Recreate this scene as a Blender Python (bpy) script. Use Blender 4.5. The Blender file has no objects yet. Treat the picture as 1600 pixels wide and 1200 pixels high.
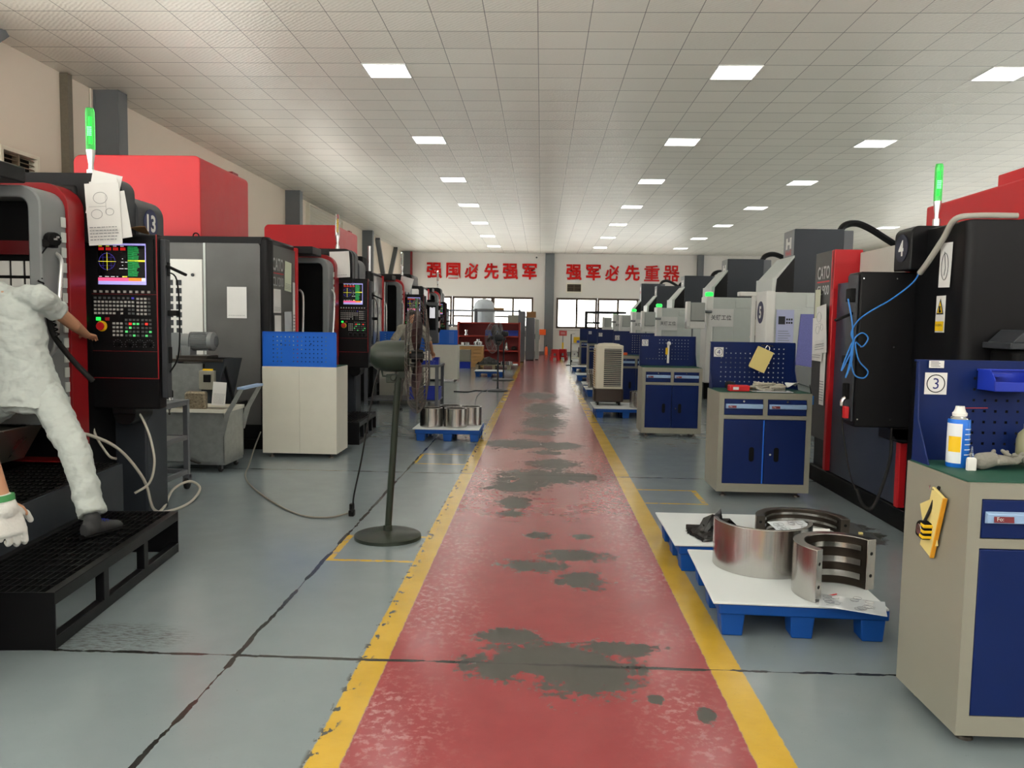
import bpy, math, random
from mathutils import Vector, Matrix, Euler
R_ = math.radians
random.seed(7)
scene = bpy.context.scene
COL = scene.collection

# ---------------------------------------------------------------- camera
cam_data = bpy.data.cameras.new('camera')
cam = bpy.data.objects.new('camera', cam_data)
COL.objects.link(cam)
cam_data.sensor_width = 36.0
cam_data.lens = 1250.0 / 1600.0 * 36.0
cam_data.clip_end = 300
# columns: camera right, camera up, camera backward (world space)
cam.matrix_world = Matrix(((0.999, -0.019, 0.0354, 0.0),
                           (0.0358, 0.0749, -0.9965, 0.0),
                           (0.0164, 0.9970, 0.0755, 1.53),
                           (0, 0, 0, 1)))
_m = cam.matrix_world.to_3x3()
_q = _m.to_quaternion().normalized()
cam.matrix_world = Matrix.Translation((0, 0, 1.53)) @ _q.to_matrix().to_4x4()
scene.camera = cam

# ---------------------------------------------------------------- world, light, exposure
world = bpy.data.worlds.new('sky')
scene.world = world
world.use_nodes = True
_wn = world.node_tree
_bg = _wn.nodes['Background']
_bg.inputs[0].default_value = (1.0, 0.975, 0.925, 1)
# overcast sky above, brighter fill added below the horizon to light the ceiling
_tc = _wn.nodes.new('ShaderNodeTexCoord'); _sx = _wn.nodes.new('ShaderNodeSeparateXYZ'); _mr = _wn.nodes.new('ShaderNodeMapRange')
_wn.links.new(_tc.outputs['Generated'], _sx.inputs[0]); _wn.links.new(_sx.outputs[2], _mr.inputs[0])
SKY, LOWER_FILL = 4.0, 17.0
_mr.inputs[1].default_value = -0.10; _mr.inputs[2].default_value = 0.06; _mr.inputs[3].default_value = LOWER_FILL; _mr.inputs[4].default_value = SKY
_wn.links.new(_mr.outputs[0], _bg.inputs[1])
LAMP_STRENGTH = 10.0
scene.view_settings.view_transform = 'Standard'
scene.view_settings.look = 'None'
scene.view_settings.gamma = 1
scene.view_settings.use_curve_mapping = False
scene.view_settings.exposure = -0.35

# ---------------------------------------------------------------- helpers
def lin(c):
    out = []
    for v in c[:3]:
        v = v / 255.0
        out.append(v / 12.92 if v <= 0.04045 else ((v + 0.055) / 1.055) ** 2.4)
    return out

MATS = {}
def mat(name, col, rough=0.5, metal=0.0, vary=0.06, scale=6.0, bump=0.0, bscale=60.0, emit=0.0,
        trans=0.0, ior=1.45, coat=0.0, stretch=None, alpha=1.0, spec=0.5):
    """procedural principled material: noise drives small colour / roughness changes"""
    if name in MATS: return MATS[name]
    m = bpy.data.materials.new(name); m.use_nodes = True
    nt = m.node_tree; b = nt.nodes['Principled BSDF']
    c = lin(col)
    tc = nt.nodes.new('ShaderNodeTexCoord')
    no = nt.nodes.new('ShaderNodeTexNoise'); no.inputs['Scale'].default_value = scale; no.inputs['Detail'].default_value = 4
    src = tc.outputs['Object']
    if stretch:
        mp = nt.nodes.new('ShaderNodeMapping'); mp.inputs['Scale'].default_value = stretch
        nt.links.new(src, mp.inputs[0]); src = mp.outputs[0]
    nt.links.new(src, no.inputs['Vector'])
    mx = nt.nodes.new('ShaderNodeMix'); mx.data_type = 'RGBA'
    mx.inputs[6].default_value = (*[max(0, v * (1 - vary)) for v in c], 1)
    mx.inputs[7].default_value = (*[min(1, v * (1 + vary)) for v in c], 1)
    nt.links.new(no.outputs['Fac'], mx.inputs[0])
    nt.links.new(mx.outputs[2], b.inputs['Base Color'])
    mr = nt.nodes.new('ShaderNodeMapRange')
    mr.inputs[3].default_value = max(0.02, rough - 0.08); mr.inputs[4].default_value = min(1, rough + 0.08)
    nt.links.new(no.outputs['Fac'], mr.inputs[0]); nt.links.new(mr.outputs[0], b.inputs['Roughness'])
    b.inputs['Metallic'].default_value = metal
    b.inputs['IOR'].default_value = ior
    b.inputs['Specular IOR Level'].default_value = spec
    if coat: b.inputs['Coat Weight'].default_value = coat; b.inputs['Coat Roughness'].default_value = 0.1
    if trans: b.inputs['Transmission Weight'].default_value = trans
    if alpha < 1: b.inputs['Alpha'].default_value = alpha
    if emit:
        b.inputs['Emission Color'].default_value = (*c, 1); b.inputs['Emission Strength'].default_value = emit
    if bump:
        n2 = nt.nodes.new('ShaderNodeTexNoise'); n2.inputs['Scale'].default_value = bscale; n2.inputs['Detail'].default_value = 3
        nt.links.new(src, n2.inputs['Vector'])
        bp = nt.nodes.new('ShaderNodeBump'); bp.inputs['Strength'].default_value = bump; bp.inputs['Distance'].default_value = 0.01
        nt.links.new(n2.outputs['Fac'], bp.inputs['Height']); nt.links.new(bp.outputs[0], b.inputs['Normal'])
    MATS[name] = m
    return m

_text_cache = {}
def text_geo(body, bold=0.0):
    k = (body, bold)
    if k not in _text_cache:
        c = bpy.data.curves.new('lettering', 'FONT'); c.body = body; c.offset = bold; c.resolution_u = 3
        c.align_x = 'CENTER'; c.align_y = 'CENTER'
        o = bpy.data.objects.new('lettering', c); COL.objects.link(o)
        dg = bpy.context.evaluated_depsgraph_get()
        me = bpy.data.meshes.new_from_object(o.evaluated_get(dg))
        v = [tuple(p.co) for p in me.vertices]; f = [tuple(p.vertices) for p in me.polygons]
        bpy.data.objects.remove(o); bpy.data.curves.remove(c); bpy.data.meshes.remove(me)
        xs = [p[0] for p in v]; ys = [p[1] for p in v]
        cx = (min(xs) + max(xs)) / 2; cy = (min(ys) + max(ys)) / 2
        v = [(p[0] - cx, p[1] - cy, 0) for p in v]
        _text_cache[k] = (v, f, max(xs) - min(xs), max(ys) - min(ys))
    return _text_cache[k]

FRONT = Matrix.Rotation(R_(90), 4, 'X')                      # flat thing in XY -> upright, facing -Y
FACE_PX = Matrix.Rotation(R_(90), 4, 'Z') @ FRONT            # upright, facing +X
FACE_NX = Matrix.Rotation(R_(-90), 4, 'Z') @ FRONT           # upright, facing -X
FACE_PY = Matrix.Rotation(R_(180), 4, 'Z') @ FRONT           # upright, facing +Y

class MB:
    def __init__(s, off=(0, 0, 0)):
        s.v = []; s.f = []; s.mi = []; s.T = Matrix.Identity(4); s.off = Vector(off)
    def add(s, vs, fs, m=0):
        n = len(s.v)
        s.v += [tuple((s.T @ Vector(p)) - s.off) for p in vs]
        s.f += [tuple(i + n for i in f) for f in fs]; s.mi += [m] * len(fs)
        return s
    def box(s, x0, x1, y0, y1, z0, z1, m=0):
        v = [(x0,y0,z0),(x1,y0,z0),(x1,y1,z0),(x0,y1,z0),(x0,y0,z1),(x1,y0,z1),(x1,y1,z1),(x0,y1,z1)]
        return s.add(v, [(0,3,2,1),(4,5,6,7),(0,1,5,4),(1,2,6,5),(2,3,7,6),(3,0,4,7)], m)
    def rbox(s, c, size, rot=None, m=0):
        o = s.T; s.T = s.T @ Matrix.Translation(c) @ (rot if rot is not None else Matrix.Identity(4))
        a, b, d = size[0]/2, size[1]/2, size[2]/2
        s.box(-a, a, -b, b, -d, d, m); s.T = o
        return s
    def prism(s, poly, lo, hi, axis='Y', m=0):
        """extrude a 2D outline; axis Y: poly in (x,z); axis Z: (x,y); axis X: (y,z)"""
        f = {'Y': lambda p, t: (p[0], t, p[1]), 'Z': lambda p, t: (p[0], p[1], t), 'X': lambda p, t: (t, p[0], p[1])}[axis]
        n = len(poly)
        v = [f(p, lo) for p in poly] + [f(p, hi) for p in poly]
        fs = [tuple(range(n)), tuple(range(2*n-1, n-1, -1))] + [(i, n+i, n+(i+1) % n, (i+1) % n) for i in range(n)]
        return s.add(v, fs, m)
    def ring(s, outer, inner, lo, hi, axis='Y', m=0):
        f = {'Y': lambda p, t: (p[0], t, p[1]), 'Z': lambda p, t: (p[0], p[1], t), 'X': lambda p, t: (t, p[0], p[1])}[axis]
        n = len(outer)
        v = [f(p, lo) for p in outer] + [f(p, hi) for p in outer] + [f(p, lo) for p in inner] + [f(p, hi) for p in inner]
        fs = []
        for i in range(n):
            j = (i+1) % n
            fs += [(i, n+i, n+j, j), (2*n+i, 2*n+j, 3*n+j, 3*n+i), (i, j, 2*n+j, 2*n+i), (n+i, 3*n+i, 3*n+j, n+j)]
        return s.add(v, fs, m)
    def cyl(s, p0, p1, r0, r1=None, n=16, m=0, cap=True):
        r1 = r0 if r1 is None else r1
        p0 = Vector(p0); p1 = Vector(p1); d = (p1 - p0)
        q = d.to_track_quat('Z', 'Y')
        v = []
        for p, r in ((p0, r0), (p1, r1)):
            for i in range(n):
                a = 2*math.pi*i/n
                v.append(tuple(p + q @ Vector((r*math.cos(a), r*math.sin(a), 0))))
        fs = [(i, (i+1) % n, n+(i+1) % n, n+i) for i in range(n)]
        if cap: fs += [tuple(range(n-1, -1, -1)), tuple(range(n, 2*n))]
        return s.add(v, fs, m)
    def tube(s, pts, r, n=8, m=0, smooth=0, closed=False):
        P = [Vector(p) for p in pts]
        if smooth:
            Q = []
            k = len(P)
            for i in range(k if closed else k-1):
                a = P[(i-1) % k] if (closed or i > 0) else P[0]; b = P[i]; c = P[(i+1) % k]
                d = P[(i+2) % k] if (closed or i+2 < k) else P[-1]
                for j in range(smooth):
                    t = j/smooth
                    Q.append(0.5*((2*b) + (c-a)*t + (2*a-5*b+4*c-d)*t*t + (3*b-a-3*c+d)*t**3))
            if not closed: Q.append(P[-1])
            P = Q
        k = len(P); v = []; up = None
        for i, p in enumerate(P):
            d = (P[(i+1) % k] - P[i-1]) if closed else (P[min(i+1, k-1)] - P[max(i-1, 0)])
            if d.length < 1e-9: d = Vector((0, 0, 1))
            d.normalize()
            if up is None:
                up = Vector((0, 0, 1)) if abs(d.z) < 0.9 else Vector((1, 0, 0))
            x = up.cross(d)
            if x.length < 1e-6: x = Vector((1, 0, 0)).cross(d)
            x.normalize(); y = d.cross(x); up = y
            rr = r[i] if isinstance(r, (list, tuple)) else r
            for j in range(n):
                a = 2*math.pi*j/n
                v.append(tuple(p + x*rr*math.cos(a) + y*rr*math.sin(a)))
        fs = []
        for i in range(k if closed else k-1):
            b = ((i+1) % k)*n
            fs += [(i*n+j, i*n+(j+1) % n, b+(j+1) % n, b+j) for j in range(n)]
        if not closed: fs += [tuple(range(n-1, -1, -1)), tuple(range((k-1)*n, k*n))]
        return s.add(v, fs, m)
    def lathe(s, prof, c=(0, 0, 0), n=24, m=0, axis=None, a0=0.0, a1=360.0):
        """prof: list of (r, z); full or partial turn"""
        full = abs(a1-a0-360) < 1e-6
        k = n if full else n+1
        o = s.T; s.T = s.T @ Matrix.Translation(c) @ (axis if axis is not None else Matrix.Identity(4))
        v = []
        for i in range(k):
            a = R_(a0 + (a1-a0)*i/n)
            v += [(r*math.cos(a), r*math.sin(a), z) for r, z in prof]
        L = len(prof); fs = []
        for i in range(n):
            j = (i+1) % k
            fs += [(i*L+q, j*L+q, j*L+q+1, i*L+q+1) for q in range(L-1)]
        s.add(v, fs, m); s.T = o
        return s
    def arc_block(s, ro, ri, z0, z1, a0, a1, n=32, m=0, c=(0, 0, 0)):
        """solid part-ring"""
        v = []; fs = []
        for i in range(n+1):
            a = R_(a0 + (a1-a0)*i/n); ca, sa = math.cos(a), math.sin(a)
            v += [(c[0]+ro*ca, c[1]+ro*sa, z0), (c[0]+ro*ca, c[1]+ro*sa, z1), (c[0]+ri*ca, c[1]+ri*sa, z1), (c[0]+ri*ca, c[1]+ri*sa, z0)]
        for i in range(n):
            a, b = i*4, i*4+4
            fs += [(a, b, b+1, a+1), (a+1, b+1, b+2, a+2), (a+2, b+2, b+3, a+3), (a+3, b+3, b, a)]
        fs += [(0, 1, 2, 3), (n*4+3, n*4+2, n*4+1, n*4)]
        return s.add(v, fs, m)
    def ball(s, c, r, n=16, m=0, rot=None):
        if not isinstance(r, (tuple, list)): r = (r, r, r)
        o = s.T; s.T = s.T @ Matrix.Translation(c) @ (rot if rot is not None else Matrix.Identity(4)) @ Matrix.Diagonal((*r, 1))
        h = max(4, n//2); v = [(0, 0, 1)]
        for i in range(1, h):
            t = math.pi*i/h
            v += [(math.sin(t)*math.cos(2*math.pi*j/n), math.sin(t)*math.sin(2*math.pi*j/n), math.cos(t)) for j in range(n)]
        v.append((0, 0, -1)); e = len(v)-1
        fs = [(0, 1+j, 1+(j+1) % n) for j in range(n)]
        for i in range(h-2):
            a = 1+i*n; b = a+n
            fs += [(a+j, b+j, b+(j+1) % n, a+(j+1) % n) for j in range(n)]
        a = 1+(h-2)*n
        fs += [(a+(j+1) % n, a+j, e) for j in range(n)]
        s.add(v, fs, m); s.T = o
        return s
    def loft(s, rings, m=0, n=20):
        """rings: (centre, half-width vector, half-depth vector)"""
        v = []
        for c, a, b in rings:
            c, a, b = Vector(c), Vector(a), Vector(b)
            v += [tuple(c + a*math.cos(2*math.pi*j/n) + b*math.sin(2*math.pi*j/n)) for j in range(n)]
        k = len(rings)
        fs = [(i*n+j, i*n+(j+1) % n, (i+1)*n+(j+1) % n, (i+1)*n+j) for i in range(k-1) for j in range(n)]
        fs += [tuple(range(n-1, -1, -1)), tuple(range((k-1)*n, k*n))]
        return s.add(v, fs, m)
    def capsule(s, p0, p1, r0, r1=None, n=14, m=0):
        r1 = r0 if r1 is None else r1
        s.cyl(p0, p1, r0, r1, n, m); s.ball(p0, r0, n, m); s.ball(p1, r1, n, m)
        return s
    def text(s, body, loc, h, face=FRONT, m=0, bold=0.0, w=None):
        v, f, tw, th = text_geo(body, bold)
        o = s.T
        sx = (w/tw) if w else h/th
        s.T = s.T @ Matrix.Translation(loc) @ face @ Matrix.Diagonal((sx, h/th, 1, 1))
        s.add(v, f, m); s.T = o
        return s
    def quad(s, loc, w, h, face=FRONT, m=0):
        o = s.T; s.T = s.T @ Matrix.Translation(loc) @ face
        s.add([(-w/2,-h/2,0),(w/2,-h/2,0),(w/2,h/2,0),(-w/2,h/2,0)], [(0,1,2,3)], m); s.T = o
        return s
    def sheet(s, loc, w, h, face=FRONT, m=0, t=0.0008, curl=0.0, rot=0.0, nx=6, ny=8, seed=0):
        """slightly curled sheet of paper with thickness, lying in its face plane"""
        rnd = random.Random(seed)
        ph = rnd.uniform(0, 6)
        o = s.T; s.T = s.T @ Matrix.Translation(loc) @ face @ Matrix.Rotation(R_(rot), 4, 'Z')
        v = []; fs = []
        for k in (0, 1):
            for j in range(ny+1):
                for i in range(nx+1):
                    x = i/nx-.5; y = j/ny-.5
                    z = curl*(math.sin(3*x+2.2*y+ph)+max(0, -y-.2)*2.0*max(0, x+.2)) + curl*1.2
                    v.append((x*w, y*h, z + t*k))
        N = (nx+1)*(ny+1)
        for j in range(ny):
            for i in range(nx):
                a = j*(nx+1)+i
                fs += [(a, a+nx+1, a+nx+2, a+1), (N+a, N+a+1, N+a+nx+2, N+a+nx+1)]
        edge = [i for i in range(nx+1)] + [(j+1)*(nx+1)-1 for j in range(1, ny+1)] + [ny*(nx+1)+i for i in range(nx-1, -1, -1)] + [j*(nx+1) for j in range(ny-1, 0, -1)]
        for a, b in zip(edge, edge[1:]+edge[:1]): fs.append((a, b, N+b, N+a))
        s.add(v, fs, m); s.T = o
        return s
    def build(s, name, mats, parent=None, bevel=0.0, smooth=35, seg=2, label=None, world=False):
        if parent is not None and world:
            L = parent.location
            s.v = [(a-L.x, b-L.y, c-L.z) for a, b, c in s.v]
        me = bpy.data.meshes.new(name); me.from_pydata(s.v, [], s.f)
        if not isinstance(mats, (list, tuple)): mats = [mats]
        for mm in mats: me.materials.append(mm)
        if len(mats) > 1: me.polygons.foreach_set('material_index', s.mi)
        me.validate(); me.update()
        if smooth:
            me.polygons.foreach_set('use_smooth', [True]*len(me.polygons))
            me.set_sharp_from_angle(angle=R_(smooth))
        o = bpy.data.objects.new(name, me); COL.objects.link(o)
        if parent is not None: o.parent = parent
        if bevel:
            b = o.modifiers.new('bevel', 'BEVEL'); b.width = bevel; b.segments = seg; b.limit_method = 'ANGLE'; b.angle_limit = R_(40)
        if label: o['label'] = label
        return o

def tag(o, label, cat, group=None, kind=None):
    o['label'] = label; o['category'] = cat
    if group: o['group'] = group
    if kind: o['kind'] = kind
    return o
def thing(name, label, cat, loc=(0, 0, 0), rz=0.0, group=None):
    o = bpy.data.objects.new(name, None); COL.objects.link(o); o.empty_display_size = 0.1
    o.location = loc; o.rotation_euler = (0, 0, R_(rz))
    return tag(o, label, cat, group)
def solo(mb, name, mats, label, cat, loc, rz=0.0, group=None, **k):
    """thing that is one mesh; the mesh is in local coordinates"""
    o = mb.build(name, mats, **k); o.location = loc; o.rotation_euler = (0, 0, R_(rz))
    return tag(o, label, cat, group)
def struct(mb, name, mats, parent=None, **k):
    o = mb.build(name, mats, parent, **k)
    if parent is None: o['kind'] = 'structure'
    return o
def copy_tree(o, parent=None):
    c = o.copy(); COL.objects.link(c)
    if parent is not None: c.parent = parent; c.matrix_parent_inverse = o.matrix_parent_inverse.copy()
    for ch in list(o.children): copy_tree(ch, c)
    return c
def dup(o, label, loc, rz=None, cat=None):
    c = copy_tree(o); c.location = loc
    if rz is not None: c.rotation_euler = (0, 0, R_(rz))
    c['label'] = label
    return c
def rrect(x0, x1, z0, z1, r=(0, 0, 0, 0), n=6):
    """rounded outline; radii bottom-left, bottom-right, top-right, top-left"""
    out = []
    for (cx, cz, a, rr, sx, sz) in ((x0, z0, 180, r[0], 1, 1), (x1, z0, 270, r[1], -1, 1), (x1, z1, 0, r[2], -1, -1), (x0, z1, 90, r[3], 1, -1)):
        rr = max(rr, 1e-4)
        for i in range(n+1):
            t = R_(a + 90*i/n)
            out.append((cx+sx*rr+rr*math.cos(t), cz+sz*rr+rr*math.sin(t)))
    return out
def remeshed(mb, name, mats, parent, voxel, smooth_it=8, factor=0.5, label=None, disp=None):
    """weld overlapping closed volumes into one continuous skin"""
    me = bpy.data.meshes.new('raw'); me.from_pydata(mb.v, [], mb.f); me.update()
    o = bpy.data.objects.new('raw', me); COL.objects.link(o)
    r = o.modifiers.new('r', 'REMESH'); r.mode = 'VOXEL'; r.voxel_size = voxel
    sm = o.modifiers.new('s', 'SMOOTH'); sm.iterations = smooth_it; sm.factor = factor
    if disp:
        t = bpy.data.textures.new('folds', 'CLOUDS'); t.noise_scale = disp[1]; t.noise_depth = 3
        d = o.modifiers.new('d', 'DISPLACE'); d.texture = t; d.strength = disp[0]; d.mid_level = 0.5
    dg = bpy.context.evaluated_depsgraph_get()
    m2 = bpy.data.meshes.new_from_object(o.evaluated_get(dg))
    bpy.data.objects.remove(o); bpy.data.meshes.remove(me)
    m2.name = name; m2.materials.clear()
    for mm in (mats if isinstance(mats, (list, tuple)) else [mats]): m2.materials.append(mm)
    m2.polygons.foreach_set('use_smooth', [True]*len(m2.polygons))
    ob = bpy.data.objects.new(name, m2); COL.objects.link(ob)
    if parent is not None: ob.parent = parent
    if label: ob['label'] = label
    return ob
# ---------------------------------------------------------------- shared materials
M_BLACK = mat('black paint', (17, 17, 19), 0.38, spec=.22)
M_BLACKMATT = mat('black matt plastic', (12, 12, 13), 0.6, spec=.2)
M_DKGREY = mat('dark grey paint', (54, 57, 62), 0.4, spec=.35)
M_SLATE = mat('slate grey paint', (46, 51, 58), 0.42, spec=.35)
M_GREY = mat('grey paint', (120, 124, 126), 0.4)
M_MIDGREY = mat('steel grey paint', (96, 99, 104), 0.4)
M_SIDE = mat('worn grey machine paint', (92, 92, 91), 0.38, vary=0.35, scale=2.2)
M_LTGREY = mat('light grey paint', (196, 202, 198), 0.4)
M_WHITE = mat('white paint', (226, 226, 222), 0.4)
M_RED = mat('red machine paint', (186, 28, 36), 0.4)
M_DKRED = mat('dark red paint', (140, 22, 28), 0.35)
M_RUST = mat('red oxide paint', (150, 42, 30), 0.5)
M_BEIGE = mat('beige cabinet paint', (214, 212, 200), 0.38)
M_BEIGEGREY = mat('grey beige cabinet paint', (140, 138, 126), 0.45)
M_BLUE = mat('bright blue paint', (24, 98, 202), 0.45)
M_NAVY = mat('navy blue paint', (8, 31, 86), 0.42, spec=.3)
M_PALLET = mat('blue plastic', (14, 72, 150), 0.5, spec=.3)
M_BIN = mat('blue bin plastic', (28, 52, 170), 0.4)
M_STEEL = mat('machined steel', (190, 188, 184), 0.22, metal=1.0, vary=0.12, scale=5, stretch=(40, 40, 0.6))
M_CHROME = mat('bright metal', (205, 205, 205), 0.2, metal=1.0)
M_DKSTEEL = mat('dark steel', (92, 86, 80), 0.35, metal=0.9, vary=0.25)
M_GALV = mat('galvanised sheet', (168, 172, 170), 0.42, metal=0.75, vary=0.28, scale=18)
M_STAINLESS = mat('brushed stainless', (182, 178, 168), 0.3, metal=0.9, vary=0.1)
M_ALU = mat('aluminium', (208, 210, 210), 0.3, metal=0.85)
M_LBLUE = mat('pale blue handle', (150, 178, 214), 0.3)
M_GREENPAINT = mat('dark green paint', (34, 43, 34), 0.38, vary=0.15)
M_MAT = mat('green rubber mat', (28, 78, 62), 0.6)
M_PAPER = mat('paper', (222, 222, 220), 0.8, bump=0.05)
M_INK = mat('ink', (40, 42, 48), 0.7)
M_LINE = mat('pencil grey ink', (120, 124, 130), 0.7)
M_YELLOW = mat('yellow plastic', (232, 190, 20), 0.45)
M_YELLOWPAPER = mat('yellow paper', (222, 204, 132), 0.75)
M_ORANGE = mat('orange plastic', (226, 92, 26), 0.4)
M_REDPL = mat('red plastic', (196, 26, 32), 0.4)
M_CARD = mat('cardboard', (150, 112, 72), 0.8)
M_WOOD = mat('pale crate wood', (196, 152, 98), 0.65, vary=0.2, scale=3, stretch=(2, 2, 12))
M_CREAM = mat('cream plastic', (222, 216, 198), 0.45)
M_BOARD = mat('white foam board', (214, 220, 222), 0.55, vary=0.05, scale=3)
M_RUBBER = mat('rubber', (26, 26, 26), 0.7)
M_WHOSE = mat('pale hose', (186, 182, 170), 0.45)
M_BCABLE = mat('blue cable', (52, 128, 208), 0.4)
M_SKIN = mat('skin', (186, 138, 108), 0.5, vary=0.06, scale=12, bump=0.05)
M_HAIR = mat('black hair', (20, 18, 18), 0.5, bump=0.5, bscale=120)
M_UNIFORM = mat('pale grey uniform cloth', (180, 187, 184), 0.85, vary=0.05, bump=1.0, bscale=7, stretch=(1, 1, 2.6))
M_GREYCLOTH = mat('grey work cloth', (150, 147, 136), 0.85, vary=0.06, bump=0.8, bscale=7, stretch=(1, 1, 2.6))
M_DKCLOTH = mat('dark trousers cloth', (92, 88, 82), 0.85, bump=0.3, bscale=14)
M_GLOVE = mat('white cotton glove', (206, 206, 202), 0.9, bump=0.4, bscale=90)
M_GREENBAND = mat('green glove cuff', (70, 140, 84), 0.85)
M_SHOE = mat('dark grey shoe', (50, 52, 54), 0.6, vary=0.2)
M_SHOEBLUE = mat('blue laces', (44, 62, 190), 0.6)
M_GLASS = mat('clear plastic', (240, 246, 244), 0.08, trans=0.92, ior=1.3)
M_PLASTICBAG = mat('clear plastic sleeve', (214, 222, 228), 0.12, vary=0.1, coat=0.6)
M_BLACKBAG = mat('black plastic film', (16, 16, 17), 0.18, bump=0.8, bscale=16)
M_GREENGLOW = mat('lit green lamp', (40, 255, 90), 0.3, emit=1.3)
M_GREENCORE = mat('lit green led core', (150, 255, 170), 0.3, emit=9.0)
M_GREENDIM = mat('green led key', (90, 210, 120), 0.4, emit=0.7)
M_GREENTUBE = mat('green lens', (110, 235, 130), 0.12, trans=0.85, ior=1.2, emit=0.18)
M_REDLED = mat('red led', (255, 50, 40), 0.4, emit=1.5)
M_SCR_BLACK = mat('screen black', (10, 10, 14), 0.25)
M_SCR_LILAC = mat('screen lilac', (176, 170, 246), 0.3, emit=0.75)
M_SCR_GREEN = mat('screen green', (26, 132, 66), 0.3, emit=0.8)
M_SCR_YELLOW = mat('screen yellow', (240, 232, 60), 0.3, emit=0.9)
M_SCR_PINK = mat('screen pink', (246, 92, 140), 0.3, emit=0.9)
M_SCR_ORANGE = mat('screen orange', (238, 138, 52), 0.3, emit=0.8)
M_SCR_RED = mat('screen red', (214, 34, 30), 0.3, emit=0.8)
M_SCR_WHITE = mat('screen white', (226, 226, 230), 0.3, emit=0.8)
M_SCR_BLUE = mat('screen blue', (58, 50, 150), 0.3, emit=0.8)
M_KEY = mat('grey key', (176, 176, 172), 0.5)
M_KEYDK = mat('dark key', (84, 88, 90), 0.5)
M_SIGNRED = mat('red lettering', (188, 18, 14), 0.6, spec=.2)
M_CLEAR = mat('window glass', (250, 252, 250), 0.03, trans=1.0, ior=1.05, vary=0.0)
M_BLUEVINYL = mat('blue speckled vinyl', (112, 116, 182), 0.5, vary=0.25, scale=90)
M_BLUESHEET = mat('pale blue notice', (176, 182, 216), 0.6)
M_MUDPLASTIC = mat('smoky plastic cover', (196, 204, 212), 0.3)
M_SANDWALL = mat('trunking metal', (104, 98, 84), 0.6, vary=0.25, scale=30)
M_CANBLUE = mat('spray can blue', (24, 106, 206), 0.3, metal=0.2)
M_CANWHITE = mat('spray can white', (220, 226, 232), 0.3)
M_OLIVE = mat('pale olive bottle', (150, 148, 118), 0.4)
# ---------------------------------------------------------------- node maths helper
class NT:
    def __init__(s, nt): s.nt = nt
    def val(s, x):
        return x
    def op(s, o, a, b=None, c=None, clamp=False):
        n = s.nt.nodes.new('ShaderNodeMath'); n.operation = o; n.use_clamp = clamp
        for i, x in enumerate((a, b, c)):
            if x is None: continue
            if isinstance(x, (int, float)): n.inputs[i].default_value = x
            else: s.nt.links.new(x, n.inputs[i])
        return n.outputs[0]
    def noise(s, vec, scale, detail=4, rough=0.55, stretch=None):
        if stretch:
            m = s.nt.nodes.new('ShaderNodeMapping'); m.inputs['Scale'].default_value = stretch
            s.nt.links.new(vec, m.inputs[0]); vec = m.outputs[0]
        n = s.nt.nodes.new('ShaderNodeTexNoise'); n.inputs['Scale'].default_value = scale
        n.inputs['Detail'].default_value = detail; n.inputs['Roughness'].default_value = rough
        s.nt.links.new(vec, n.inputs['Vector']); return n.outputs['Fac']
    def step(s, x, edge, soft=0.01):
        """0 below edge, 1 above"""
        n = s.nt.nodes.new('ShaderNodeMapRange'); n.interpolation_type = 'SMOOTHSTEP'
        n.inputs[1].default_value = edge-soft; n.inputs[2].default_value = edge+soft
        s.nt.links.new(x, n.inputs[0]); return n.outputs[0]
    def between(s, x, lo, hi, soft=0.006):
        return s.op('MULTIPLY', s.step(x, lo, soft), s.op('SUBTRACT', 1.0, s.step(x, hi, soft)))
    def mix(s, f, a, b):
        n = s.nt.nodes.new('ShaderNodeMix'); n.data_type = 'RGBA'
        for sock, x in ((n.inputs[0], f), (n.inputs[6], a), (n.inputs[7], b)):
            if isinstance(x, (tuple, list)): sock.default_value = (*lin(x), 1)
            elif isinstance(x, (int, float)): sock.default_value = x
            else: s.nt.links.new(x, sock)
        return n.outputs[2]

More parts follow.
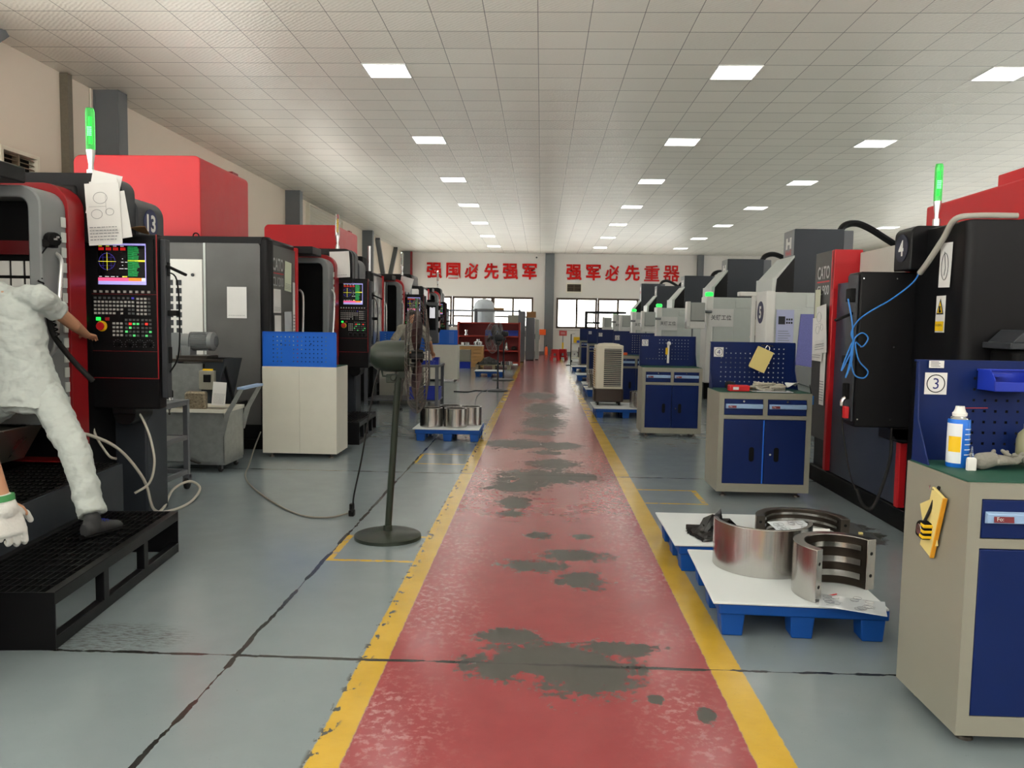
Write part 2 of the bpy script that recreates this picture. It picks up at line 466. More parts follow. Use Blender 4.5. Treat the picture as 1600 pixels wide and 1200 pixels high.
def floor_material():
    m = bpy.data.materials.new('painted workshop floor'); m.use_nodes = True
    nt = m.node_tree; b = nt.nodes['Principled BSDF']; N = NT(nt)
    tc = nt.nodes.new('ShaderNodeTexCoord'); P = tc.outputs['Object']
    sp = nt.nodes.new('ShaderNodeSeparateXYZ'); nt.links.new(P, sp.inputs[0])
    X, Y = sp.outputs[0], sp.outputs[1]
    big = N.noise(P, 0.9, 5); mid = N.noise(P, 5, 5); fine = N.noise(P, 26, 5, 0.65); micro = N.noise(P, 90, 4, 0.7)
    edge = N.op('MULTIPLY', N.op('SUBTRACT', fine, 0.5), 0.02)
    Xe = N.op('ADD', X, edge)
    # grey blue paint
    grey = N.mix(mid, (118, 130, 135), (130, 141, 145))
    grey = N.mix(N.op('MULTIPLY', N.step(big, 0.55, 0.35), 0.5), grey, (116, 126, 129))
    # scuffs
    scr = N.noise(P, 16, 6, 0.75, stretch=(1.0, 6.0, 1.0)); scr2 = N.noise(P, 18, 6, 0.75, stretch=(7.0, 1.0, 1.0))
    sm = N.op('MULTIPLY', N.op('MAXIMUM', N.step(scr, 0.72, 0.02), N.step(scr2, 0.72, 0.02)), 0.35)
    grey = N.mix(sm, grey, (84, 88, 86))
    spk = N.op('MULTIPLY', N.step(micro, 0.69, 0.02), N.step(mid, 0.50, 0.05))
    grey = N.mix(spk, grey, (66, 68, 64))
    # red aisle
    red = N.mix(mid, (134, 54, 58), (154, 68, 72))
    pale = N.op('MULTIPLY', N.step(fine, 0.56, 0.08), N.step(big, 0.48, 0.10))
    edgeX = N.op('ABSOLUTE', N.op('SUBTRACT', X, 0.06))
    red = N.mix(N.op('MULTIPLY', N.op('MULTIPLY', pale, N.step(edgeX, 0.42, 0.2)), 0.5), red, (206, 158, 156))
    red = N.mix(N.op('MULTIPLY', sm, 0.35), red, (120, 60, 60))
    red = N.mix(spk, red, (120, 40, 44))
    # worn through patches in the aisle: (x, y, half width, half length)
    blobs = [(0.06, 3.56, .36, .21), (0.22, 3.44, .26, .26), (-0.12, 3.82, .16, .10), (0.40, 3.70, .20, .08), (-0.16, 3.42, .16, .12),
             (0.24, 5.22, .24, .14), (-0.02, 4.98, .24, .13), (0.27, 4.72, .15, .17), (0.02, 5.7, .10, .10), (0.33, 5.7, .08, .07),
             (0.06, 7.95, .50, .42), (-0.20, 7.45, .30, .34), (0.16, 8.7, .30, .36), (0.45, 7.95, .20, .18), (-0.20, 6.75, .14, .26),
             (-0.30, 10.1, .46, .42), (0.26, 10.0, .30, .36), (-0.6, 10.15, .30, .22), (0.1, 9.45, .2, .15), (0.08, 12.4, .36, .9), (0.1, 14.4, .4, 1.2), (0.0, 11.2, .3, .3),
             (0.68, 3.07, .045, .07), (-0.2, 6.35, .12, .10), (0.44, 2.62, .05, .05), (0.5, 3.2, .03, .05), (0.0, 17.0, .4, .9)]
    acc = None
    for (cx, cy, rx, ry) in blobs:
        dx = N.op('MULTIPLY', N.op('SUBTRACT', X, cx), 1/rx); dy = N.op('MULTIPLY', N.op('SUBTRACT', Y, cy), 1/ry)
        d = N.op('SQRT', N.op('ADD', N.op('MULTIPLY', dx, dx), N.op('MULTIPLY', dy, dy)))
        f = N.op('SUBTRACT', 1.0, d)
        acc = f if acc is None else N.op('MAXIMUM', acc, f)
    wn = N.op('ADD', N.op('MULTIPLY', N.op('SUBTRACT', N.noise(P, 7, 6, 0.68), 0.5), 2.4), N.op('MULTIPLY', N.op('SUBTRACT', N.noise(P, 26, 6, 0.75), 0.5), 2.2))
    worn = N.step(N.op('ADD', acc, wn), 0.06, 0.03)
    worn = N.op('MULTIPLY', worn, N.step(acc, -0.55, 0.1))
    wcol = N.mix(mid, (58, 60, 55), (84, 80, 76))
    red = N.mix(worn, red, wcol)
    # yellow lines
    yel = N.mix(N.step(mid, 0.5, 0.3), (186, 150, 44), (200, 164, 56))
    yel = N.mix(N.op('MULTIPLY', spk, 0.8), yel, (120, 104, 60))
    yel = N.mix(N.op('MULTIPLY', N.step(scr, 0.62, 0.05), 0.5), yel, (166, 140, 60))
    col = N.mix(N.between(Xe, -0.665, 0.785), grey, red)
    chip = N.op('MULTIPLY', N.step(N.noise(P, 22, 3, 0.5, stretch=(1, .55, 1)), 0.60, 0.02), N.between(X, -0.80, -0.74, 0.012))
    yl = N.op('MAXIMUM', N.between(Xe, -0.788, -0.665, 0.004), N.between(Xe, 0.785, 0.925, 0.004))
    # thin marked bays on the grey floor
    def bay(x0, x1, y0, y1, w=0.045, open_right=False):
        o = N.op('MULTIPLY', N.between(X, x0, x1, .004), N.between(Y, y0, y1, .004))
        i = N.op('MULTIPLY', N.between(X, x0+w, x1+(1 if open_right else -w), .004), N.between(Y, y0+w*.8, y1-w*.8, .004))
        return N.op('SUBTRACT', o, i, clamp=True)
    rubbed = N.step(N.noise(P, 14, 4), 0.42, 0.10)
    for q in (bay(-1.36, -0.79, 4.97, 5.60, .05, True), bay(-1.37, -0.79, 8.52, 9.2, .045, True), bay(0.88, 1.47, 6.84, 7.44, .045)):
        yl = N.op('MAXIMUM', yl, N.op('MULTIPLY', q, rubbed))
    col = N.mix(yl, col, yel)
    col = N.mix(chip, col, (78, 80, 74))
    # expansion joints
    wob = N.op('MULTIPLY', N.op('SUBTRACT', N.noise(P, 3.2, 4), 0.5), 0.035)
    jw = N.op('MULTIPLY', N.step(N.noise(P, 5.5, 4, 0.6), 0.47, 0.08), 0.011)
    def joint(coord, at, base=0.0025, vis=1.0):
        d = N.op('ABSOLUTE', N.op('SUBTRACT', N.op('ADD', coord, wob), at))
        w = N.op('ADD', jw, base)
        return N.op('MULTIPLY', N.op('LESS_THAN', d, w), vis)
    J = None
    for q in [joint(X, -1.36)] + [joint(Y, a) for a in (3.5,)] + [joint(Y, a, 0.003) for a in (8.02, 12.5, 17.0, 21.5)] + [joint(X, 3.2)]:
        J = q if J is None else N.op('MAXIMUM', J, q)
    col = N.mix(J, col, (30, 32, 30))
    # oil stain by the right hand machine
    dx = N.op('MULTIPLY', N.op('SUBTRACT', X, 2.22), 1/0.42); dy = N.op('MULTIPLY', N.op('SUBTRACT', Y, 6.05), 1/0.5)
    oil = N.step(N.op('ADD', N.op('SUBTRACT', 1.0, N.op('SQRT', N.op('ADD', N.op('MULTIPLY', dx, dx), N.op('MULTIPLY', dy, dy)))), N.op('MULTIPLY', N.op('SUBTRACT', N.noise(P, 6, 5), 0.5), 1.4)), 0.15, 0.08)
    oil = N.op('MULTIPLY', oil, N.step(X, 1.2, .1))
    col = N.mix(N.op('MULTIPLY', oil, 0.8), col, (66, 64, 56))
    # dirty rub marks beside the step platform
    dx = N.op('MULTIPLY', N.op('SUBTRACT', X, -2.05), 1/0.45); dy = N.op('MULTIPLY', N.op('SUBTRACT', Y, 3.66), 1/0.22)
    rubm = N.op('MULTIPLY', N.step(N.op('SUBTRACT', 1.0, N.op('SQRT', N.op('ADD', N.op('MULTIPLY', dx, dx), N.op('MULTIPLY', dy, dy)))), 0.2, 0.25), N.step(scr, 0.52, 0.06))
    col = N.mix(N.op('MULTIPLY', rubm, 0.7), col, (70, 70, 66))
    nt.links.new(col, b.inputs['Base Color'])
    r = N.op('ADD', 0.13, N.op('MULTIPLY', mid, 0.14))
    r = N.op('ADD', r, N.op('MULTIPLY', worn, 0.18))
    r = N.op('SUBTRACT', r, N.op('MULTIPLY', oil, 0.2))
    nt.links.new(r, b.inputs['Roughness'])
    bp = nt.nodes.new('ShaderNodeBump'); bp.inputs['Strength'].default_value = 0.05; bp.inputs['Distance'].default_value = 0.02
    h = N.op('SUBTRACT', N.op('ADD', N.noise(P, 2.2, 3), N.op('MULTIPLY', fine, 0.12)), N.op('MULTIPLY', worn, 0.06))
    nt.links.new(h, bp.inputs['Height']); nt.links.new(bp.outputs[0], b.inputs['Normal'])
    return m

TILE = 0.6
def ceiling_material():
    m = bpy.data.materials.new('clip-in ceiling tiles'); m.use_nodes = True
    nt = m.node_tree; b = nt.nodes['Principled BSDF']; N = NT(nt)
    tc = nt.nodes.new('ShaderNodeTexCoord'); P = tc.outputs['Object']
    sp = nt.nodes.new('ShaderNodeSeparateXYZ'); nt.links.new(P, sp.inputs[0])
    u = N.op('DIVIDE', N.op('ADD', sp.outputs[0], 2.5), TILE); v = N.op('DIVIDE', N.op('SUBTRACT', sp.outputs[1], 11.05), TILE)
    fu = N.op('FRACT', N.op('ADD', u, 100.0)); fv = N.op('FRACT', N.op('ADD', v, 100.0))
    eu = N.op('MINIMUM', fu, N.op('SUBTRACT', 1.0, fu)); ev = N.op('MINIMUM', fv, N.op('SUBTRACT', 1.0, fv))
    lu = N.op('LESS_THAN', eu, 0.008); lv = N.op('LESS_THAN', ev, 0.010)
    line = N.op('MAXIMUM', N.op('MULTIPLY', lu, 0.8), lv)
    # one shade per tile, no repeats
    cb = nt.nodes.new('ShaderNodeCombineXYZ')
    nt.links.new(N.op('FLOOR', N.op('ADD', u, 100.0)), cb.inputs[0]); nt.links.new(N.op('FLOOR', N.op('ADD', v, 100.0)), cb.inputs[1])
    wn = nt.nodes.new('ShaderNodeTexWhiteNoise'); wn.noise_dimensions = '2D'; nt.links.new(cb.outputs[0], wn.inputs['Vector'])
    col = N.mix(wn.outputs['Value'], (232, 229, 218), (240, 237, 226))
    col = N.mix(line, col, (92, 90, 84))
    nt.links.new(col, b.inputs['Base Color'])
    b.inputs['Roughness'].default_value = 0.36
    b.inputs['Specular IOR Level'].default_value = 0.45
    # embossed ripples, plus each tile sagging a little
    wv = nt.nodes.new('ShaderNodeTexWave'); wv.wave_type = 'BANDS'; wv.bands_direction = 'DIAGONAL'
    wv.inputs['Scale'].default_value = 9.0; wv.inputs['Distortion'].default_value = 1.5; wv.inputs['Detail'].default_value = 0
    nt.links.new(P, wv.inputs['Vector'])
    vo = nt.nodes.new('ShaderNodeTexVoronoi'); vo.inputs['Scale'].default_value = 26; nt.links.new(P, vo.inputs['Vector'])
    sag = N.op('MULTIPLY', N.op('MULTIPLY', N.op('MULTIPLY', fu, N.op('SUBTRACT', 1.0, fu)), N.op('MULTIPLY', fv, N.op('SUBTRACT', 1.0, fv))), -9.0)
    tilt = N.op('MULTIPLY', fv, N.op('MULTIPLY', N.op('SUBTRACT', wn.outputs['Value'], 0.5), 0.5))
    h = N.op('ADD', N.op('ADD', N.op('MULTIPLY', wv.outputs['Fac'], 0.22), N.op('MULTIPLY', vo.outputs['Distance'], 0.30)), N.op('ADD', sag, tilt))
    h = N.op('SUBTRACT', h, N.op('MULTIPLY', line, 0.6))
    bp = nt.nodes.new('ShaderNodeBump'); bp.inputs['Strength'].default_value = 0.5; bp.inputs['Distance'].default_value = 0.012
    nt.links.new(h, bp.inputs['Height']); nt.links.new(bp.outputs[0], b.inputs['Normal'])
    return m

WX0, WX1, WY0, WY1, CEIL = -6.95, 15.0, -4.0, 40.0, 5.01
M_WALL = mat('warm painted plaster', (214, 202, 186), 0.8, vary=0.03, scale=0.8, bump=0.08, bscale=40)
M_WALLFAR = mat('pale painted plaster', (214, 210, 204), 0.8, vary=0.03, scale=0.8, bump=0.05, bscale=40)
M_COLUMN = mat('column grey paint', (98, 102, 104), 0.45)
M_FRAME = mat('bronze window frame', (74, 60, 48), 0.45, spec=.3)
M_SKIRT = mat('grey skirting paint', (110, 112, 112), 0.6)
M_DIFF = mat('lamp diffuser', (255, 252, 246), 0.5, emit=LAMP_STRENGTH, vary=0.0)

g = MB(); g.box(WX0-.2, WX1+.2, WY0, WY1+.2, -0.1, 0); struct(g, 'floor', floor_material(), smooth=0)
g = MB(); g.box(WX0-.2, WX1+.2, WY0, WY1+.2, CEIL, CEIL+.12); struct(g, 'ceiling', ceiling_material(), smooth=0)
def side_wall(name, x0, x1, holes):
    g = MB(); y = WY0
    for (y0, y1, zb, zt) in holes:
        g.box(x0, x1, y, y0, 0, CEIL); g.box(x0, x1, y0, y1, 0, zb); g.box(x0, x1, y0, y1, zt, CEIL); y = y1
    g.box(x0, x1, y, WY1, 0, CEIL)
    struct(g, name, M_WALL, smooth=0)
LEFT_HOLES = [(-3.4, 7.9, 0.9, 4.6), (13.2, 21.2, .9, 2.3), (22.4, 30.4, .9, 2.3), (31.6, 39.0, .9, 2.3)]  # near opening inferred; low far ones added behind the machines to light the ceiling
g = MB(); g.box(WX0-.2, WX1+.2, WY0-.2, WY0, 0, 2.3); g.box(WX0-.2, WX1+.2, WY0-.2, WY0, 4.8, CEIL)  # unseen wall, its high opening shaped to light the ceiling
for i in range(9): g.box(WX0-.2+i*2.7, WX0+.1+i*2.7, WY0-.2, WY0, 2.3, 4.8)
struct(g, 'wall_back', M_WALL, smooth=0)
side_wall('wall_left', WX0-.2, WX0, LEFT_HOLES)
side_wall('wall_right', WX1, WX1+.2, [(2.0, 36.0, 0.9, 2.2)])  # long opening out of view, added to let side light in
# far wall with two long window openings
def far_wall():
    g = MB(); y0, y1 = WY1, WY1+.2
    xs = [WX0-.2, -6.5, -0.41, 0.74, 6.85, WX1+.2]; zb, zt = 1.32, 2.84
    g.box(xs[0], xs[-1], y0, y1, 0, zb); g.box(xs[0], xs[-1], y0, y1, zt, CEIL)
    for a, b in ((0, 1), (2, 3), (4, 5)): g.box(xs[a], xs[b], y0, y1, zb, zt)
    struct(g, 'wall_far', M_WALLFAR, smooth=0)
far_wall()
g = MB(); g.box(WX0, WX1, WY1-.015, WY1, 0, .16); struct(g, 'baseboard_far', M_SKIRT, smooth=0)
wi = 1
for x0 in (-6.5, -4.45, -2.43, 0.74, 2.78, 4.82):
    w = 2.03; z0, z1, y = 1.32, 2.84, WY1+.03
    f = MB()
    f.ring(rrect(x0, x0+w, z0, z1, n=1), rrect(x0+.10, x0+w-.10, z0+.10, z1-.10, n=1), y, y+.08)
    f.box(x0+w/2-.05, x0+w/2+.05, y+.005, y+.075, z0+.07, z1-.07)
    if x0 < 0: f.box(x0+.07, x0+w-.07, y+.01, y+.07, z0+.5, z0+.58)
    fo = struct(f, 'window_%d' % wi, M_FRAME, bevel=.006); wi += 1
    p = MB(); p.box(x0+.08, x0+w/2-.051, y+.035, y+.041, z0+.08, z1-.08); p.build('pane', M_CLEAR, fo, smooth=0)
    p = MB(); p.box(x0+w/2+.051, x0+w-.08, y+.035, y+.041, z0+.08, z1-.08); p.build('pane', M_CLEAR, fo, smooth=0)
def side_window(n, x, y0, y1, z0, z1, k):
    f = MB(); f.ring(rrect(y0, y1, z0, z1, n=1), rrect(y0+.07, y1-.07, z0+.07, z1-.07, n=1), x, x+.08, 'X')
    for i in range(1, k):
        yy = y0+(y1-y0)*i/k; f.box(x+.005, x+.075, yy-.035, yy+.035, z0+.07, z1-.07)
    fo = struct(f, 'window_%d' % n, M_FRAME, smooth=0)
    p = MB(); p.box(x+.035, x+.041, y0+.07, y1-.07, z0+.07, z1-.07); p.build('pane', M_CLEAR, fo, smooth=0)
for i, (a, b, c, d) in enumerate(LEFT_HOLES): side_window(7+i, WX0-.14, a, b, c, d, 6)
side_window(11, WX1+.06, 2.0, 36.0, 0.9, 2.2, 20)  # unseen window strip, added for its light
for i, (a, b) in enumerate(((-6.55, -.36), (.69, 6.9))):
    g = MB(); g.box(a, b, WY1-.06, WY1+.03, 1.26, 1.315); struct(g, 'trim_%d' % (i+1), M_WALLFAR, bevel=.01)

def hcol(name, x, y, w=.4, d=.27, face='X'):
    g = MB()
    if face == 'X': poly = [(x, y), (x+w, y), (x+w, y+d), (x, y+d)]
    g.box(x, x+.03, y, y+d, 0, CEIL); g.box(x+w-.03, x+w, y, y+d, 0, CEIL); g.box(x, x+w, y+.01, y+.03, 0, CEIL); g.box(x+.02, x+w-.02, y+d-.03, y+d-.01, 0, CEIL)
    return struct(g, name, M_COLUMN, bevel=.005)
for i, y in enumerate((3.0, 12.35, 21.62, 30.92)): hcol('trim_%d' % (10+i), WX0, y)
g = MB(); g.box(WX0, WX0+.42, WY1-.3, WY1-.01, 0, CEIL); struct(g, 'trim_14', M_COLUMN, bevel=.005)
g = MB(); g.box(WX0+.42, WX0+.50, WY1-.25, WY1-.01, 0, CEIL); struct(g, 'trim_15', M_DKRED, bevel=.005)
g = MB(); g.box(0.157, 0.60, WY1-.2, WY1-.01, 0, CEIL); struct(g, 'trim_16', M_COLUMN, bevel=.005)
g = MB(); g.box(7.61, 7.9, WY1-.25, WY1-.01, 0, CEIL); struct(g, 'trim_17', M_COLUMN, bevel=.005)

# far wall slogans
M_LTEDGE = M_SIGNRED
def slogan(name, chars, x0, pitch, z, label):
    t = thing(name, label, 'wall lettering', (x0, WY1, z))
    for i, ch in enumerate(chars):
        m = MB(); v, f, w, h = text_geo(ch, 0.014 if ch in '重器' else 0.022 if ch == '必' else 0.03)
        k = 0.78/max(h, 0.9)
        o = m.T; m.T = Matrix.Translation((i*pitch, -0.035, 0)) @ FRONT @ Matrix.Diagonal((k*.95, k, 1, 1))
        m.add(v, f, 0); m.T = o
        c = m.build('character', M_SIGNRED, t, smooth=0)
        s_ = c.modifiers.new('thick', 'SOLIDIFY'); s_.thickness = 0.03; s_.offset = 0
slogan('wall_slogan', '强国必先强军', -5.36, 0.948, 4.10, 'red Chinese slogan of six characters on the far wall left of the grey column')
slogan('wall_slogan', '强军必先重器', 1.58, 0.958, 4.10, 'red Chinese slogan of six characters on the far wall right of the grey column')

# ceiling lamps
LX = (-2.2, 2.6, 6.2, 11.8)
ordn = ['nearest', 'second nearest', 'third nearest', 'fourth nearest', 'fifth nearest', 'sixth nearest', 'farthest']
coln = ['left', 'middle', 'right', 'far right']
lamp0 = None
for cidx, x in enumerate(LX):
    for r in range(-2, 7):
        y = 11.35 + 4.2*r
        lab = ('square white ceiling light panel, %s in the %s row' % (ordn[r], coln[cidx])) if r >= 0 else 'square white ceiling light panel overhead before the visible rows'
        if lamp0 is None:
            lamp0 = thing('ceiling_light', lab, 'ceiling light', (x, y, CEIL), group='ceiling light panels')
            f = MB(); f.ring(rrect(-.3, .3, -.3, .3, n=1), rrect(-.285, .285, -.285, .285, n=1), -.014, 0, 'Z'); f.build('frame', M_WHITE, lamp0, smooth=0)
            d = MB(); d.box(-.285, .285, -.285, .285, -.010, -.002); d.build('diffuser', M_DIFF, lamp0, smooth=0)
        else:
            dup(lamp0, lab, (x, y, CEIL))

# wall fittings
def vent(loc, w, h, d, label, face, slats=7):
    t = thing('air_vent', label, 'vent', loc)
    T = {'L': Matrix.Identity(4), 'F': Matrix.Rotation(R_(-90), 4, 'Z')}[face]
    a = MB(); a.T = T; a.ring(rrect(-w/2, w/2, -h/2, h/2, n=1), rrect(-w/2+.05, w/2-.05, -h/2+.05, h/2-.05, n=1), 0, d, 'X'); a.build('frame', M_CREAM, t, bevel=.004)
    b = MB(); b.T = T; b.box(0, .02, -w/2+.05, w/2-.05, -h/2+.05, h/2-.05); b.build('backing', M_BLACKMATT, t, smooth=0)
    c = MB(); c.T = T
    for i in range(slats):
        z = -h/2+.05+(h-.1)*(i+.5)/slats
        c.rbox((d*.6, 0, z), (.03, w-.1, .008), Matrix.Rotation(R_(30), 4, 'Y'))
    c.box(.02, d*.8, -.012, .012, -h/2+.05, h/2-.05)
    c.build('louvre', mat('vent slat', (120, 104, 84), .5), t, smooth=0)
    return t
vent((WX0, 10.38, 3.42), .78, .5, .14, 'white framed louvred air vent high on the left wall near the vertical trunking', 'L')
vent((1.6, WY1, 3.33), .78, .46, .08, 'small louvred air vent on the far wall above the right window', 'F')
t = thing('wall_louvre', 'large cream slatted louvre panel high on the left wall', 'louvre', (WX0, 25.5, 4.5))
a = MB(); a.ring(rrect(-2, 2, -.45, .45, n=1), rrect(-1.95, 1.95, -.4, .4, n=1), 0, .12, 'X'); a.build('frame', M_CREAM, t)
a = MB(); a.box(0, .02, -1.95, 1.95, -.4, .4); a.build('backing', M_DKGREY, t, smooth=0)
for i in range(9):
    a = MB(); a.rbox((.06, 0, -.36+.09*i), (.09, 3.9, .012), Matrix.Rotation(R_(-40), 4, 'Y')); a.build('slat', M_CREAM, t, smooth=0)
g = MB(); g.box(0, .12, -.06, .06, -1.7, 1.7); solo(g, 'cable_trunking', M_SANDWALL, 'mottled vertical metal trunking on the left wall', 'trunking', (WX0, 11.55, CEIL-1.71), bevel=.004)
g = MB(); g.cyl((0, 0, -1.4), (0, 0, 1.4), .012, n=8); solo(g, 'conduit_pipe', M_CREAM, 'thin pale conduit beside the nearest grey wall column', 'pipe', (WX0+.02, 12.25, CEIL-1.41))
def strut(p, q, w, label):
    p = Vector(p); q = Vector(q); mid_ = (p+q)/2; d = q-p
    g = MB(); g.rbox((0, 0, 0), (w, w*.7, d.length), d.to_track_quat('Z', 'Y').to_matrix().to_4x4())
    solo(g, 'brace_strut', M_COLUMN, label, 'brace', mid_, group='diagonal roof braces', bevel=.004)
strut((WX0+.06, 9.0, 4.2), (WX0+.25, 9.9, 5.0), .17, 'grey diagonal brace at the top left corner of the picture')
strut((WX0+.08, 35.2, 2.9), (WX0+.08, 33.4, 4.95), .2, 'left diagonal brace of the V against the far left wall')
strut((WX0+.08, 35.5, 2.9), (WX0+.08, 37.6, 4.95), .2, 'right diagonal brace of the V against the far left wall')
def bullet_cam(x, label):
    t = thing('security_camera', label, 'security camera', (x, WY1, 4.88), group='security cameras')
    a = MB(); a.box(-.03, .03, -.08, 0, -.03, .03); a.build('bracket', M_WHITE, t)
    a = MB(); a.cyl((0, -.05, -.06), (0, -.28, -.10), .055, n=12); a.build('housing', M_WHITE, t)
    a = MB(); a.cyl((0, -.28, -.10), (0, -.285, -.101), .045, n=12); a.build('lens', M_BLACKMATT, t)
bullet_cam(-.28, 'small security camera on far wall left of the grey column')
bullet_cam(9.1, 'small security camera high on far wall at the right')
t = thing('fire_extinguisher', 'fire extinguisher on the floor beside the far grey column', 'fire extinguisher', (.28, 39.55, 0))
a = MB(); a.lathe([(0, 0), (.075, 0), (.08, .03), (.08, .32), (.05, .40), (.025, .42), (0, .42)], n=16); a.build('cylinder', M_ORANGE, t)
a = MB(); a.box(-.02, .02, -.09, .03, .42, .45); a.box(-.02, .02, -.1, .02, .47, .49); a.cyl((0, 0, .42), (0, 0, .47), .02); a.build('handle', M_BLACKMATT, t)
a = MB(); a.box(-.19, .19, -.1, 0, -.14, .14); solo(a, 'alarm_box', M_ORANGE, 'small orange box fixed on the far wall beside the lockers', 'box', (.05, WY1-.21, 1.12), bevel=.01)
# ================================================================ signal beacons, control pendants
def beacon(loc, label, mode='green', s=1.0, parent=None):
    """tall tubular machine signal lamp; part of its machine"""
    t = MB(); b = MB(); k = MB()
    b.T = t.T = k.T = Matrix.Translation(loc) @ Matrix.Diagonal((s, s, s, 1))
    b.lathe([(0, 0), (.034, 0), (.034, .085), (.022, .09), (.020, .13), (.036, .24), (.036, .25), (0, .25)], n=20)
    t.lathe([(.034, .25), (.036, .27), (.036, .56), (.030, .59), (0, .595)], n=20)
    k.cyl((0, 0, .30), (0, 0, .52), .012, n=12)
    pole = b.build('beacon_base', M_ALU, parent)
    if mode == 'green':
        t.build('beacon_lens', M_GREENTUBE, pole); 
        c = MB(); c.T = k.T
        for i in range(3):
            for j in range(5):
                for a in range(6):
                    an = a*math.pi/3+.3
                c.ball((-.012+.012*i, -.012, .37+.016*j), .005, n=6)
        k.build('beacon_core', M_GREENGLOW, pole)
        c.build('beacon_led', M_GREENCORE, pole)
    else:
        t.build('beacon_lens', M_GLASS, pole)
        k.build('beacon_core', M_YELLOW if mode == 'amber' else M_LTGREY, pole)
    return pole

def screen_panel(parent, x0, x1, z0, z1, y):
    """CNC screen content facing -Y"""
    w = x1-x0; h = z1-z0
    g = MB()
    def r(a0, a1, b0, b1, m, d=.0015): g.box(x0+a0*w, x0+a1*w, y-d, y, z0+b0*h, z0+b1*h, m)
    r(0, 1, 0, 1, 0, .001)
    r(0, 1, .955, 1, 1); r(0, 1, 0, .085, 1); r(.975, 1, .08, .96, 1)
    r(0, .63, .085, .165, 4); r(.63, .9, .085, .165, 5); r(.9, .975, .085, .165, 7)
    r(.62, .74, .20, .93, 2)
    rnd = random.Random(3)
    for i in range(17):
        zz = .20+.043*i
        r(.74, .80+rnd.random()*.06, zz+.004, zz+.036, 2)
        r(.625, .70+rnd.random()*.06, zz+.014, zz+.024, 0, .0018)
    r(.62, .975, .56, .60, 3)
    for i in range(4):
        r(.02+.15*i, .09+.15*i, .925, .94, 3 if i < 2 else 7)
        for j in range(4): r(.02+.15*i+.028*j, .04+.15*i+.028*j, .83, .90, 6)
    for i in range(5): r(.02+.12*i, .02+.12*i+.03+rnd.random()*.06, .185, .20, 7)
    r(.50, .6, .18, .205, 3); r(.48, .53, .54, .555, 7); r(.56, .61, .54, .555, 7); r(.44, .53, .38, .395, 7); r(.55, .61, .38, .395, 7); r(.5, .52, .62, .635, 7); r(.5, .52, .46, .475, 7)
    # dial with cross hair
    cx, cz, R = x0+.19*w, z0+.56*h, .2*h
    n = 32
    g.tube([(cx+R*math.cos(2*math.pi*i/n), y-.001, cz+R*math.sin(2*math.pi*i/n)) for i in range(n)], .0016, n=4, m=8, closed=True)
    for k in (-.5, .5): g.box(cx-R*.9, cx+R*.9, y-.0014, y, cz+k*R-.0008, cz+k*R+.0008, 8); g.box(cx+k*R-.0008, cx+k*R+.0008, y-.0014, y, cz-R*.9, cz+R*.9, 8)
    g.box(cx-R*1.1, cx+R*1.1, y-.0016, y, cz-.0016, cz+.0016, 3); g.box(cx-.0016, cx+.0016, y-.0016, y, cz-R*1.1, cz+R*1.1, 3)
    return g.build('screen', [M_SCR_BLACK, M_SCR_LILAC, M_SCR_GREEN, M_SCR_YELLOW, M_SCR_PINK, M_SCR_ORANGE, M_SCR_RED, M_SCR_WHITE, M_SCR_BLUE], parent, smooth=0)

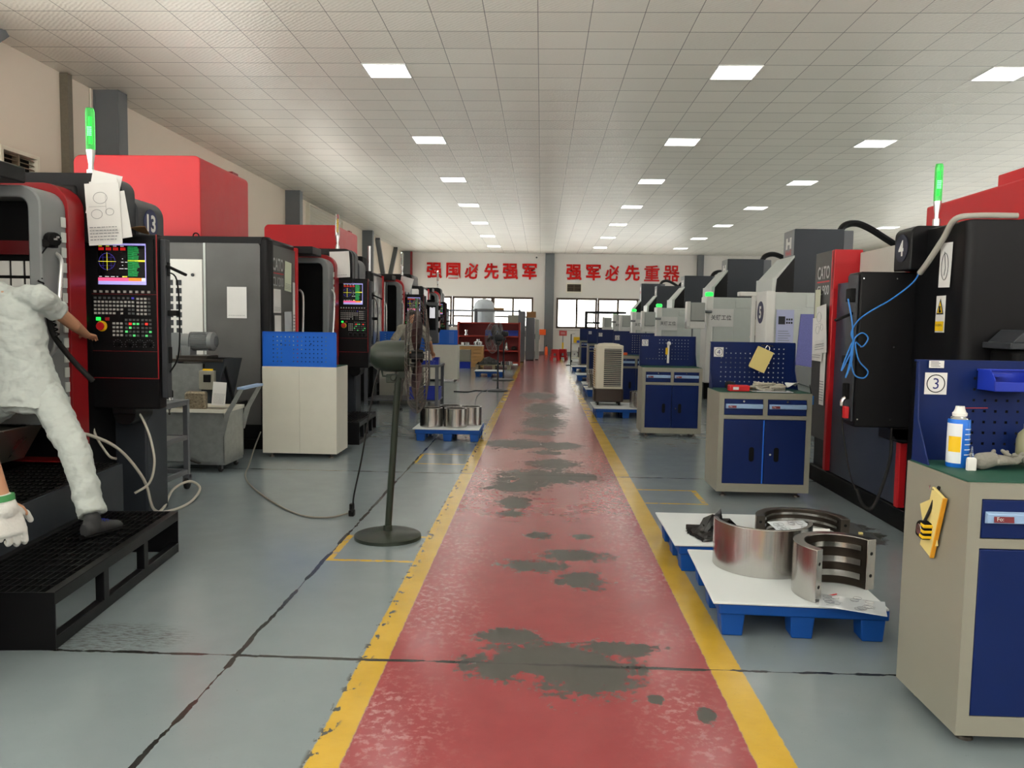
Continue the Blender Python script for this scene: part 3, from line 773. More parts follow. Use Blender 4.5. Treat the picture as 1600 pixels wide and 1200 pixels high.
def pendant_face(parent, x0, x1, y, zt):
    """operator face: screen, keys, emergency stop, dials. top at zt, about 1.05 m of controls"""
    W = x1-x0; cx = (x0+x1)/2
    b = MB(); b.ring(rrect(x0+.02, x1-.02, zt-.40, zt-.03, (.01,)*4), rrect(x0+.07, x1-.075, zt-.36, zt-.065, (.004,)*4), y-.012, y, 'Y'); b.build('screen_bezel', M_BLACK, parent)
    screen_panel(parent, x0+.072, x1-.077, zt-.358, zt-.067, y-.002)
    k1 = MB(); k2 = MB(); kg = MB(); kr = MB(); kb = MB(); kt = MB()
    u = W/.54
    zm = lambda pz: zt-(.36+(pz-.36)*.87 if pz > .36 else pz)
    def key(mb, px, pz, s=.017): mb.box(x0+px*u-s*u/2, x0+px*u+s*u/2, y-.008, y, zm(pz)-s*.43, zm(pz)+s*.43)
    for i in range(10): key(k1, .05+.047*i, .415, .02)
    for i in range(8): key(k2, .05+.037*i, .468)
    key(kb, .05+.037*8, .468)
    for r in range(4):
        for i in range(11):
            if (r, i) in ((2, 8), (3, 6), (3, 8)): continue
            key(k2 if (r >= 2 and i > 8) else k1, .05+.0297*i, .500+.031*r)
    for r in range(5):
        for i in range(4): key(k2 if i == 3 else k1, .385+.0297*i, .472+.031*r)
    for r in range(4):
        for i in range(3): key(k1, .193+.03*i, .676+.032*r)
    for r in range(5):
        for i in range(4):
            m = kg if (r, i) in ((1, 2), (1, 3), (2, 1), (3, 0), (4, 2)) else kr if (r, i) == (1, 1) else k2
            key(m, .292+.03*i, .646+.032*r)
    for r in range(5):
        for i in range(3):
            m = kr if (r, i) == (1, 1) else kg if (r, i) in ((3, 2), (4, 1)) else k2
            key(m, .42+.03*i, .646+.032*r)
    k1.build('light_keypad', M_KEY, parent, smooth=0); k2.build('dark_keypad', M_KEYDK, parent, smooth=0)
    kg.build('lit_green_key', M_GREENDIM, parent, smooth=0); kr.build('lit_red_key', M_REDLED, parent, smooth=0); kb.build('blue_key', M_SCR_BLUE, parent, smooth=0)
    s = MB(); s.box(x0+.055*u, x0+.09*u, y-.01, y, zm(.655), zm(.627)); s.build('green_start_button', M_GREENGLOW, parent, bevel=.003)
    s = MB(); s.box(x0+.125*u, x0+.16*u, y-.01, y, zm(.655), zm(.627)); s.build('red_stop_button', M_DKRED, parent, bevel=.003)
    e = MB(); e.lathe([(0, .035), (.026, .034), (.03, .026), (.022, .012), (.022, 0)], (x0+.098*u, y-.002, zm(.70)), n=20, axis=Matrix.Rotation(R_(90), 4, 'X')); es = e.build('emergency_stop', M_REDPL, parent)
    e = MB(); e.lathe([(.038, 0), (.038, .008), (.02, .010)], (x0+.098*u, y, zm(.70)), n=20, axis=Matrix.Rotation(R_(90), 4, 'X')); e.build('collar', M_YELLOW, es)
    for px in (.22, .31, .395, .47):
        d = MB(); d.cyl((x0+px*u, y, zm(.845)), (x0+px*u, y-.022, zm(.845)), .019, .016, n=16); d.build('dial', M_BLACKMATT, parent)
        for a in range(9):
            an = R_(-40+a*32); kt.rbox((x0+px*u+.031*math.cos(an), y-.001, zm(.845)+.031*math.sin(an)), (.006, .001, .003))
    kt.build('dial_marks', M_LINE, parent, smooth=0)
    l = MB(); l.box(x0+.01, x1-.01, y-.003, y, zm(.437), zm(.4345)); l.box(x0+.01, x1-.01, y-.003, y, zm(.906), zm(.903)); l.box(x0+.01, x1, y-.003, y, zt-1.03, zt-1.025); l.box(x1-.006, x1+.002, y-.004, y, zt-1.03, zt-.0)
    l.build('red_pinstripe', M_DKRED, parent, smooth=0)

# ================================================================ vertical lathes along the left side
def vertical_lathe(label, Xr, Yr, body, side, strip, px=(-.2, .33), top=True, beacon_mode='green', num=None, near=True, jz=.82, cov=.03, fx=-.5, hood=(-2.95, -1.42, 3.45, -1.1, .42), closed=False):
    """local frame: x towards the aisle from the door jamb, y away from the photographer"""
    t = thing('cnc_vertical_lathe', label, 'machine', (Xr, Yr, 0))
    y0 = -1.4
    b = MB(); b.box(-3.0, fx, y0, -.42, .12, 2.47); b.box(-3.0, -2.2, -.42, 1.28, .12, 2.47); b.box(-2.2, -.9, -.42, 1.28, .12, jz-.25); b.box(-2.2, -.02, .44, 1.28, .12, 2.44)
    b.build('body', body, t, bevel=.03)
    b = MB(); b.box(-2.95, fx-.02, y0+.05, 1.25, 0, .12); b.build('plinth', M_BLACKMATT, t)
    # near side skin, with seam, and rounded dark corner
    s = MB(); s.prism(rrect(-2.95, fx-.10, .3, 2.40, (.0, .0, .04, .0)), y0-.015, y0+.01, 'Y'); sp = s.build('side_panel', side, t, bevel=.006)
    s = MB(); s.lathe([(.10, .14), (.10, 2.44), (.06, 2.48), (0, 2.48)], (fx-.08, y0+.085, 0), n=8, a0=-95, a1=5); s.box(-3.0, fx-.08, y0-.02, y0+.1, 2.40, 2.475); s.build('corner_post', M_BLACK, t)
    s = MB(); s.box(fx-.76, fx-.735, y0-.022, y0, .3, 2.40); s.build('seam_strip', M_LTGREY if near else M_GREY, sp, smooth=0)
    # logo strip facing the aisle, red edge, door edge with handle
    s = MB(); s.box(fx-.01, fx+.015, y0+.09, -.46, .3, 2.40); st = s.build('logo_panel', strip, t, bevel=.004)
    s = MB(); s.box(fx-.02, fx+.04, -.47, -.40, .3, 2.44); s.build('red_edge', M_RED, t, bevel=.01)
    # far jamb: nested rounded frames
    s = MB(); s.ring(rrect(-2.2, 0, jz, 2.36, (.03, .05, .13, .03)), rrect(-2.12, -.085, jz+.09, 2.285, (.01, .02, .07, .01)), 0, .28, 'Y'); jb = s.build('door_frame', M_GREY, t, bevel=.012)
    s = MB(); s.box(-2.2, -.03, .2, .3, jz, 2.3); s.build('dark_interior', M_BLACKMATT, t, smooth=0)
    s = MB(); s.ring(rrect(-2.2, .02, .53, 2.42, (.03, .03, .17, .03)), rrect(-2.12, -.07, .535, 2.34, (.01, .01, .1, .01)), .27, .46, 'Y'); s.build('red_frame', M_RED if not near else M_DKRED, t, bevel=.012)
    s = MB(); s.box(-2.2, -.1, -.40, .02, 2.37, 2.47); s.build('header', M_BLACK, t, bevel=.01)
    s = MB(); s.tube([(-.03, .06, 1.25), (.03, .06, 1.32), (.045, .08, 1.5), (.045, .12, 1.75), (.03, .16, 1.9), (-.02, .16, 1.95)], .014, n=8, smooth=5); s.build('door_handle', M_ALU, jb)
    s = MB(); s.tube([(fx+.02, -.38, 1.1), (fx+.07, -.36, 1.2), (fx+.08, -.34, 1.6), (fx+.07, -.32, 1.85), (fx+.02, -.30, 1.92)], .014, n=8, smooth=5); s.build('door_handle', M_ALU, t)
    if closed:
        s = MB(); s.box(-1.2, fx+.05, -.39, -.10, .45, 2.33); cd = s.build('sliding_door', M_ALU, t, bevel=.01)
        s = MB(); s.box(fx+.05, fx+.06, -.25, -.24, .45, 2.33); s.build('door_gap', M_BLACKMATT, cd)
    v = MB()
    for i in range(13): v.box(.003, .012, .21, .255, jz+.10+.10*i, jz+.165+.10*i)
    v.build('vent_slots', M_LTGREY, jb, smooth=0)
    # apron under the door
    s = MB(); s.prism([(-2.2, jz-.27), (-.35, jz-.27), (-.2, jz-.02), (-2.2, jz-.02)], -.42, .3, 'Y'); s.build('chip_apron', M_STAINLESS, t, bevel=.01)
    # black cover and lower number housing
    s = MB(); s.prism(rrect(-2.2, cov, 2.05, 2.52, (.0, .02, .11, .02)), .46, .60, 'Y'); s.build('top_cover', M_BLACK, t, bevel=.01)
    s = MB(); s.prism(rrect(-.6, cov+.005, 2.05, 2.52, (.0, .02, .10, .02)), .60, .78, 'Y'); s.build('cover_side', M_DKGREY, t, bevel=.01)
    s = MB(); s.prism(rrect(-.6, cov+.02, 2.0, 2.42, (.02, .02, .12, .02)), .785, 1.2, 'Y'); nh = s.build('number_housing', M_DKGREY, t, bevel=.012)
    if num:
        s = MB(); s.cyl((cov+.02, .98, 2.24), (cov+.025, .98, 2.24), .105, n=28); s.build('number_disc', mat('navy disc', (36, 44, 84), .5), nh)
        s = MB(); s.text(num, (cov+.027, .98, 2.24), .13, FACE_PX, bold=.03); s.build('number', M_WHITE, nh, smooth=0)
    # pendant
    a, c = px
    s = MB(); s.box(a, c, .60, .72, .87, 2.12); pn = s.build('control_pendant', M_BLACK, t, bevel=.012)
    pendant_face(pn, a, c, .60, 2.12)
    s = MB(); s.box(c, c+.042, .64, .715, .95, 2.09); s.build('edge_strip', M_DKGREY, pn, bevel=.006)
    for q in ((c+.005, c+.05, .66, .70, 1.83, 1.93), (c+.01, c+.11, .66, .72, 1.545, 1.585), (c+.01, c+.045, .66, .72, 1.2, 1.32)): s = MB(); s.box(*q); s.build('cable_clip', M_BLACKMATT, pn, bevel=.005)
    s = MB(); s.rbox((c+.12, .64, 1.87), (.16, .03, .02), Matrix.Rotation(R_(24), 4, 'Y')); s.build('stylus_arm', M_BLACKMATT, pn, bevel=.006)
    s = MB(); s.tube([(c+.04, .68, 1.86), (c+.1, .69, 1.8), (c+.115, .69, 1.5), (c+.10, .69, 1.25), (c+.03, .68, 1.12)], .006, n=6, smooth=5); s.build('coiled_lead', M_BLACKMATT, pn)
    s = MB(); s.cyl((a+.22, .64, .83), (a+.22, .90, .83), .085, n=20); s.box(a+.14, a+.3, .62, .9, .83, .9); s.build('pendant_knuckle', M_BLACK, t, bevel=.006)
    s = MB(); s.box(a-.1, c-.24, .88, 1.22, .0, .95); s.build('pedestal', M_SLATE, t, bevel=.015)
    if top:
        s = MB(); s.prism(rrect(hood[0], hood[1], 2.47, hood[2], (.01, .01, .07, .09)), hood[3], hood[4], 'Y'); rt = s.build('column_hood', M_RED, t, bevel=.012)
        s = MB(); s.box(hood[1]-.25, hood[1]-.08, hood[4]-.35, hood[4]-.15, hood[2]-.02, hood[2]+.04); s.build('hood_cap', M_DKRED, rt)
        s = MB(); s.tube([(-1.3+.035*math.cos(q*.5), y0+.3, 2.51+.035*math.sin(q*.5)) for q in range(13)], .008, n=6, closed=True); s.build('lifting_eye', M_BLACK, t)
    if beacon_mode: 
        bl = beacon((min(cov-.06,.0)-.06, .70, 2.51), '', beacon_mode, .86, t)
    return t

M1 = vertical_lathe('nearest black vertical lathe with lit screen and glowing green beacon, at left edge', -3.2, 5.05, M_BLACK, M_BLACK, M_SIDE, px=(-.04, .46), top=False, num='13', cov=.21)
M2 = vertical_lathe('grey sided vertical lathe with large red hood, behind the blue pegboard cabinet', -2.83, 10.6, M_BLACK, M_SIDE, M_SIDE, px=(-.02, .40), beacon_mode='amber', cov=.21, fx=-.32, hood=(-2.77, -1.24, 3.45, -1.1, .46))
M3 = vertical_lathe('black sided vertical lathe with pale front panels and red hood, third along the left wall', -2.93, 16.6, M_BLACK, M_BLACK, M_ALU, px=(-.02, .40), beacon_mode='clear', near=False, fx=-.30, hood=(-2.5, -1.05, 3.38, -1.0, .65), closed=True)
M4 = vertical_lathe('white sided vertical lathe, farthest of the left row', -2.93, 22.6, M_BLACK, M_WHITE, M_ALU, px=(-.1, .15), top=False, beacon_mode='clear', near=False, fx=-.22, closed=True)
# black roof box of the far machines
g = MB(); g.box(-2.9, -.6, -.9, .3, 2.47, 2.82); g.build('roof_box', M_BLACK, M4, bevel=.06)
# M1: grid window inside the door frame, white squares stand in for its light
g = MB(); g.box(-.62, -.10, .18, .2, 1.35, 1.95); w_ = g.build('inner_window_frame', M_BLACKMATT, M1, smooth=0)
g = MB()
for i in range(5):
    for j in range(4): g.box(-.60+.095*i, -.60+.095*i+.08, .172, .18, 1.45+.115*j, 1.45+.115*j+.095)
g.build('window_light_squares', M_WHITE, w_, smooth=0)
g = MB(); g.box(-2.1, -.09, .13, .2, 1.93, 2.02); g.build('red_reflection_band', mat('deep red', (84, 14, 18), .4), M1, smooth=0)  # dark red stripe painted in place of a reflection
# M2: side vent door, logo lettering, wall papers on its strip
g = MB(); g.box(-2.12, -1.09, -1.43, -1.41, .35, 2.21); dv = g.build('electric_cabinet_door', M_WHITE, M2, bevel=.005)
g = MB()
for i in range(14):
    for j in range(2): g.box(-1.50+.1*j, -1.435+.1*j, -1.434, -1.43, 1.97-.0925*i-.062, 1.97-.0925*i)
g.build('vent_squares', M_DKGREY, dv, smooth=0)
g = MB(); g.cyl((-1.20, -1.43, 2.03), (-1.20, -1.445, 2.03), .018, n=12); g.build('door_lock', M_DKGREY, dv)
def logo(parent, x, yc, z, a, bx, face, s=1.0, first=True):
    g = MB(); g.text('CATO', (x, yc, z), .115*s, face, bold=.02, w=.30*s); g.build('maker_lettering', M_ALU, parent, smooth=0)
    g = MB(); g.quad((x, yc, z-.08*s), .31*s, .014, face); g.build('red_rule', M_RED, parent, smooth=0)
    g = MB(); g.text(a, (x, yc, z-.155*s), .085*s, face, bold=.01, w=.30*s); g.build('model_lettering', M_ALU, parent, smooth=0)
logo(M2, -.302, -1.13, 2.18, 'CL1200', None, FACE_PX, 1.3)
logo(M4, -.202, -1.02, 2.18, 'CL1200', None, FACE_PX, 1.2)

def paper(loc, w, h, face, label, group=None, rot=0, curl=.004, seed=0, lines=4, drawing=False, mat_=None, cat='paper'):
    t = thing('paper_sheet', label, cat, loc, group=group)
    a = MB(); a.sheet((0, 0, 0), w, h, face, t=.0012, curl=curl, rot=rot, seed=seed); s = a.build('sheet', mat_ or M_PAPER, t, smooth=60)
    if lines or drawing:
        b = MB(); rr = Matrix.Rotation(R_(rot), 4, 'Z'); rnd = random.Random(seed+5)
        off = .004+abs(curl)*3.2
        T0 = face @ rr @ Matrix.Translation((0, 0, off))
        b.T = T0
        for i in range(lines):
            y = -h*.42+h*.05*i
            x = -w*.42
            while x < w*.35:
                l = w*rnd.uniform(.04, .12); b.box(x, min(x+l, w*.44), y, y+h*.012, -.0003, .0003); x += l+w*.025
        if drawing:
            for (cx, cy, r) in ((-.18*w, .0, .16*w), (.2*w, .03*h, .12*w), (-.05*w, .26*h, .2*w)):
                b.tube([(cx+r*math.cos(i*.262), cy+r*.8*math.sin(i*.262), 0) for i in range(24)], .0012, n=4, closed=True)
            for i in range(5): b.box(-.4*w, .4*w, -.24*h-.02*h*i, -.238*h-.02*h*i, -.0003, .0003)
            b.box(-.4*w, .1*w, .12*h, .124*h, -.0003, .0003); b.box(.1*w, .104*w, .0, .3*h, -.0003, .0003)
        b.build('printing', M_LINE, s, smooth=0)
    return t
G = 'drawing sheets taped to the near lathe'
paper((-3.03, 5.500, 2.37), .21, .30, FRONT, 'back drawing sheet of the bundle on the near lathe, top edge askew', G, rot=-12, curl=.004, seed=1, lines=0)
paper((-3.01, 5.492, 2.32), .20, .30, FRONT, 'middle drawing sheet of the bundle on the near lathe, leaning left', G, rot=8, curl=.004, seed=2, lines=0)
paper((-2.97, 5.484, 2.22), .24, .32, FRONT, 'right drawing sheet of the bundle on the near lathe, corner hanging over the cover edge', G, rot=10, curl=.004, seed=3, lines=0)
paper((-3.02, 5.474, 2.235), .24, .42, FRONT, 'front drawing sheet of the bundle on the near lathe, with two circle sketches', G, rot=3, curl=.003, seed=4, lines=5, drawing=True)
paper((-3.52, 9.178, 1.72), .23, .36, FRONT, 'white notice sheet on the grey side of the red hooded lathe', rot=0, curl=.002, seed=6, lines=1)
G = 'notices on the logo strip of the grey lathe'
paper((-3.130, 9.83, 2.06), .26, .36, FACE_PX, 'pale green chart with blue emblem beside the maker lettering on the grey lathe', G, rot=-3, seed=7, mat_=mat('pale green chart', (206, 214, 190), .6), curl=.001)
paper((-3.130, 9.42, 1.75), .26, .28, FACE_PX, 'white sheet under the maker lettering on the grey lathe', G, seed=8, curl=.001)
paper((-3.130, 9.44, 1.38), .24, .40, FACE_PX, 'lowest tall sheet on the logo strip of the grey lathe', G, seed=9, curl=.001)
paper((-3.130, 9.83, 1.47), .28, .32, FACE_PX, 'shiny plastic sleeve sheet on the logo strip of the grey lathe', G, rot=2, seed=10, mat_=M_PLASTICBAG, curl=.001)
paper((-3.130, 10.06, 1.60), .10, .8, FACE_PX, 'narrow tall instruction strip beside the red edge of the grey lathe', G, seed=11, curl=.001, lines=9)
paper((-2.78, 11.045, 2.30), .26, .36, FRONT, 'crumpled white sheet over the top of the second lathe pendant', rot=4, curl=.03, seed=12, lines=1)
paper((-2.88, 17.045, 2.32), .26, .30, FRONT, 'curled sheet over the top of the third lathe pendant', rot=-14, curl=.04, seed=13, lines=0)
for i, (y, z, h) in enumerate(((15.5, 1.95, .3), (15.8, 1.9, .3), (15.5, 1.5, .35), (15.85, 1.45, .4))):
    paper((-3.21, y, z), .24, h, FACE_PX, ['upper left', 'upper right', 'lower left', 'lower right'][i]+' small notice on the pale strip of the third left lathe', 'notices on the third left lathe', seed=20+i, curl=.001, lines=3)
# grey swivel pendant of the third lathe, behind the man in the grey shirt
t = thing('grey_control_pendant', 'grey framed control pendant with black screen behind the man in the grey shirt', 'control panel', (-2.55, 18.0, 0))
g = MB(); g.cyl((0, .1, 0), (0, .1, 1.1), .05); g.box(-.15, .15, -.05, .25, 0, .05); g.build('stand', M_MIDGREY, t, bevel=.005)
g = MB(); g.box(-.24, .24, -.06, .16, 1.05, 1.98); hs = g.build('housing', M_MIDGREY, t, bevel=.03)
g = MB(); g.box(-.17, .19, -.066, -.058, 1.35, 1.90); g.build('screen', M_SCR_BLACK, hs)
g = MB(); g.box(.05, .17, -.07, -.06, 1.62, 1.86); g.build('lit_window', M_SCR_WHITE, hs)
for i in range(3): g = MB(); g.rbox((.25, .0, 1.85-.25*i), (.06, .05, .10), Matrix.Rotation(R_(20), 4, 'Y')); g.build('side_clip', M_BLACKMATT, t, bevel=.01)
g = MB(); g.box(-.02, .16, -.03, .1, 1.975, 2.03); g.build('top_clip', M_BLACKMATT, t, bevel=.01)
g = MB(); g.cyl((0, 0, 0), (0, 0, .55), .035, n=12); solo(g, 'roof_pipe', M_ALU, 'upright silver pipe on top of the second red hooded lathe', 'pipe', (-3.45, 16.0, 2.47))
g = MB(); g.box(-.25, .25, -.2, .2, 0, .32); g.box(-.15, .1, -.25, -.18, .1, .4); solo(g, 'roof_motor', M_BLACKMATT, 'black motor unit on the roof of the third left lathe', 'motor', (-3.75, 15.8, 2.47), bevel=.03)

# ================================================================ step platforms
M_GRATE = mat('black grating steel', (22, 22, 23), 0.4, metal=0.3)
def grating(mb, x0, x1, y0, y1, z, px=.035, py=.10, t=.004):
    n = int((x1-x0)/px)
    for i in range(n+1): mb.box(x0+(x1-x0)*i/n-t/2, x0+(x1-x0)*i/n+t/2, y0, y1, z-.03, z)
    n = int((y1-y0)/py)
    for i in range(n+1): mb.box(x0, x1, y0+(y1-y0)*i/n-t/2, y0+(y1-y0)*i/n+t/2, z-.022, z-.002)
def steps(label, loc, rz, Lw, h1=.27, d1=.56, n_post=3, upper=True):
    """front edge along local x=0, runs along y from 0 to Lw, steps rise towards -x"""
    t = thing('step_platform', label, 'steps', loc, rz)
    f = MB(); c = .045
    f.box(-c, 0, 0, Lw, h1-.06, h1); f.box(-c, 0, 0, Lw, .0, .06); f.box(-d1, -d1+c, 0, Lw, h1-.06, h1); f.box(-d1, -d1+c, 0, Lw, 0, .06)
    for i in range(1, n_post): f.box(-c, 0, Lw*i/n_post-.03, Lw*i/n_post+.03, .05, h1-.05)
    f.build('lower_frame', M_BLACK, t, bevel=.003)
    e = MB(); e.box(-d1, 0, -.004, .004, 0, h1); e.build('end_plate', M_BLACK, t)
    e = MB(); e.ring(rrect(-d1, 0, 0, h1, n=4), rrect(-.42, -.16, .15, .19, (.02,)*4, n=4), Lw-.004, Lw+.004, 'Y'); e.build('end_plate', M_BLACK, t, smooth=0)
    g = MB(); grating(g, -d1+c, -c, .01, Lw-.01, h1-.002); g.build('lower_grating', M_GRATE, t, smooth=0)
    if upper:
        r = MB(); r.box(-d1-.02, -d1, -.9, Lw+.52, 0, .49); r.box(-1.16, -d1-.02, Lw+.5, Lw+.52, 0, .49); r.build('riser', M_SLATE, t, bevel=.003)
        g = MB(); grating(g, -1.16, -d1-.02, -.9, Lw+.5, .50); g.build('upper_grating', M_GRATE, t, smooth=0)
    return t
steps('black two tier grating steps under the worker in pale grey', (-2.20, 3.50, 0), 5.5, 1.58)
steps('black grating step in front of the red hooded lathe, beside the blue pegboard cabinet', (-2.22, 9.75, 0), 2, 1.2, h1=.28, d1=.36, n_post=4, upper=False)

# hoses, plug lead
def cable(name, pts, r, m, label, cat='cable', smooth=6, n=8, group=None):
    o = Vector(pts[0]); g = MB(); g.tube([Vector(p)-o for p in pts], r, n=n, smooth=smooth)
    return solo(g, name, m, label, cat, o, group=group, smooth=60)
G = 'pale hoses of the near lathe'
cable('air_hose', [(-3.18, 5.72, .90), (-3.24, 5.68, .85), (-3.22, 5.64, .7), (-3.1, 5.6, .54), (-3.02, 5.56, .52)], .009, M_WHOSE, 'left pale hose hanging under the near lathe pendant onto the grating', 'hose', group=G)
cable('air_hose', [(-3.0, 5.78, .86), (-2.92, 5.74, .8), (-2.84, 5.7, .66), (-2.80, 5.68, .48), (-2.83, 5.66, .33), (-2.92, 5.62, .26)], .009, M_WHOSE, 'right pale hose curving out beyond the pendant knuckle of the near lathe', 'hose', group=G)
cable('air_hose', [(-3.12, 5.0, .80), (-3.0, 5.2, .74), (-2.93, 5.45, .60), (-2.87, 5.66, .35), (-2.87, 5.8, .10), (-2.88, 6.1, .02), (-2.86, 6.4, .02), (-2.93, 6.75, .06), (-3.02, 6.75, .12), (-3.05, 6.5, .10), (-2.98, 6.2, .03), (-2.94, 6.0, .02)], .011, M_WHOSE, 'long pale hose dropping over the steps and looping on the floor by the tool trolley', 'hose', group=G)
# power plug with coiled lead hung on the near door frame
t = thing('power_plug', 'black mains plug with coiled lead hung on the near grey door frame', 'plug', (-3.17, 5.10, 2.02))
g = MB(); g.cyl((0, 0, 0), (.05, -.03, .0), .05, .045, n=16); g.box(-.02, .03, -.06, .04, -.05, .0); g.build('plug_body', M_BLACKMATT, t, bevel=.006)
g = MB()
for a in range(3): g.box(.05, .07, -.045+.022*a, -.037+.022*a, -.006+(.015 if a == 1 else 0), .006+(.015 if a == 1 else 0))
g.build('pin', M_CHROME, t)
g = MB(); pts = [(.0, -.03, -.04), (-.04, -.04, -.1), (-.045, -.04, -.25)]
for i in range(90): pts.append((-.045+.014*math.cos(i*.9)+.0012*i, -.05+.014*math.sin(i*.9), -.25-.0042*i))
pts += [(.08, -.04, -.66)]
g.tube(pts, .005, n=6); g.build('coiled_lead', M_BLACKMATT, t)
cable('rubber_hose', [(-3.15, 5.03, 1.52), (-3.13, 5.05, 1.40), (-3.08, 5.15, 1.25), (-3.0, 5.25, 1.10)], .018, M_RUBBER, 'thick black hose slanting across the near red door frame', 'hose')
g = MB(); g.sheet((0, 0, 0), .22, .16, Matrix.Identity(4), t=.003, curl=.02, rot=15, seed=3); solo(g, 'cardboard_scrap', M_CARD, 'folded brown cardboard scrap lying on top of the near control pendant', 'cardboard', (-2.98, 5.76, 2.13))

# ================================================================ tool trolley with tool holders
t = thing('tool_trolley', 'grey frame trolley holding tool holders beside the near lathe', 'trolley', (-3.43, 6.72, 0))
f = MB(); w, d, h = .28, .27, .80; c = .022
for sx in (-1, 1):
    for sy in (-1, 1): f.box(sx*w-c, sx*w+c, sy*d-c, sy*d+c, .14, h)
for z in (.16, .47, h-.02):
    for sy in (-1, 1): f.box(-w, w, sy*d-c*.8, sy*d+c*.8, z-.02, z+.02)
    for sx in (-1, 1): f.box(sx*w-c*.8, sx*w+c*.8, -d, d, z-.02, z+.02)
f.build('frame', M_MIDGREY, t, bevel=.003)
p = MB(); p.box(-w-c, w+c, -d-c, d+c, h, h+.008); p.build('top_plate', M_MIDGREY, t)
p = MB(); p.box(-w, w, -d, d, .475, .483); p.build('shelf', M_GREY, t)
for sx in (-1, 1):
    for sy in (-1, 1):
        k = MB(); k.box(sx*w-.03, sx*w+.03, sy*d-.025, sy*d+.025, .10, .14); k.box(sx*w-.03, sx*w-.022, sy*d-.03, sy*d+.03, .05, .13); k.box(sx*w+.022, sx*w+.03, sy*d-.03, sy*d+.03, .05, .13)
        cs = k.build('caster', M_MIDGREY, t, bevel=.003)
        k = MB(); k.T = Matrix.Translation((sx*w, sy*d, .05)) @ Matrix.Rotation(R_(90), 4, 'Y'); k.lathe([(0, -.018), (.04, -.018), (.05, -.012), (.05, .012), (.04, .018), (0, .018)], n=20); k.build('wheel', M_RUBBER, cs)
def tool_holder(x, y, drill, label):
    q = thing('tool_holder', label, 'tool holder', (x, y, .808), group='tool holders on the trolley')
    a = MB(); a.lathe([(0, -.0), (.034, 0), (.034, .012), (.028, .018), (.034, .024), (.034, .03), (0, .03)], n=20); a.build('flange', M_CHROME, q)
    a = MB(); a.lathe([(0, .03), (.032, .03), (.034, .04), (.034, .085), (.026, .095), (0, .095)], n=20); a.build('collet_nut', M_BLACKMATT, q)
    a = MB(); a.cyl((0, 0, -.001), (0, 0, -.08), .026, .012); a.cyl((0, 0, -.08), (0, 0, -.11), .008, .006); a.ball((0, 0, -.115), .011); a.build('taper', M_DKSTEEL, q)
    if drill:
        a = MB()
        for k in (0, math.pi): a.tube([(.012*math.cos(k+i*.5), .012*math.sin(k+i*.5), .095+.0085*i) for i in range(22)], .010, n=6)
        a.build('drill', M_DKSTEEL, q)
tool_holder(-3.35, 6.50, False, 'tool holder nearest on the grey trolley, behind the red pliers')
tool_holder(-3.28, 6.66, False, 'middle tool holder on the grey trolley')
tool_holder(-3.24, 6.86, True, 'tool holder with a long twist drill at the back of the grey trolley')
t = thing('pliers', 'red handled pliers lying over the edge of the grey trolley', 'pliers', (-3.17, 6.42, .818), -70)
g = MB()
for s_ in (-1, 1): g.tube([(0, 0, .01), (.02, s_*.018, .01), (.08, s_*.028, .01), (.15, s_*.022, .01)], .009, n=8, smooth=4)
g.build('handle', M_REDPL, t)
g = MB(); g.prism([(.0, -.018), (.01, .018), (-.05, .007), (-.06, 0), (-.05, -.007)], .002, .018, 'Z'); g.build('jaw', M_DKSTEEL, t, bevel=.003)

# ================================================================ chip conveyor and chip cart, cream stand-in box
t = thing('chip_conveyor', 'galvanised chip conveyor with ribbed grey motor beside the grey lathe', 'conveyor', (-3.6, 8.5, 0))
def W(mb): mb.off = Vector((-3.6, 8.5, 0)); return mb
g = W(MB()); g.prism([(-4.02, .62), (-3.62, .62), (-3.55, 1.05), (-4.02, 1.05)], 8.36, 8.75, 'Y'); g.build('discharge_box', M_GALV, t, bevel=.004)
g = W(MB()); g.prism([(-3.62, .62), (-3.45, .62), (-3.34, 1.10), (-3.58, 1.10)], 8.36, 8.85, 'Y'); g.build('chute', M_SLATE, t, bevel=.004)
g = W(MB()); g.prism(rrect(-.09, .09, -.42, .42, (.03, .03, .09, .09)), -.05, .05, 'Y')
g.v = []; g.f = []; g.mi = []; g.T = Matrix.Translation((-3.98, 8.5, .98)) @ Matrix.Rotation(R_(10), 4, 'Y'); g.prism(rrect(-.09, .09, -.40, .40, (.03, .03, .09, .09)), -.06, .06, 'Y'); g.build('chain_guard', M_GREY, t, bevel=.006)
g = W(MB()); g.box(-3.95, -3.36, 8.34, 8.80, 1.07, 1.10); g.box(-3.88, -3.55, 8.38, 8.7, 1.10, 1.135); g.build('motor_plate', M_DKSTEEL, t, bevel=.003)
g = W(MB()); ax = Matrix.Rotation(R_(90), 4, 'Y')
prof = [(0, 0), (.07, 0), (.085, .02), (.085, .09)]
g.lathe(prof + [(.06, .095), (0, .095)], (-3.86, 8.5, 1.28), n=24, axis=ax); g.box(-3.84, -3.74, 8.42, 8.58, 1.13, 1.24); g.build('gearbox', M_GREY, t, bevel=.004)
g = W(MB()); g.lathe([(0, .0), (.1, .0), (.1, .012), (.09, .014), (.09, .20), (.1, .205), (.1, .25), (.07, .27), (0, .275)], (-3.765, 8.5, 1.285), n=28, axis=ax)
for i in range(28):
    a = 2*math.pi*i/28; g.rbox((-3.655, 8.5+.094*math.cos(a), 1.285+.094*math.sin(a)), (.18, .005, .014), Matrix.Rotation(a, 4, 'X') @ Matrix.Rotation(R_(90), 4, 'X'))
mo = g.build('motor', M_GREY, t)
g = W(MB()); g.lathe([(0, 0), (.06, .0), (.06, .003), (0, .003)], (-3.49, 8.5, 1.285), n=20, axis=ax)
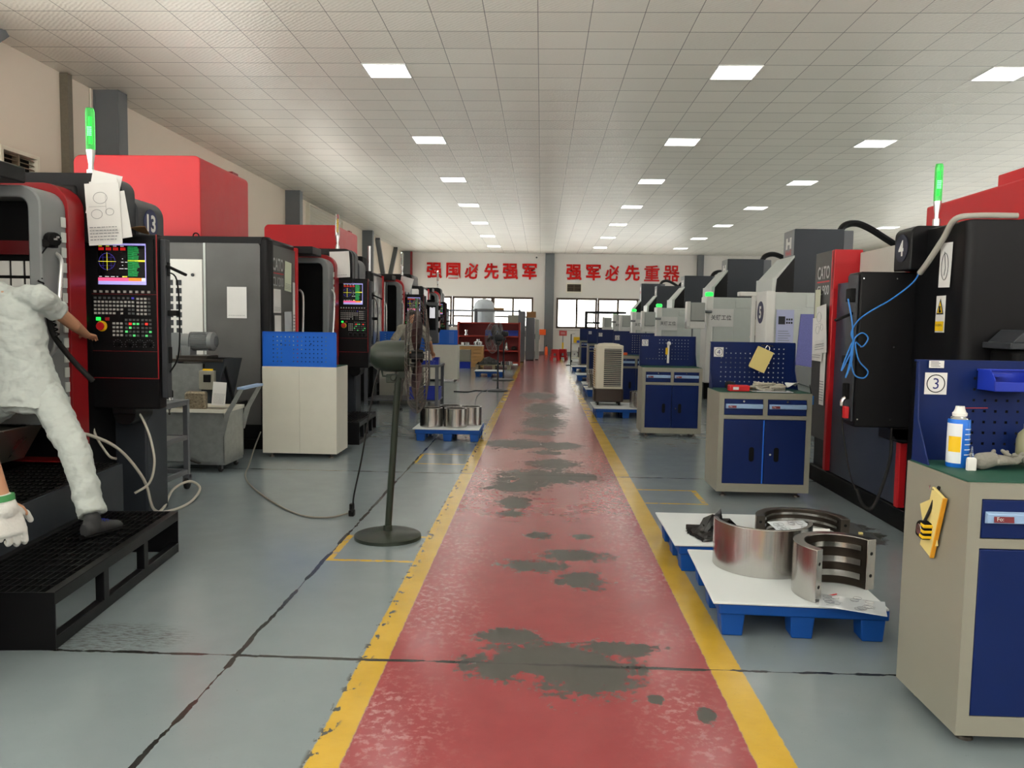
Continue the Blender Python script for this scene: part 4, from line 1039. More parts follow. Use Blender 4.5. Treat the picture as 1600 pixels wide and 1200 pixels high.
for i in range(12):
    a = 2*math.pi*i/12; g.rbox((-3.486, 8.5+.045*math.cos(a), 1.285+.045*math.sin(a)), (.003, .008, .04), Matrix.Rotation(a, 4, 'X'))
g.build('fan_cover', M_MIDGREY, mo)
g = W(MB()); g.box(-3.60, -3.44, 8.30, 8.42, .78, .98); cb = g.build('control_box', M_BEIGEGREY, t, bevel=.006)
g = W(MB()); g.box(-3.55, -3.47, 8.292, 8.30, .86, .94); g.build('socket_cover', M_BLACKMATT, cb, bevel=.01)
g = W(MB()); g.box(-3.57, -3.47, 8.33, 8.39, .98, .998); g.build('yellow_label', M_YELLOW, cb)
g = W(MB()); g.box(-4.10, -3.30, 8.34, 8.9, .55, .62); g.build('beam', M_BLACK, t, bevel=.004)
for (a, b) in ((-4.05, 8.4), (-3.36, 8.4), (-4.05, 8.84), (-3.36, 8.84)):
    g = W(MB()); g.box(a-.025, a+.025, b-.025, b+.025, 0, .55); g.build('leg', M_BLACK, t)
g = W(MB()); g.rbox((-3.33, 8.42, .86), (.03, .03, .5), Matrix.Rotation(R_(-14), 4, 'Y')); g.build('brace_bar', M_BLACK, t)

t = thing('chip_cart', 'galvanised chip cart on casters with slanted push handle', 'cart', (-3.5, 8.02, 0))
def W(mb): mb.off = Vector((-3.5, 8.02, 0)); return mb
x0, x1, y0, y1 = -3.86, -3.12, 7.76, 8.28
g = W(MB()); T_ = .006
g.box(x0, x1, y0, y0+T_, .10, .62); g.box(x0, x1, y1-T_, y1, .10, .62); g.box(x0, x0+T_, y0, y1, .10, .62); g.box(x0, x1, y0, y1, .10, .106); g.box(x1-T_, x1, y0, y1, .10, .62); g.build('hopper', M_GALV, t)
g = W(MB()); g.ring(rrect(x0-.01, x1+.01, y0-.012, y1+.012, n=1), rrect(x0+.012, x1-.012, y0+.012, y1-.012, n=1), .60, .635, 'Z'); g.build('rim', M_BEIGE, t, smooth=0)
for yy in (y0-.015, y1-.005):
    g = W(MB()); g.prism([(x1-.04, .38), (x1+.02, .60), (x1+.16, .84), (x1+.20, .84), (x1+.07, .60), (x1+.01, .38)], yy, yy+.02, 'Y'); g.build('handle_arm', M_GALV, t)
g = W(MB()); g.box(x1+.14, x1+.21, y0-.015, y1+.015, .835, .86); g.build('push_bar', M_LBLUE, t, bevel=.004)
g = W(MB()); g.box(x0+.02, x1-.0, y0+.02, y1-.02, .075, .10); g.build('chassis', M_GALV, t)
for a in (x0+.1, x1-.06):
    for b in (y0+.06, y1-.06):
        g = W(MB()); g.T = Matrix.Translation((a, b, .04)) @ Matrix.Rotation(R_(90), 4, 'Y'); g.lathe([(0, -.015), (.035, -.015), (.04, -.01), (.04, .01), (.035, .015), (0, .015)], n=18); wl = g.build('wheel', M_RUBBER, t)
        g = W(MB()); g.box(a-.02, a+.02, b-.02, b+.02, .03, .076); g.build('fork', M_MIDGREY, wl)
g = W(MB()); g.T = Matrix.Translation((x1-.30, y0-.03, .12)) @ Matrix.Rotation(R_(18), 4, 'Y'); g.box(-.05, .07, -.02, .02, -.006, .006); g.build('brake_pedal', M_DKSTEEL, t)
t = paper((-3.27, 8.02, .765), .13, .24, Matrix.Rotation(R_(28), 4, 'Z') @ FRONT @ Matrix.Rotation(R_(-12), 4, 'X'), 'white instruction card standing in the galvanised chip cart', rot=-6, seed=31, lines=9, curl=.006)
M_CHIPS = mat('metal chips in a clear bag', (138, 128, 108), 0.3, metal=.6, vary=.6, scale=60, bump=.9, bscale=70)
g = MB(); g.prism(rrect(-.11, .11, 0, .19, (.03, .03, .02, .04)), -.04, .04, 'Y'); solo(g, 'chip_bag', M_CHIPS, 'clear bag of metal chips standing in the galvanised cart', 'bag', (-3.50, 8.0, .60), bevel=.025)
g = MB(); g.box(-.36, .36, -.25, .25, 0, .04); solo(g, 'chip_pile', M_CHIPS, 'heap of metal chips filling the galvanised cart', 'metal chips', (-3.49, 8.02, .555))['kind'] = 'stuff'
t = thing('cream_box', 'cream box in place of a sunlit surface behind the grey tool trolley', 'tank', (-4.35, 8.72, 0))  # added box, its cream stands in for an unidentified sunlit surface
g = MB(); g.box(-.42, .18, -.4, .4, .04, .60); g.build('box_body', M_CREAM, t, bevel=.008)
g = MB(); g.box(-.44, .20, -.42, .42, .60, .63); g.build('lid', M_BLACK, t, bevel=.004)
for a in (-.38, .14):
    for b in (-.36, .36): g = MB(); g.cyl((a, b, 0), (a, b, .04), .03); g.build('foot', M_BLACKMATT, t)
# ================================================================ workbench cabinets
def pegboard(w, h, mat_, parent, skip=lambda i, j: False, pitch=.045, hole=.011, mx=.10, mz=.05, t=.0015, T=None, name='pegboard'):
    """perforated sheet in the local XZ plane, real square holes"""
    nx = int((w-2*mx)/pitch)+1; nz = int((h-2*mz)/pitch)+1
    x0 = (w-(nx-1)*pitch)/2; z0 = (h-(nz-1)*pitch)/2
    xs = [0]; zs = [0]
    for i in range(nx): xs += [x0+i*pitch-hole/2, x0+i*pitch+hole/2]
    for j in range(nz): zs += [z0+j*pitch-hole/2, z0+j*pitch+hole/2]
    xs.append(w); zs.append(h)
    g = MB()
    if T is not None: g.T = T
    v = [(x-w/2, 0, z) for z in zs for x in xs]; L = len(xs); fs = []
    for b in range(len(zs)-1):
        for a in range(L-1):
            if a % 2 == 1 and b % 2 == 1 and not skip((a-1)//2, (b-1)//2): continue
            fs.append((b*L+a, b*L+a+1, (b+1)*L+a+1, (b+1)*L+a))
    g.add(v, fs)
    o = g.build(name, mat_, parent, smooth=0)
    s = o.modifiers.new('sheet', 'SOLIDIFY'); s.thickness = t; s.offset = 0
    return o

def bench(label, loc, w=.82, d=.50, h=.96, peg=.42, carc=None, front=None, rz=0, mat_top=None, num=None, holes=None, grp='navy tool cabinets along the right of the aisle', handles=True, bold_edge=False):
    """front faces -Y; origin at front left floor corner"""
    carc = carc or M_BEIGEGREY; front = front or M_NAVY
    t = thing('tool_cabinet', label, 'tool cabinet', loc, rz, grp)
    b = MB(); f = .045; z0 = .05; zd = h-.235
    b.box(0, .018, 0, d, z0, h); b.box(w-.018, w, 0, d, z0, h); b.box(.018, w-.018, d-.015, d, z0, h); b.box(.018, w-.018, .02, d-.015, z0, z0+.02); b.box(.018, w-.018, .0, d-.015, h-.03, h)
    F0, F1 = -.02, 0
    b.box(0, f, F0, F1, z0, h); b.box(w-f, w, F0, F1, z0, h); b.box(f, w-f, F0, F1, h-.055, h); b.box(f, w-f, F0, F1, z0, z0+.075); b.box(f, w-f, F0, F1, zd, zd+.035); b.box(w/2-.02, w/2+.02, F0, F1, zd+.035, h-.055)
    b.build('carcass', carc, t, smooth=0)
    for i, (a, c) in enumerate(((f, w/2-.001), (w/2+.001, w-f))):
        g = MB(); g.T = Matrix.Translation((0, -.018, 0)); g.box(a+.002, c-.002, -.004, .016, z0+.077, zd-.004); dr = g.build('door', front, t, bevel=.003)
        hx = w/2 + (-.11 if i == 0 else .11); hz = z0+.077+(zd-z0-.08)*.46
        g = MB(); g.T = Matrix.Translation((0, -.018, 0)); g.prism(rrect(hx-.022, hx+.022, hz-.065, hz+.065, (.02,)*4), -.007, .0, 'Y'); g.build('recessed_handle', M_BLACKMATT, dr)
        if i == 1: g = MB(); g.T = Matrix.Translation((0, -.018, 0)); g.cyl((hx-.055, -.008, hz+.0), (hx-.055, .0, hz), .009, n=12); g.build('lock', M_CHROME, dr)
        if i == 0 and bold_edge: g = MB(); g.T = Matrix.Translation((0, -.018, 0)); g.box(c-.014, c-.002, -.006, -.002, z0+.08, zd-.008); g.build('edge_strip', M_BLUE, dr, smooth=0)
    for i, (a, c) in enumerate(((f, w/2-.02), (w/2+.02, w-f))):
        g = MB(); g.T = Matrix.Translation((0, -.018, 0)); g.box(a+.003, c-.003, -.004, .02, zd+.038, h-.058); dr = g.build('drawer', front, t, bevel=.003)
        zc = zd+.038+(h-.058-zd-.038)*.55
        g = MB(); g.T = Matrix.Translation((0, -.018, 0)); g.prism([(-.004, zc-.022), (-.022, zc-.018), (-.026, zc+.016), (-.004, zc+.022)], a+.012, c-.006, 'X'); hb = g.build('drawer_handle', M_LBLUE, dr, bevel=.002)
        g = MB(); g.T = Matrix.Translation((0, -.018, 0)); g.rbox((a+.068, -.0256, zc-.001), (.07, .001, .026), Matrix.Rotation(R_(-7), 4, 'X')); g.build('red_label', mat('maroon label', (112, 34, 42), .5), hb, smooth=0)
        g = MB(); g.T = Matrix.Translation((0, -.018, 0)); g.text('Fo:', (a+.055, -.0266, zc-.001), .014, FRONT @ Matrix.Rotation(R_(-7), 4, 'X')); g.build('label_lettering', M_PAPER, hb, smooth=0)
        g = MB(); g.T = Matrix.Translation((0, -.018, 0)); g.cyl(((a+c)/2, -.008, zc+.045), ((a+c)/2, 0, zc+.045), .009, n=12); g.build('lock', M_CHROME, dr)
    g = MB(); g.box(.004, w-.004, .004, d-.01, h, h+.006); g.build('worktop_mat', mat_top or M_MAT, t, bevel=.002)
    for x in (.08, w-.08):
        for y in (.07, d-.07): g = MB(); g.lathe([(.012, .05), (.012, .02), (.03, .012), (.032, 0), (0, 0)], (x, y, 0), n=14); g.build('foot', M_DKSTEEL, t)
    if peg:
        T = Matrix.Translation((w/2, d-.012, h+.006))
        pb = pegboard(w-.02, peg, front, t, skip=holes or (lambda i, j: False), T=T)
        g = MB(); g.box(.01, w-.01, d-.012, d+.012, h+peg, h+peg+.008)
        for s in (.01, w-.018): g.prism([(d-.16, h), (d-.012, h), (d-.012, h+peg), (d-.03, h+peg), (d-.045, h+.18)], s, s+.006, 'X')
        g.build('board_edge', front, pb, bevel=.001)
        if num:
            g = MB(); g.box(.045, .135, d-.016, d-.0135, h+peg-.135, h+peg-.045); pl = g.build('number_plate', M_PAPER, pb, smooth=0)
            g = MB(); n = 28; g.tube([(.09+.036*math.cos(2*math.pi*i/n), d-.0168, h+peg-.09+.036*math.sin(2*math.pi*i/n)) for i in range(n)], .002, n=4, closed=True); g.build('number_circle', M_INK, pl)
            g = MB(); g.text(num, (.09, d-.0175, h+peg-.09), .045, FRONT); g.build('number', mat('blue number ink', (34, 40, 110), .6), pl, smooth=0)
    return t
sk3 = lambda i, j: (j >= 7 and i < 11) or (i < 2)
CAB = [bench('nearest navy tool cabinet at the right edge, circled 3 on its pegboard', (1.545, 2.905, 0), h=.985, d=.47, peg=.415, num='3', holes=lambda i, j: i < 3 or j > 6 or (j == 6 and i > 8), w=.86),
       bench('navy tool cabinet with yellow gloves box on its pegboard, circled 4', (1.605, 7.20, 0), h=.945, peg=.435, num='4', holes=lambda i, j: (j == 7 and 1 < i < 11) or i < 0, bold_edge=True),
       bench('third navy tool cabinet, directly right of the steel drum and air cooler', (1.405, 11.05, 0), h=.955, peg=.42, num='5', holes=lambda i, j: (i < 4 and j > 1) or (j == 5 and i < 9) or j < 1),
       bench('fourth navy tool cabinet, behind the white air cooler', (1.40, 15.2, 0), h=.955, peg=.42, num='6', holes=lambda i, j: i < 6),
       bench('fifth navy tool cabinet, beyond the white air cooler', (1.40, 19.6, 0), h=.955, peg=.42, num='7', holes=lambda i, j: i < 6),
       bench('sixth navy tool cabinet, next to last toward the far wall', (1.42, 24.2, 0), h=.955, peg=.42, num='8', holes=lambda i, j: True),
       bench('farthest navy tool cabinet, beside the thin black pole', (1.40, 28.6, 0), h=.955, peg=.42, holes=lambda i, j: True)]
CG = 'pale backed tool cabinets on the left'
def backed(label, x, y, w, h, peg=.385):
    """seen from behind: back faces -Y, blue pegboard at the near edge"""
    t = thing('tool_cabinet', label, 'tool cabinet', (x, y, 0), 0, CG)
    g = MB(); g.box(0, w/2-.001, 0, .012, .05, h); g.build('back_panel', M_BEIGE, t, bevel=.002)
    g = MB(); g.box(w/2+.001, w, 0, .012, .05, h); g.build('back_panel', M_BEIGE, t, bevel=.002)
    g = MB(); g.box(.0, .014, .013, .48, .05, h); g.box(w-.014, w, .013, .48, .05, h); g.box(0, w, .48, .5, .05, h); g.box(.014, w-.014, .013, .48, .05, .07); g.box(.014, w-.014, .013, .48, h-.012, h); g.build('carcass', M_BEIGE, t, smooth=0)
    g = MB(); g.box(.005, w-.005, .02, .495, h, h+.006); g.build('worktop_mat', M_MAT, t)
    pb = pegboard(w-.01, peg, M_BLUE, t, T=Matrix.Translation((w/2, .012, h)), skip=(lambda i, j: i in (3, 4) and j < 4), mx=.1, mz=.055)
    g = MB(); g.box(.005, .013, .0, .03, h, h+peg); g.box(w-.013, w-.005, 0, .03, h, h+peg); g.box(.005, w-.005, 0, .03, h+peg-.006, h+peg); g.build('board_edge', M_BLUE, pb, smooth=0)
    for bx in (.26, .66):
        g = MB(); g.cyl((w*bx, .012, h+peg*.66), (w*bx, -.02, h+peg*.66), .006, n=8); g.build('bolt', M_CHROME, pb)
    for a in (.08, w-.08):
        for b in (.07, .43): g = MB(); g.lathe([(.012, .05), (.012, .02), (.03, .012), (.032, 0), (0, 0)], (a, b, 0), n=12); g.build('foot', M_DKSTEEL, t)
    return t
CABL = backed('near pale cabinet seen from behind, bright blue pegboard above, left of the floor fan', -3.07, 8.72, .83, 1.015)
CABM = backed('pale cabinet with blue pegboard behind the man in the grey shirt, partly hidden', -3.18, 15.7, .90, .95)
CABF = backed('far pale cabinet with blue pegboard left of the red shelf', -3.07, 20.7, .92, .95)

# things on the benches --------------------------------------------------------
x, y, h = 1.545, 2.905, .985+.006
t = thing('spray_can', 'blue and white spray can with red straw on the nearest navy cabinet', 'spray can', (1.665, 3.215, h))
g = MB(); g.lathe([(0, 0), (.032, 0), (.033, .004), (.033, .165), (.031, .17)], n=28); c_ = g.build('can_body', M_CANBLUE, t)
g = MB(); g.lathe([(.0335, .015), (.0335, .155)], n=10, a0=165, a1=260); g.build('white_band', M_CANWHITE, c_)
g = MB(); g.lathe([(.0338, .055), (.0338, .11)], n=10, a0=190, a1=255); g.build('yellow_badge', M_YELLOW, c_)
g = MB()
for i in range(6): g.lathe([(.0337, .045+.018*i), (.0337, .048+.018*i)], n=8, a0=275, a1=330)
g.build('small_print', M_CANWHITE, c_)
g = MB(); g.lathe([(.031, .17), (.026, .178), (.014, .184), (0, .184)], n=24); g.build('shoulder', M_CHROME, t)
g = MB(); g.lathe([(.021, .18), (.022, .19), (.018, .195), (.014, .207), (.013, .215), (0, .215)], n=20); nz = g.build('nozzle', M_WHITE, t)
g = MB(); g.cyl((.0, .0, .208), (.075, -.02, .212), .0015, n=6); g.build('straw', M_RUST, nz)
t.scale = (1.25, 1.25, 1.12)
t = thing('glue_bottle', 'small white glue bottle in front of the blue spray can', 'bottle', (1.67, 3.12, h))
g = MB(); g.prism(rrect(-.017, .017, 0, .052, (.003, .003, .01, .01)), -.009, .009, 'Y'); g.build('bottle_body', M_WHITE, t, bevel=.004)
g = MB(); g.lathe([(.008, .052), (.008, .066), (.004, .07), (.0025, .094), (0, .095)], n=14); g.build('nozzle_cap', M_GLASS, t)
def glove(loc, rz, label, seed):
    g = MB(); r = random.Random(seed)
    g.loft([((-.05, 0, .022), (0, .036, 0), (0, 0, .018)), ((-.02, 0, .026), (0, .042, 0), (0, 0, .022)), ((.03, .0, .022), (0, .038, 0), (0, 0, .018)), ((.05, 0, .016), (0, .03, 0), (0, 0, .012))])
    for i in range(4):
        a = -.03+.02*i; p0 = (.04, a, .02); p1 = (.075, a*1.3+r.uniform(-.01, .01), .025+r.uniform(0, .02)); p2 = (.07+r.uniform(0, .03), a*1.5, .018+r.uniform(.0, .04))
        g.capsule(p0, p1, .011, .010, 8); g.capsule(p1, p2, .010, .008, 8)
    g.capsule((-.01, .035, .03), (.03, .06, .05), .012, .009, 8); g.capsule((-.05, 0, .03), (-.09, .01, .022), .03, .034, 10)
    o = remeshed(g, 'work_glove', mat('grey cotton glove', (132, 130, 122), .95, bump=.5, bscale=70), None, .0035, 3)
    mn = min(v.co.z for v in o.data.vertices); o.data.transform(Matrix.Translation((0, 0, -mn)))
    o.location = loc; o.rotation_euler = (0, 0, R_(rz)); tag(o, label, 'glove', 'grey cotton gloves on the green bench mat')
glove((1.81, 3.17, h), 20, 'crumpled grey cotton glove left on the green bench mat', 1)
glove((1.94, 3.20, h), 200, 'crumpled grey cotton glove right on the green bench mat', 5)
g = MB(); g.lathe([(0, 0), (.035, 0), (.036, .01), (.036, .10), (.03, .125), (.012, .145), (.012, .165), (0, .165)], n=24); solo(g, 'olive_bottle', M_OLIVE, 'pale olive plastic bottle behind the gloves on the nearest navy cabinet', 'bottle', (1.98, 3.30, h))
t = thing('parts_bin', 'navy plastic parts bin hooked on the pegboard of the nearest cabinet', 'bin', (1.90, 3.29, 1.29))
def bin_mesh(w, d, hh, m, parent, wall=.004, name='bin_shell'):
    g = MB()
    g.box(-w/2, w/2, -d/2, d/2, 0, wall); g.box(-w/2, w/2, d/2-wall, d/2, 0, hh)
    for s in (-1, 1): xx = s*(w/2-wall/2); g.prism([(-d/2, 0), (d/2, 0), (d/2, hh), (-d/2*.4, hh), (-d/2, hh*.55)], xx-wall/2, xx+wall/2, 'X')
    g.box(-w/2, w/2, -d/2, -d/2+wall, 0, hh*.45); g.box(-w/2-.004, w/2+.004, d/2-.012, d/2, hh-.008, hh)
    return g.build(name, m, parent, bevel=.0015)
bin_mesh(.2, .13, .085, M_BIN, t)
g = MB(); g.box(-.08, .0, -.01, .055, .055, .07); g.build('bin_divider', M_BIN, t, smooth=0)
g = MB(); g.box(0, .06, -.002, 0, 0, .03); o = solo(g, 'bar_code_sticker', M_PAPER, 'small printed sticker at the top left of the nearest pegboard', 'sticker', (1.60, 3.352, 1.375))
g = MB()
for i in range(4): g.box(.006, .045-.006*(i % 2), -.0026, -.002, .006+.006*i, .008+.006*i)
g.build('printing', M_INK, o, smooth=0)
# left flank of the near cabinet: yellow notebook, tape measure, hook
X0 = 1.545
t = thing('yellow_notebook', 'yellow paper pad hung tilted on the side of the nearest cabinet', 'notebook', (X0-.012, 3.10, .80))
RX = Matrix.Rotation(R_(-90), 4, 'Z') @ Matrix.Rotation(R_(17), 4, 'Y')
g = MB(); g.T = RX; g.box(-.045, .045, -.012, .0, -.14, .12); pd = g.build('pad', M_YELLOWPAPER, t, bevel=.003)
g = MB(); g.T = RX; g.box(.046, .052, -.013, .002, -.14, .12); g.build('orange_edge', mat('orange binding', (226, 160, 40), .6), pd, smooth=0)
g = MB(); g.T = Matrix.Rotation(R_(-90), 4, 'Z') @ Matrix.Rotation(R_(-24), 4, 'Y'); g.box(-.09, .0, -.004, -.0005, -.10, .08); g.build('loose_page', M_YELLOWPAPER, t, smooth=0)
t = thing('tape_measure', 'black and yellow tape measure hanging by its strap on the nearest cabinet side', 'tape measure', (X0-.038, 3.125, .755))
g = MB(); g.T = Matrix.Rotation(R_(-90), 4, 'Z') @ Matrix.Rotation(R_(8), 4, 'Y'); g.prism(rrect(-.034, .034, -.034, .034, (.014, .014, .014, .03)), -.018, .018, 'Y'); c_ = g.build('tape_case', M_BLACKMATT, t, bevel=.006)
g = MB(); g.T = Matrix.Rotation(R_(-90), 4, 'Z') @ Matrix.Rotation(R_(8), 4, 'Y')
for i in range(3): g.prism(rrect(.004, .0365, -.026+.022*i, -.014+.022*i, (.004,)*4), -.0195, .0195, 'Y')
g.build('yellow_grip', M_YELLOW, c_, bevel=.002)
g = MB(); g.T = Matrix.Rotation(R_(-90), 4, 'Z'); g.lathe([(0, .0205), (.02, .0195), (.021, .018)], (-.006, 0, 0), n=24, axis=Matrix.Rotation(R_(90), 4, 'X')); g.build('face_disc', M_CHROME, c_)
g = MB(); g.tube([(0, 0, .03), (.012, -.02, .09), (.03, -.03, .165), (.034, -.03, .172)], .006, n=6, smooth=4); g.build('strap', M_RUBBER, t)
g = MB(); g.tube([(.034, -.03, .16), (.0, -.03, .165), (-.002, -.03, .18)], .003, n=6); g.build('hook', M_CHROME, t)

# bench 4 clutter
y4 = 7.20; h4 = .951
t = thing('yellow_pouch', 'pale yellow cloth pouch hanging tilted from the pegboard of cabinet 4', 'pouch', (2.13, 7.62, 1.36))
g = MB(); g.T = Matrix.Rotation(R_(24), 4, 'Y'); g.prism(rrect(-.075, .075, -.25, -.04, (.012, .012, .0, .0)), -.05, -.0, 'Y'); g.build('pouch', M_YELLOWPAPER, t, bevel=.008)
g = MB(); g.rbox((0, -.01, .0), (.11, .006, .012), Matrix.Rotation(R_(5), 4, 'Y')); g.tube([(0, -.012, 0), (-.02, -.02, -.03), (.01, -.025, -.05), (.02, -.02, -.02), (0, -.012, 0)], .004, n=6, smooth=4); g.build('hanger', M_CHROME, t)
t = thing('red_tool_case', 'red tool case with white lettering on cabinet 4', 'case', (1.80, 7.30, h4))
g = MB(); g.box(-.09, .09, -.05, .05, 0, .055); g.build('case_body', M_ORANGE if False else M_REDPL, t, bevel=.008)
g = MB(); g.box(-.06, -.01, -.052, -.05, .015, .04); g.build('label', M_PAPER, t, smooth=0)
t = thing('mallet', 'black headed mallet lying behind the red case on cabinet 4', 'mallet', (1.76, 7.45, h4))
g = MB(); g.cyl((0, -.05, .04), (0, .05, .04), .04, n=20); g.build('head', M_RUBBER, t, bevel=.006)
g = MB(); g.cyl((.03, 0, .04), (.25, -.02, .02), .012, n=10); g.build('handle', M_WOOD, t)
g = MB()
rnd = random.Random(9)
for i in range(9): g.tube([(rnd.uniform(-.16, .16), rnd.uniform(-.06, .06), rnd.uniform(.012, .07)) for k in range(6)], .010, n=6, smooth=4)
solo(g, 'rag_bundle', mat('greasy pale rag', (170, 166, 152), .8, vary=.4, scale=40), 'tangle of greasy pale rags on cabinet 4', 'rag', (2.10, 7.42, h4))
g = MB(); g.sheet((0, 0, 0), .36, .16, Matrix.Identity(4), t=.004, curl=.001, rot=-4); solo(g, 'drawing_sleeve', M_PLASTICBAG, 'flat plastic sleeve with drawing at the front of cabinet 4', 'drawing', (2.08, 7.27, h4+.003))
t = thing('blue_grip_tool', 'blue gripped air gun hanging at the right end of cabinet 4', 'tool', (2.455, 7.30, .86))
g = MB(); g.box(-.015, .02, -.015, .015, -.02, .06); g.tube([(0, 0, -.02), (.0, .01, -.06), (-.01, .0, -.12)], .008, n=6); g.build('grip', M_BCABLE, t, bevel=.008)
g = MB(); g.cyl((0, 0, .06), (-.02, .0, .16), .004, n=6); g.build('nozzle', M_BLACKMATT, t)
g = MB(); g.tube([(0, 0, -.1), (.01, 0, -.2), (-.012, .02, -.26), (0.0, .0, -.31)], .004, n=6, smooth=4); g.build('hose', M_RUBBER, t)
g = MB(); g.sheet((0, 0, 0), .10, .09, Matrix.Identity(4), t=.003, curl=.02, seed=8); solo(g, 'pale_cloth', M_PAPER, 'pale folded cloth at the back right of cabinet 4', 'cloth', (2.35, 7.55, h4+.02))
# bench 5: paper cutter on board; bench 6 items
t = thing('caliper_tool', 'white and yellow tool hanging on the pegboard of the third navy cabinet', 'tool', (1.82, 11.5, 1.22))
g = MB(); g.box(-.015, .015, -.02, 0, -.22, .05); g.build('scale', M_PAPER, t, bevel=.004)
g = MB(); g.box(-.04, -.005, -.03, -.005, -.10, .0); g.build('yellow_grip', M_YELLOW, t, bevel=.008)
g = MB(); g.ball((0.005, -.02, .06), .03); g.build('knob', M_PAPER, t)
t = thing('orange_tool_case', 'small orange case on the fourth navy cabinet beside the air cooler', 'case', (1.56, 15.3, .961))
g = MB(); g.box(-.09, .09, -.04, .04, 0, .05); g.build('case_body', M_ORANGE, t, bevel=.008)

# ================================================================ air cooler
t = thing('air_cooler', 'white louvred portable air cooler standing on a blue pallet', 'air cooler', (1.17, 13.80, .166))
g = MB(); g.prism(rrect(-.25, .25, -.22, .22, (.05,)*4), .06, .28, 'Z'); g.build('water_base', mat('brown plastic', (58, 46, 40), .45), t, bevel=.012)
g = MB(); g.prism(rrect(-.235, .235, -.215, .215, (.04,)*4), .28, 1.02, 'Z'); bd = g.build('housing', M_CREAM, t, bevel=.012)
g = MB(); g.box(-.09, .20, -.222, -.212, .32, .96); g.build('louvre_backing', M_DKGREY, bd, smooth=0)
g = MB()
for i in range(19): g.rbox((.055, -.222, .335+.0335*i), (.30, .022, .006), Matrix.Rotation(R_(-30), 4, 'X'))
g.build('louvre', M_CREAM, bd, smooth=0)
g = MB(); g.box(-.245, -.232, -.16, .16, .32, .96); g.build('honeycomb_pad', mat('brown honeycomb', (150, 118, 76), .8, vary=.5, scale=60), bd, smooth=0)
g = MB()
for i in range(16): g.box(-.25, -.24, -.17, .17, .34+.04*i, .35+.04*i)
g.build('side_grille', M_CREAM, bd, smooth=0)
g = MB(); g.lathe([(.26, 1.02), (.24, 1.04), (.1, 1.055), (0, 1.055)], n=4, axis=Matrix.Rotation(R_(45), 4, 'Z')); g.build('top_cap', M_CREAM, bd)
for a in (-.18, .18):
    for b in (-.16, .16): g = MB(); g.T = Matrix.Translation((a, b, .03)) @ Matrix.Rotation(R_(90), 4, 'Y'); g.cyl((0, 0, -.015), (0, 0, .015), .03, n=14); g.build('caster', M_RUBBER, t); 
g = MB()
for a in (-.18, .18):
    for b in (-.16, .16): g.box(a-.02, a+.02, b-.02, b+.02, .03, .07)
g.build('caster_mount', M_BLACKMATT, t)

# ================================================================ pallets and steel rings
def pallet(label, loc, w, d, h=.15, rz=0, board=True, over=.02):
    t = thing('plastic_pallet', label, 'pallet', loc, rz, 'blue plastic pallets')
    g = MB(); g.box(0, w, 0, d, h-.055, h); g.build('deck', M_PALLET, t, bevel=.008)
    for i in range(3):
        for j in range(3):
            a = (.0, w/2-.06, w-.12)[i]+.012*(1-i); b = (.0, d/2-.06, d-.12)[j]+.012*(1-j)
            g = MB(); g.prism([(a+.01, 0), (a+.11, 0), (a+.12, h-.05), (a, h-.05)], b, b+.12, 'Y'); g.build('foot', M_PALLET, t, bevel=.006)
    if board:
        g = MB(); g.sheet((w/2-over, d/2, h+.001), w+over, d+over*1.5, Matrix.Identity(4), t=.012, curl=.0); b_ = g.build('top_board', M_BOARD, t, bevel=.004)
    return t
pallet('nearest blue pallet with white board at lower right, carrying two steel half rings', (.905, 3.90, 0), .82, .90, h=.165, rz=-2.5)
pallet('blue pallet with white board just behind the nearest one, under black plastic film', (.885, 4.93, 0), .95, .82, h=.165)
pallet('blue pallet with white board under the steel rings left of the aisle', (-1.60, 10.18, 0), .84, .78)
pallet('blue pallet with white board under the air cooler', (.925, 13.15, 0), 1.0, 1.0)
pallet('white topped blue pallet left of the far standing fans', (-1.86, 22.7, 0), .82, .75)
pallet('blue pallet beyond the air cooler, nearest of the small far row', (1.0, 17.0, 0), .62, .9)
pallet('blue pallet beyond the air cooler, second of the small far row', (1.02, 18.35, 0), .7, .9)
pallet('blue pallet beyond the air cooler, third of the small far row', (1.02, 21.8, 0), .7, .9)
pallet('blue pallet beyond the air cooler, farthest of the small far row', (1.05, 26.0, 0), .7, .9)
Z = .179
def half_ring(label, c, ro, ri, h, a0, a1, grooves=True, m=None):
    t = thing('steel_half_ring', label, 'steel ring', (c[0], c[1], c[2]), 0, 'machined steel half rings')
    g = MB(); g.arc_block(ro, ri, 0, h, a0, a1, n=48); r = g.build('ring_body', m or M_STEEL, t, bevel=.002)
    if grooves:
        for k, (z0, z1) in enumerate(((.18, .30), (.46, .58), (.76, .86))):
            g = MB(); g.arc_block(ri, ri-.014, h*z0, h*z1, a0+10, a1-10, n=36); g.build('inner_rib', M_STEEL, r)
        g = MB(); g.arc_block(ri+.001, ri-.002, .004, h-.004, a0+1, a1-1, n=36); g.build('bore_lining', mat('dark bore', (58, 52, 46), .4, metal=.8), r)
        for a in (a0, a1):
            ca, sa = math.cos(R_(a)), math.sin(R_(a)); rm = (ro+ri)/2; sgn = -1 if a == a0 else 1
            for zz in (.28, .72):
                p = Vector((rm*ca, rm*sa, h*zz)); tq = Vector((-sa, ca, 0))*sgn
                g = MB(); g.cyl(p-tq*.004, p+tq*.0008, .009, n=14); g.build('bolt_hole', M_BLACKMATT, r)
    return t
half_ring('large polished half ring on the nearest pallet, curved outside facing the camera', (1.28, 4.53, Z), .27, .245, .265, 172, 352)
half_ring('open half ring with bolt holes on the nearest pallet, hollow side turned to the right', (1.545, 4.055, Z), .23, .175, .265, 22, 222)
half_ring('low dark half ring on the second pallet behind the polished ring', (1.70, 5.12, Z), .29, .235, .14, -8, 178, m=M_DKSTEEL)
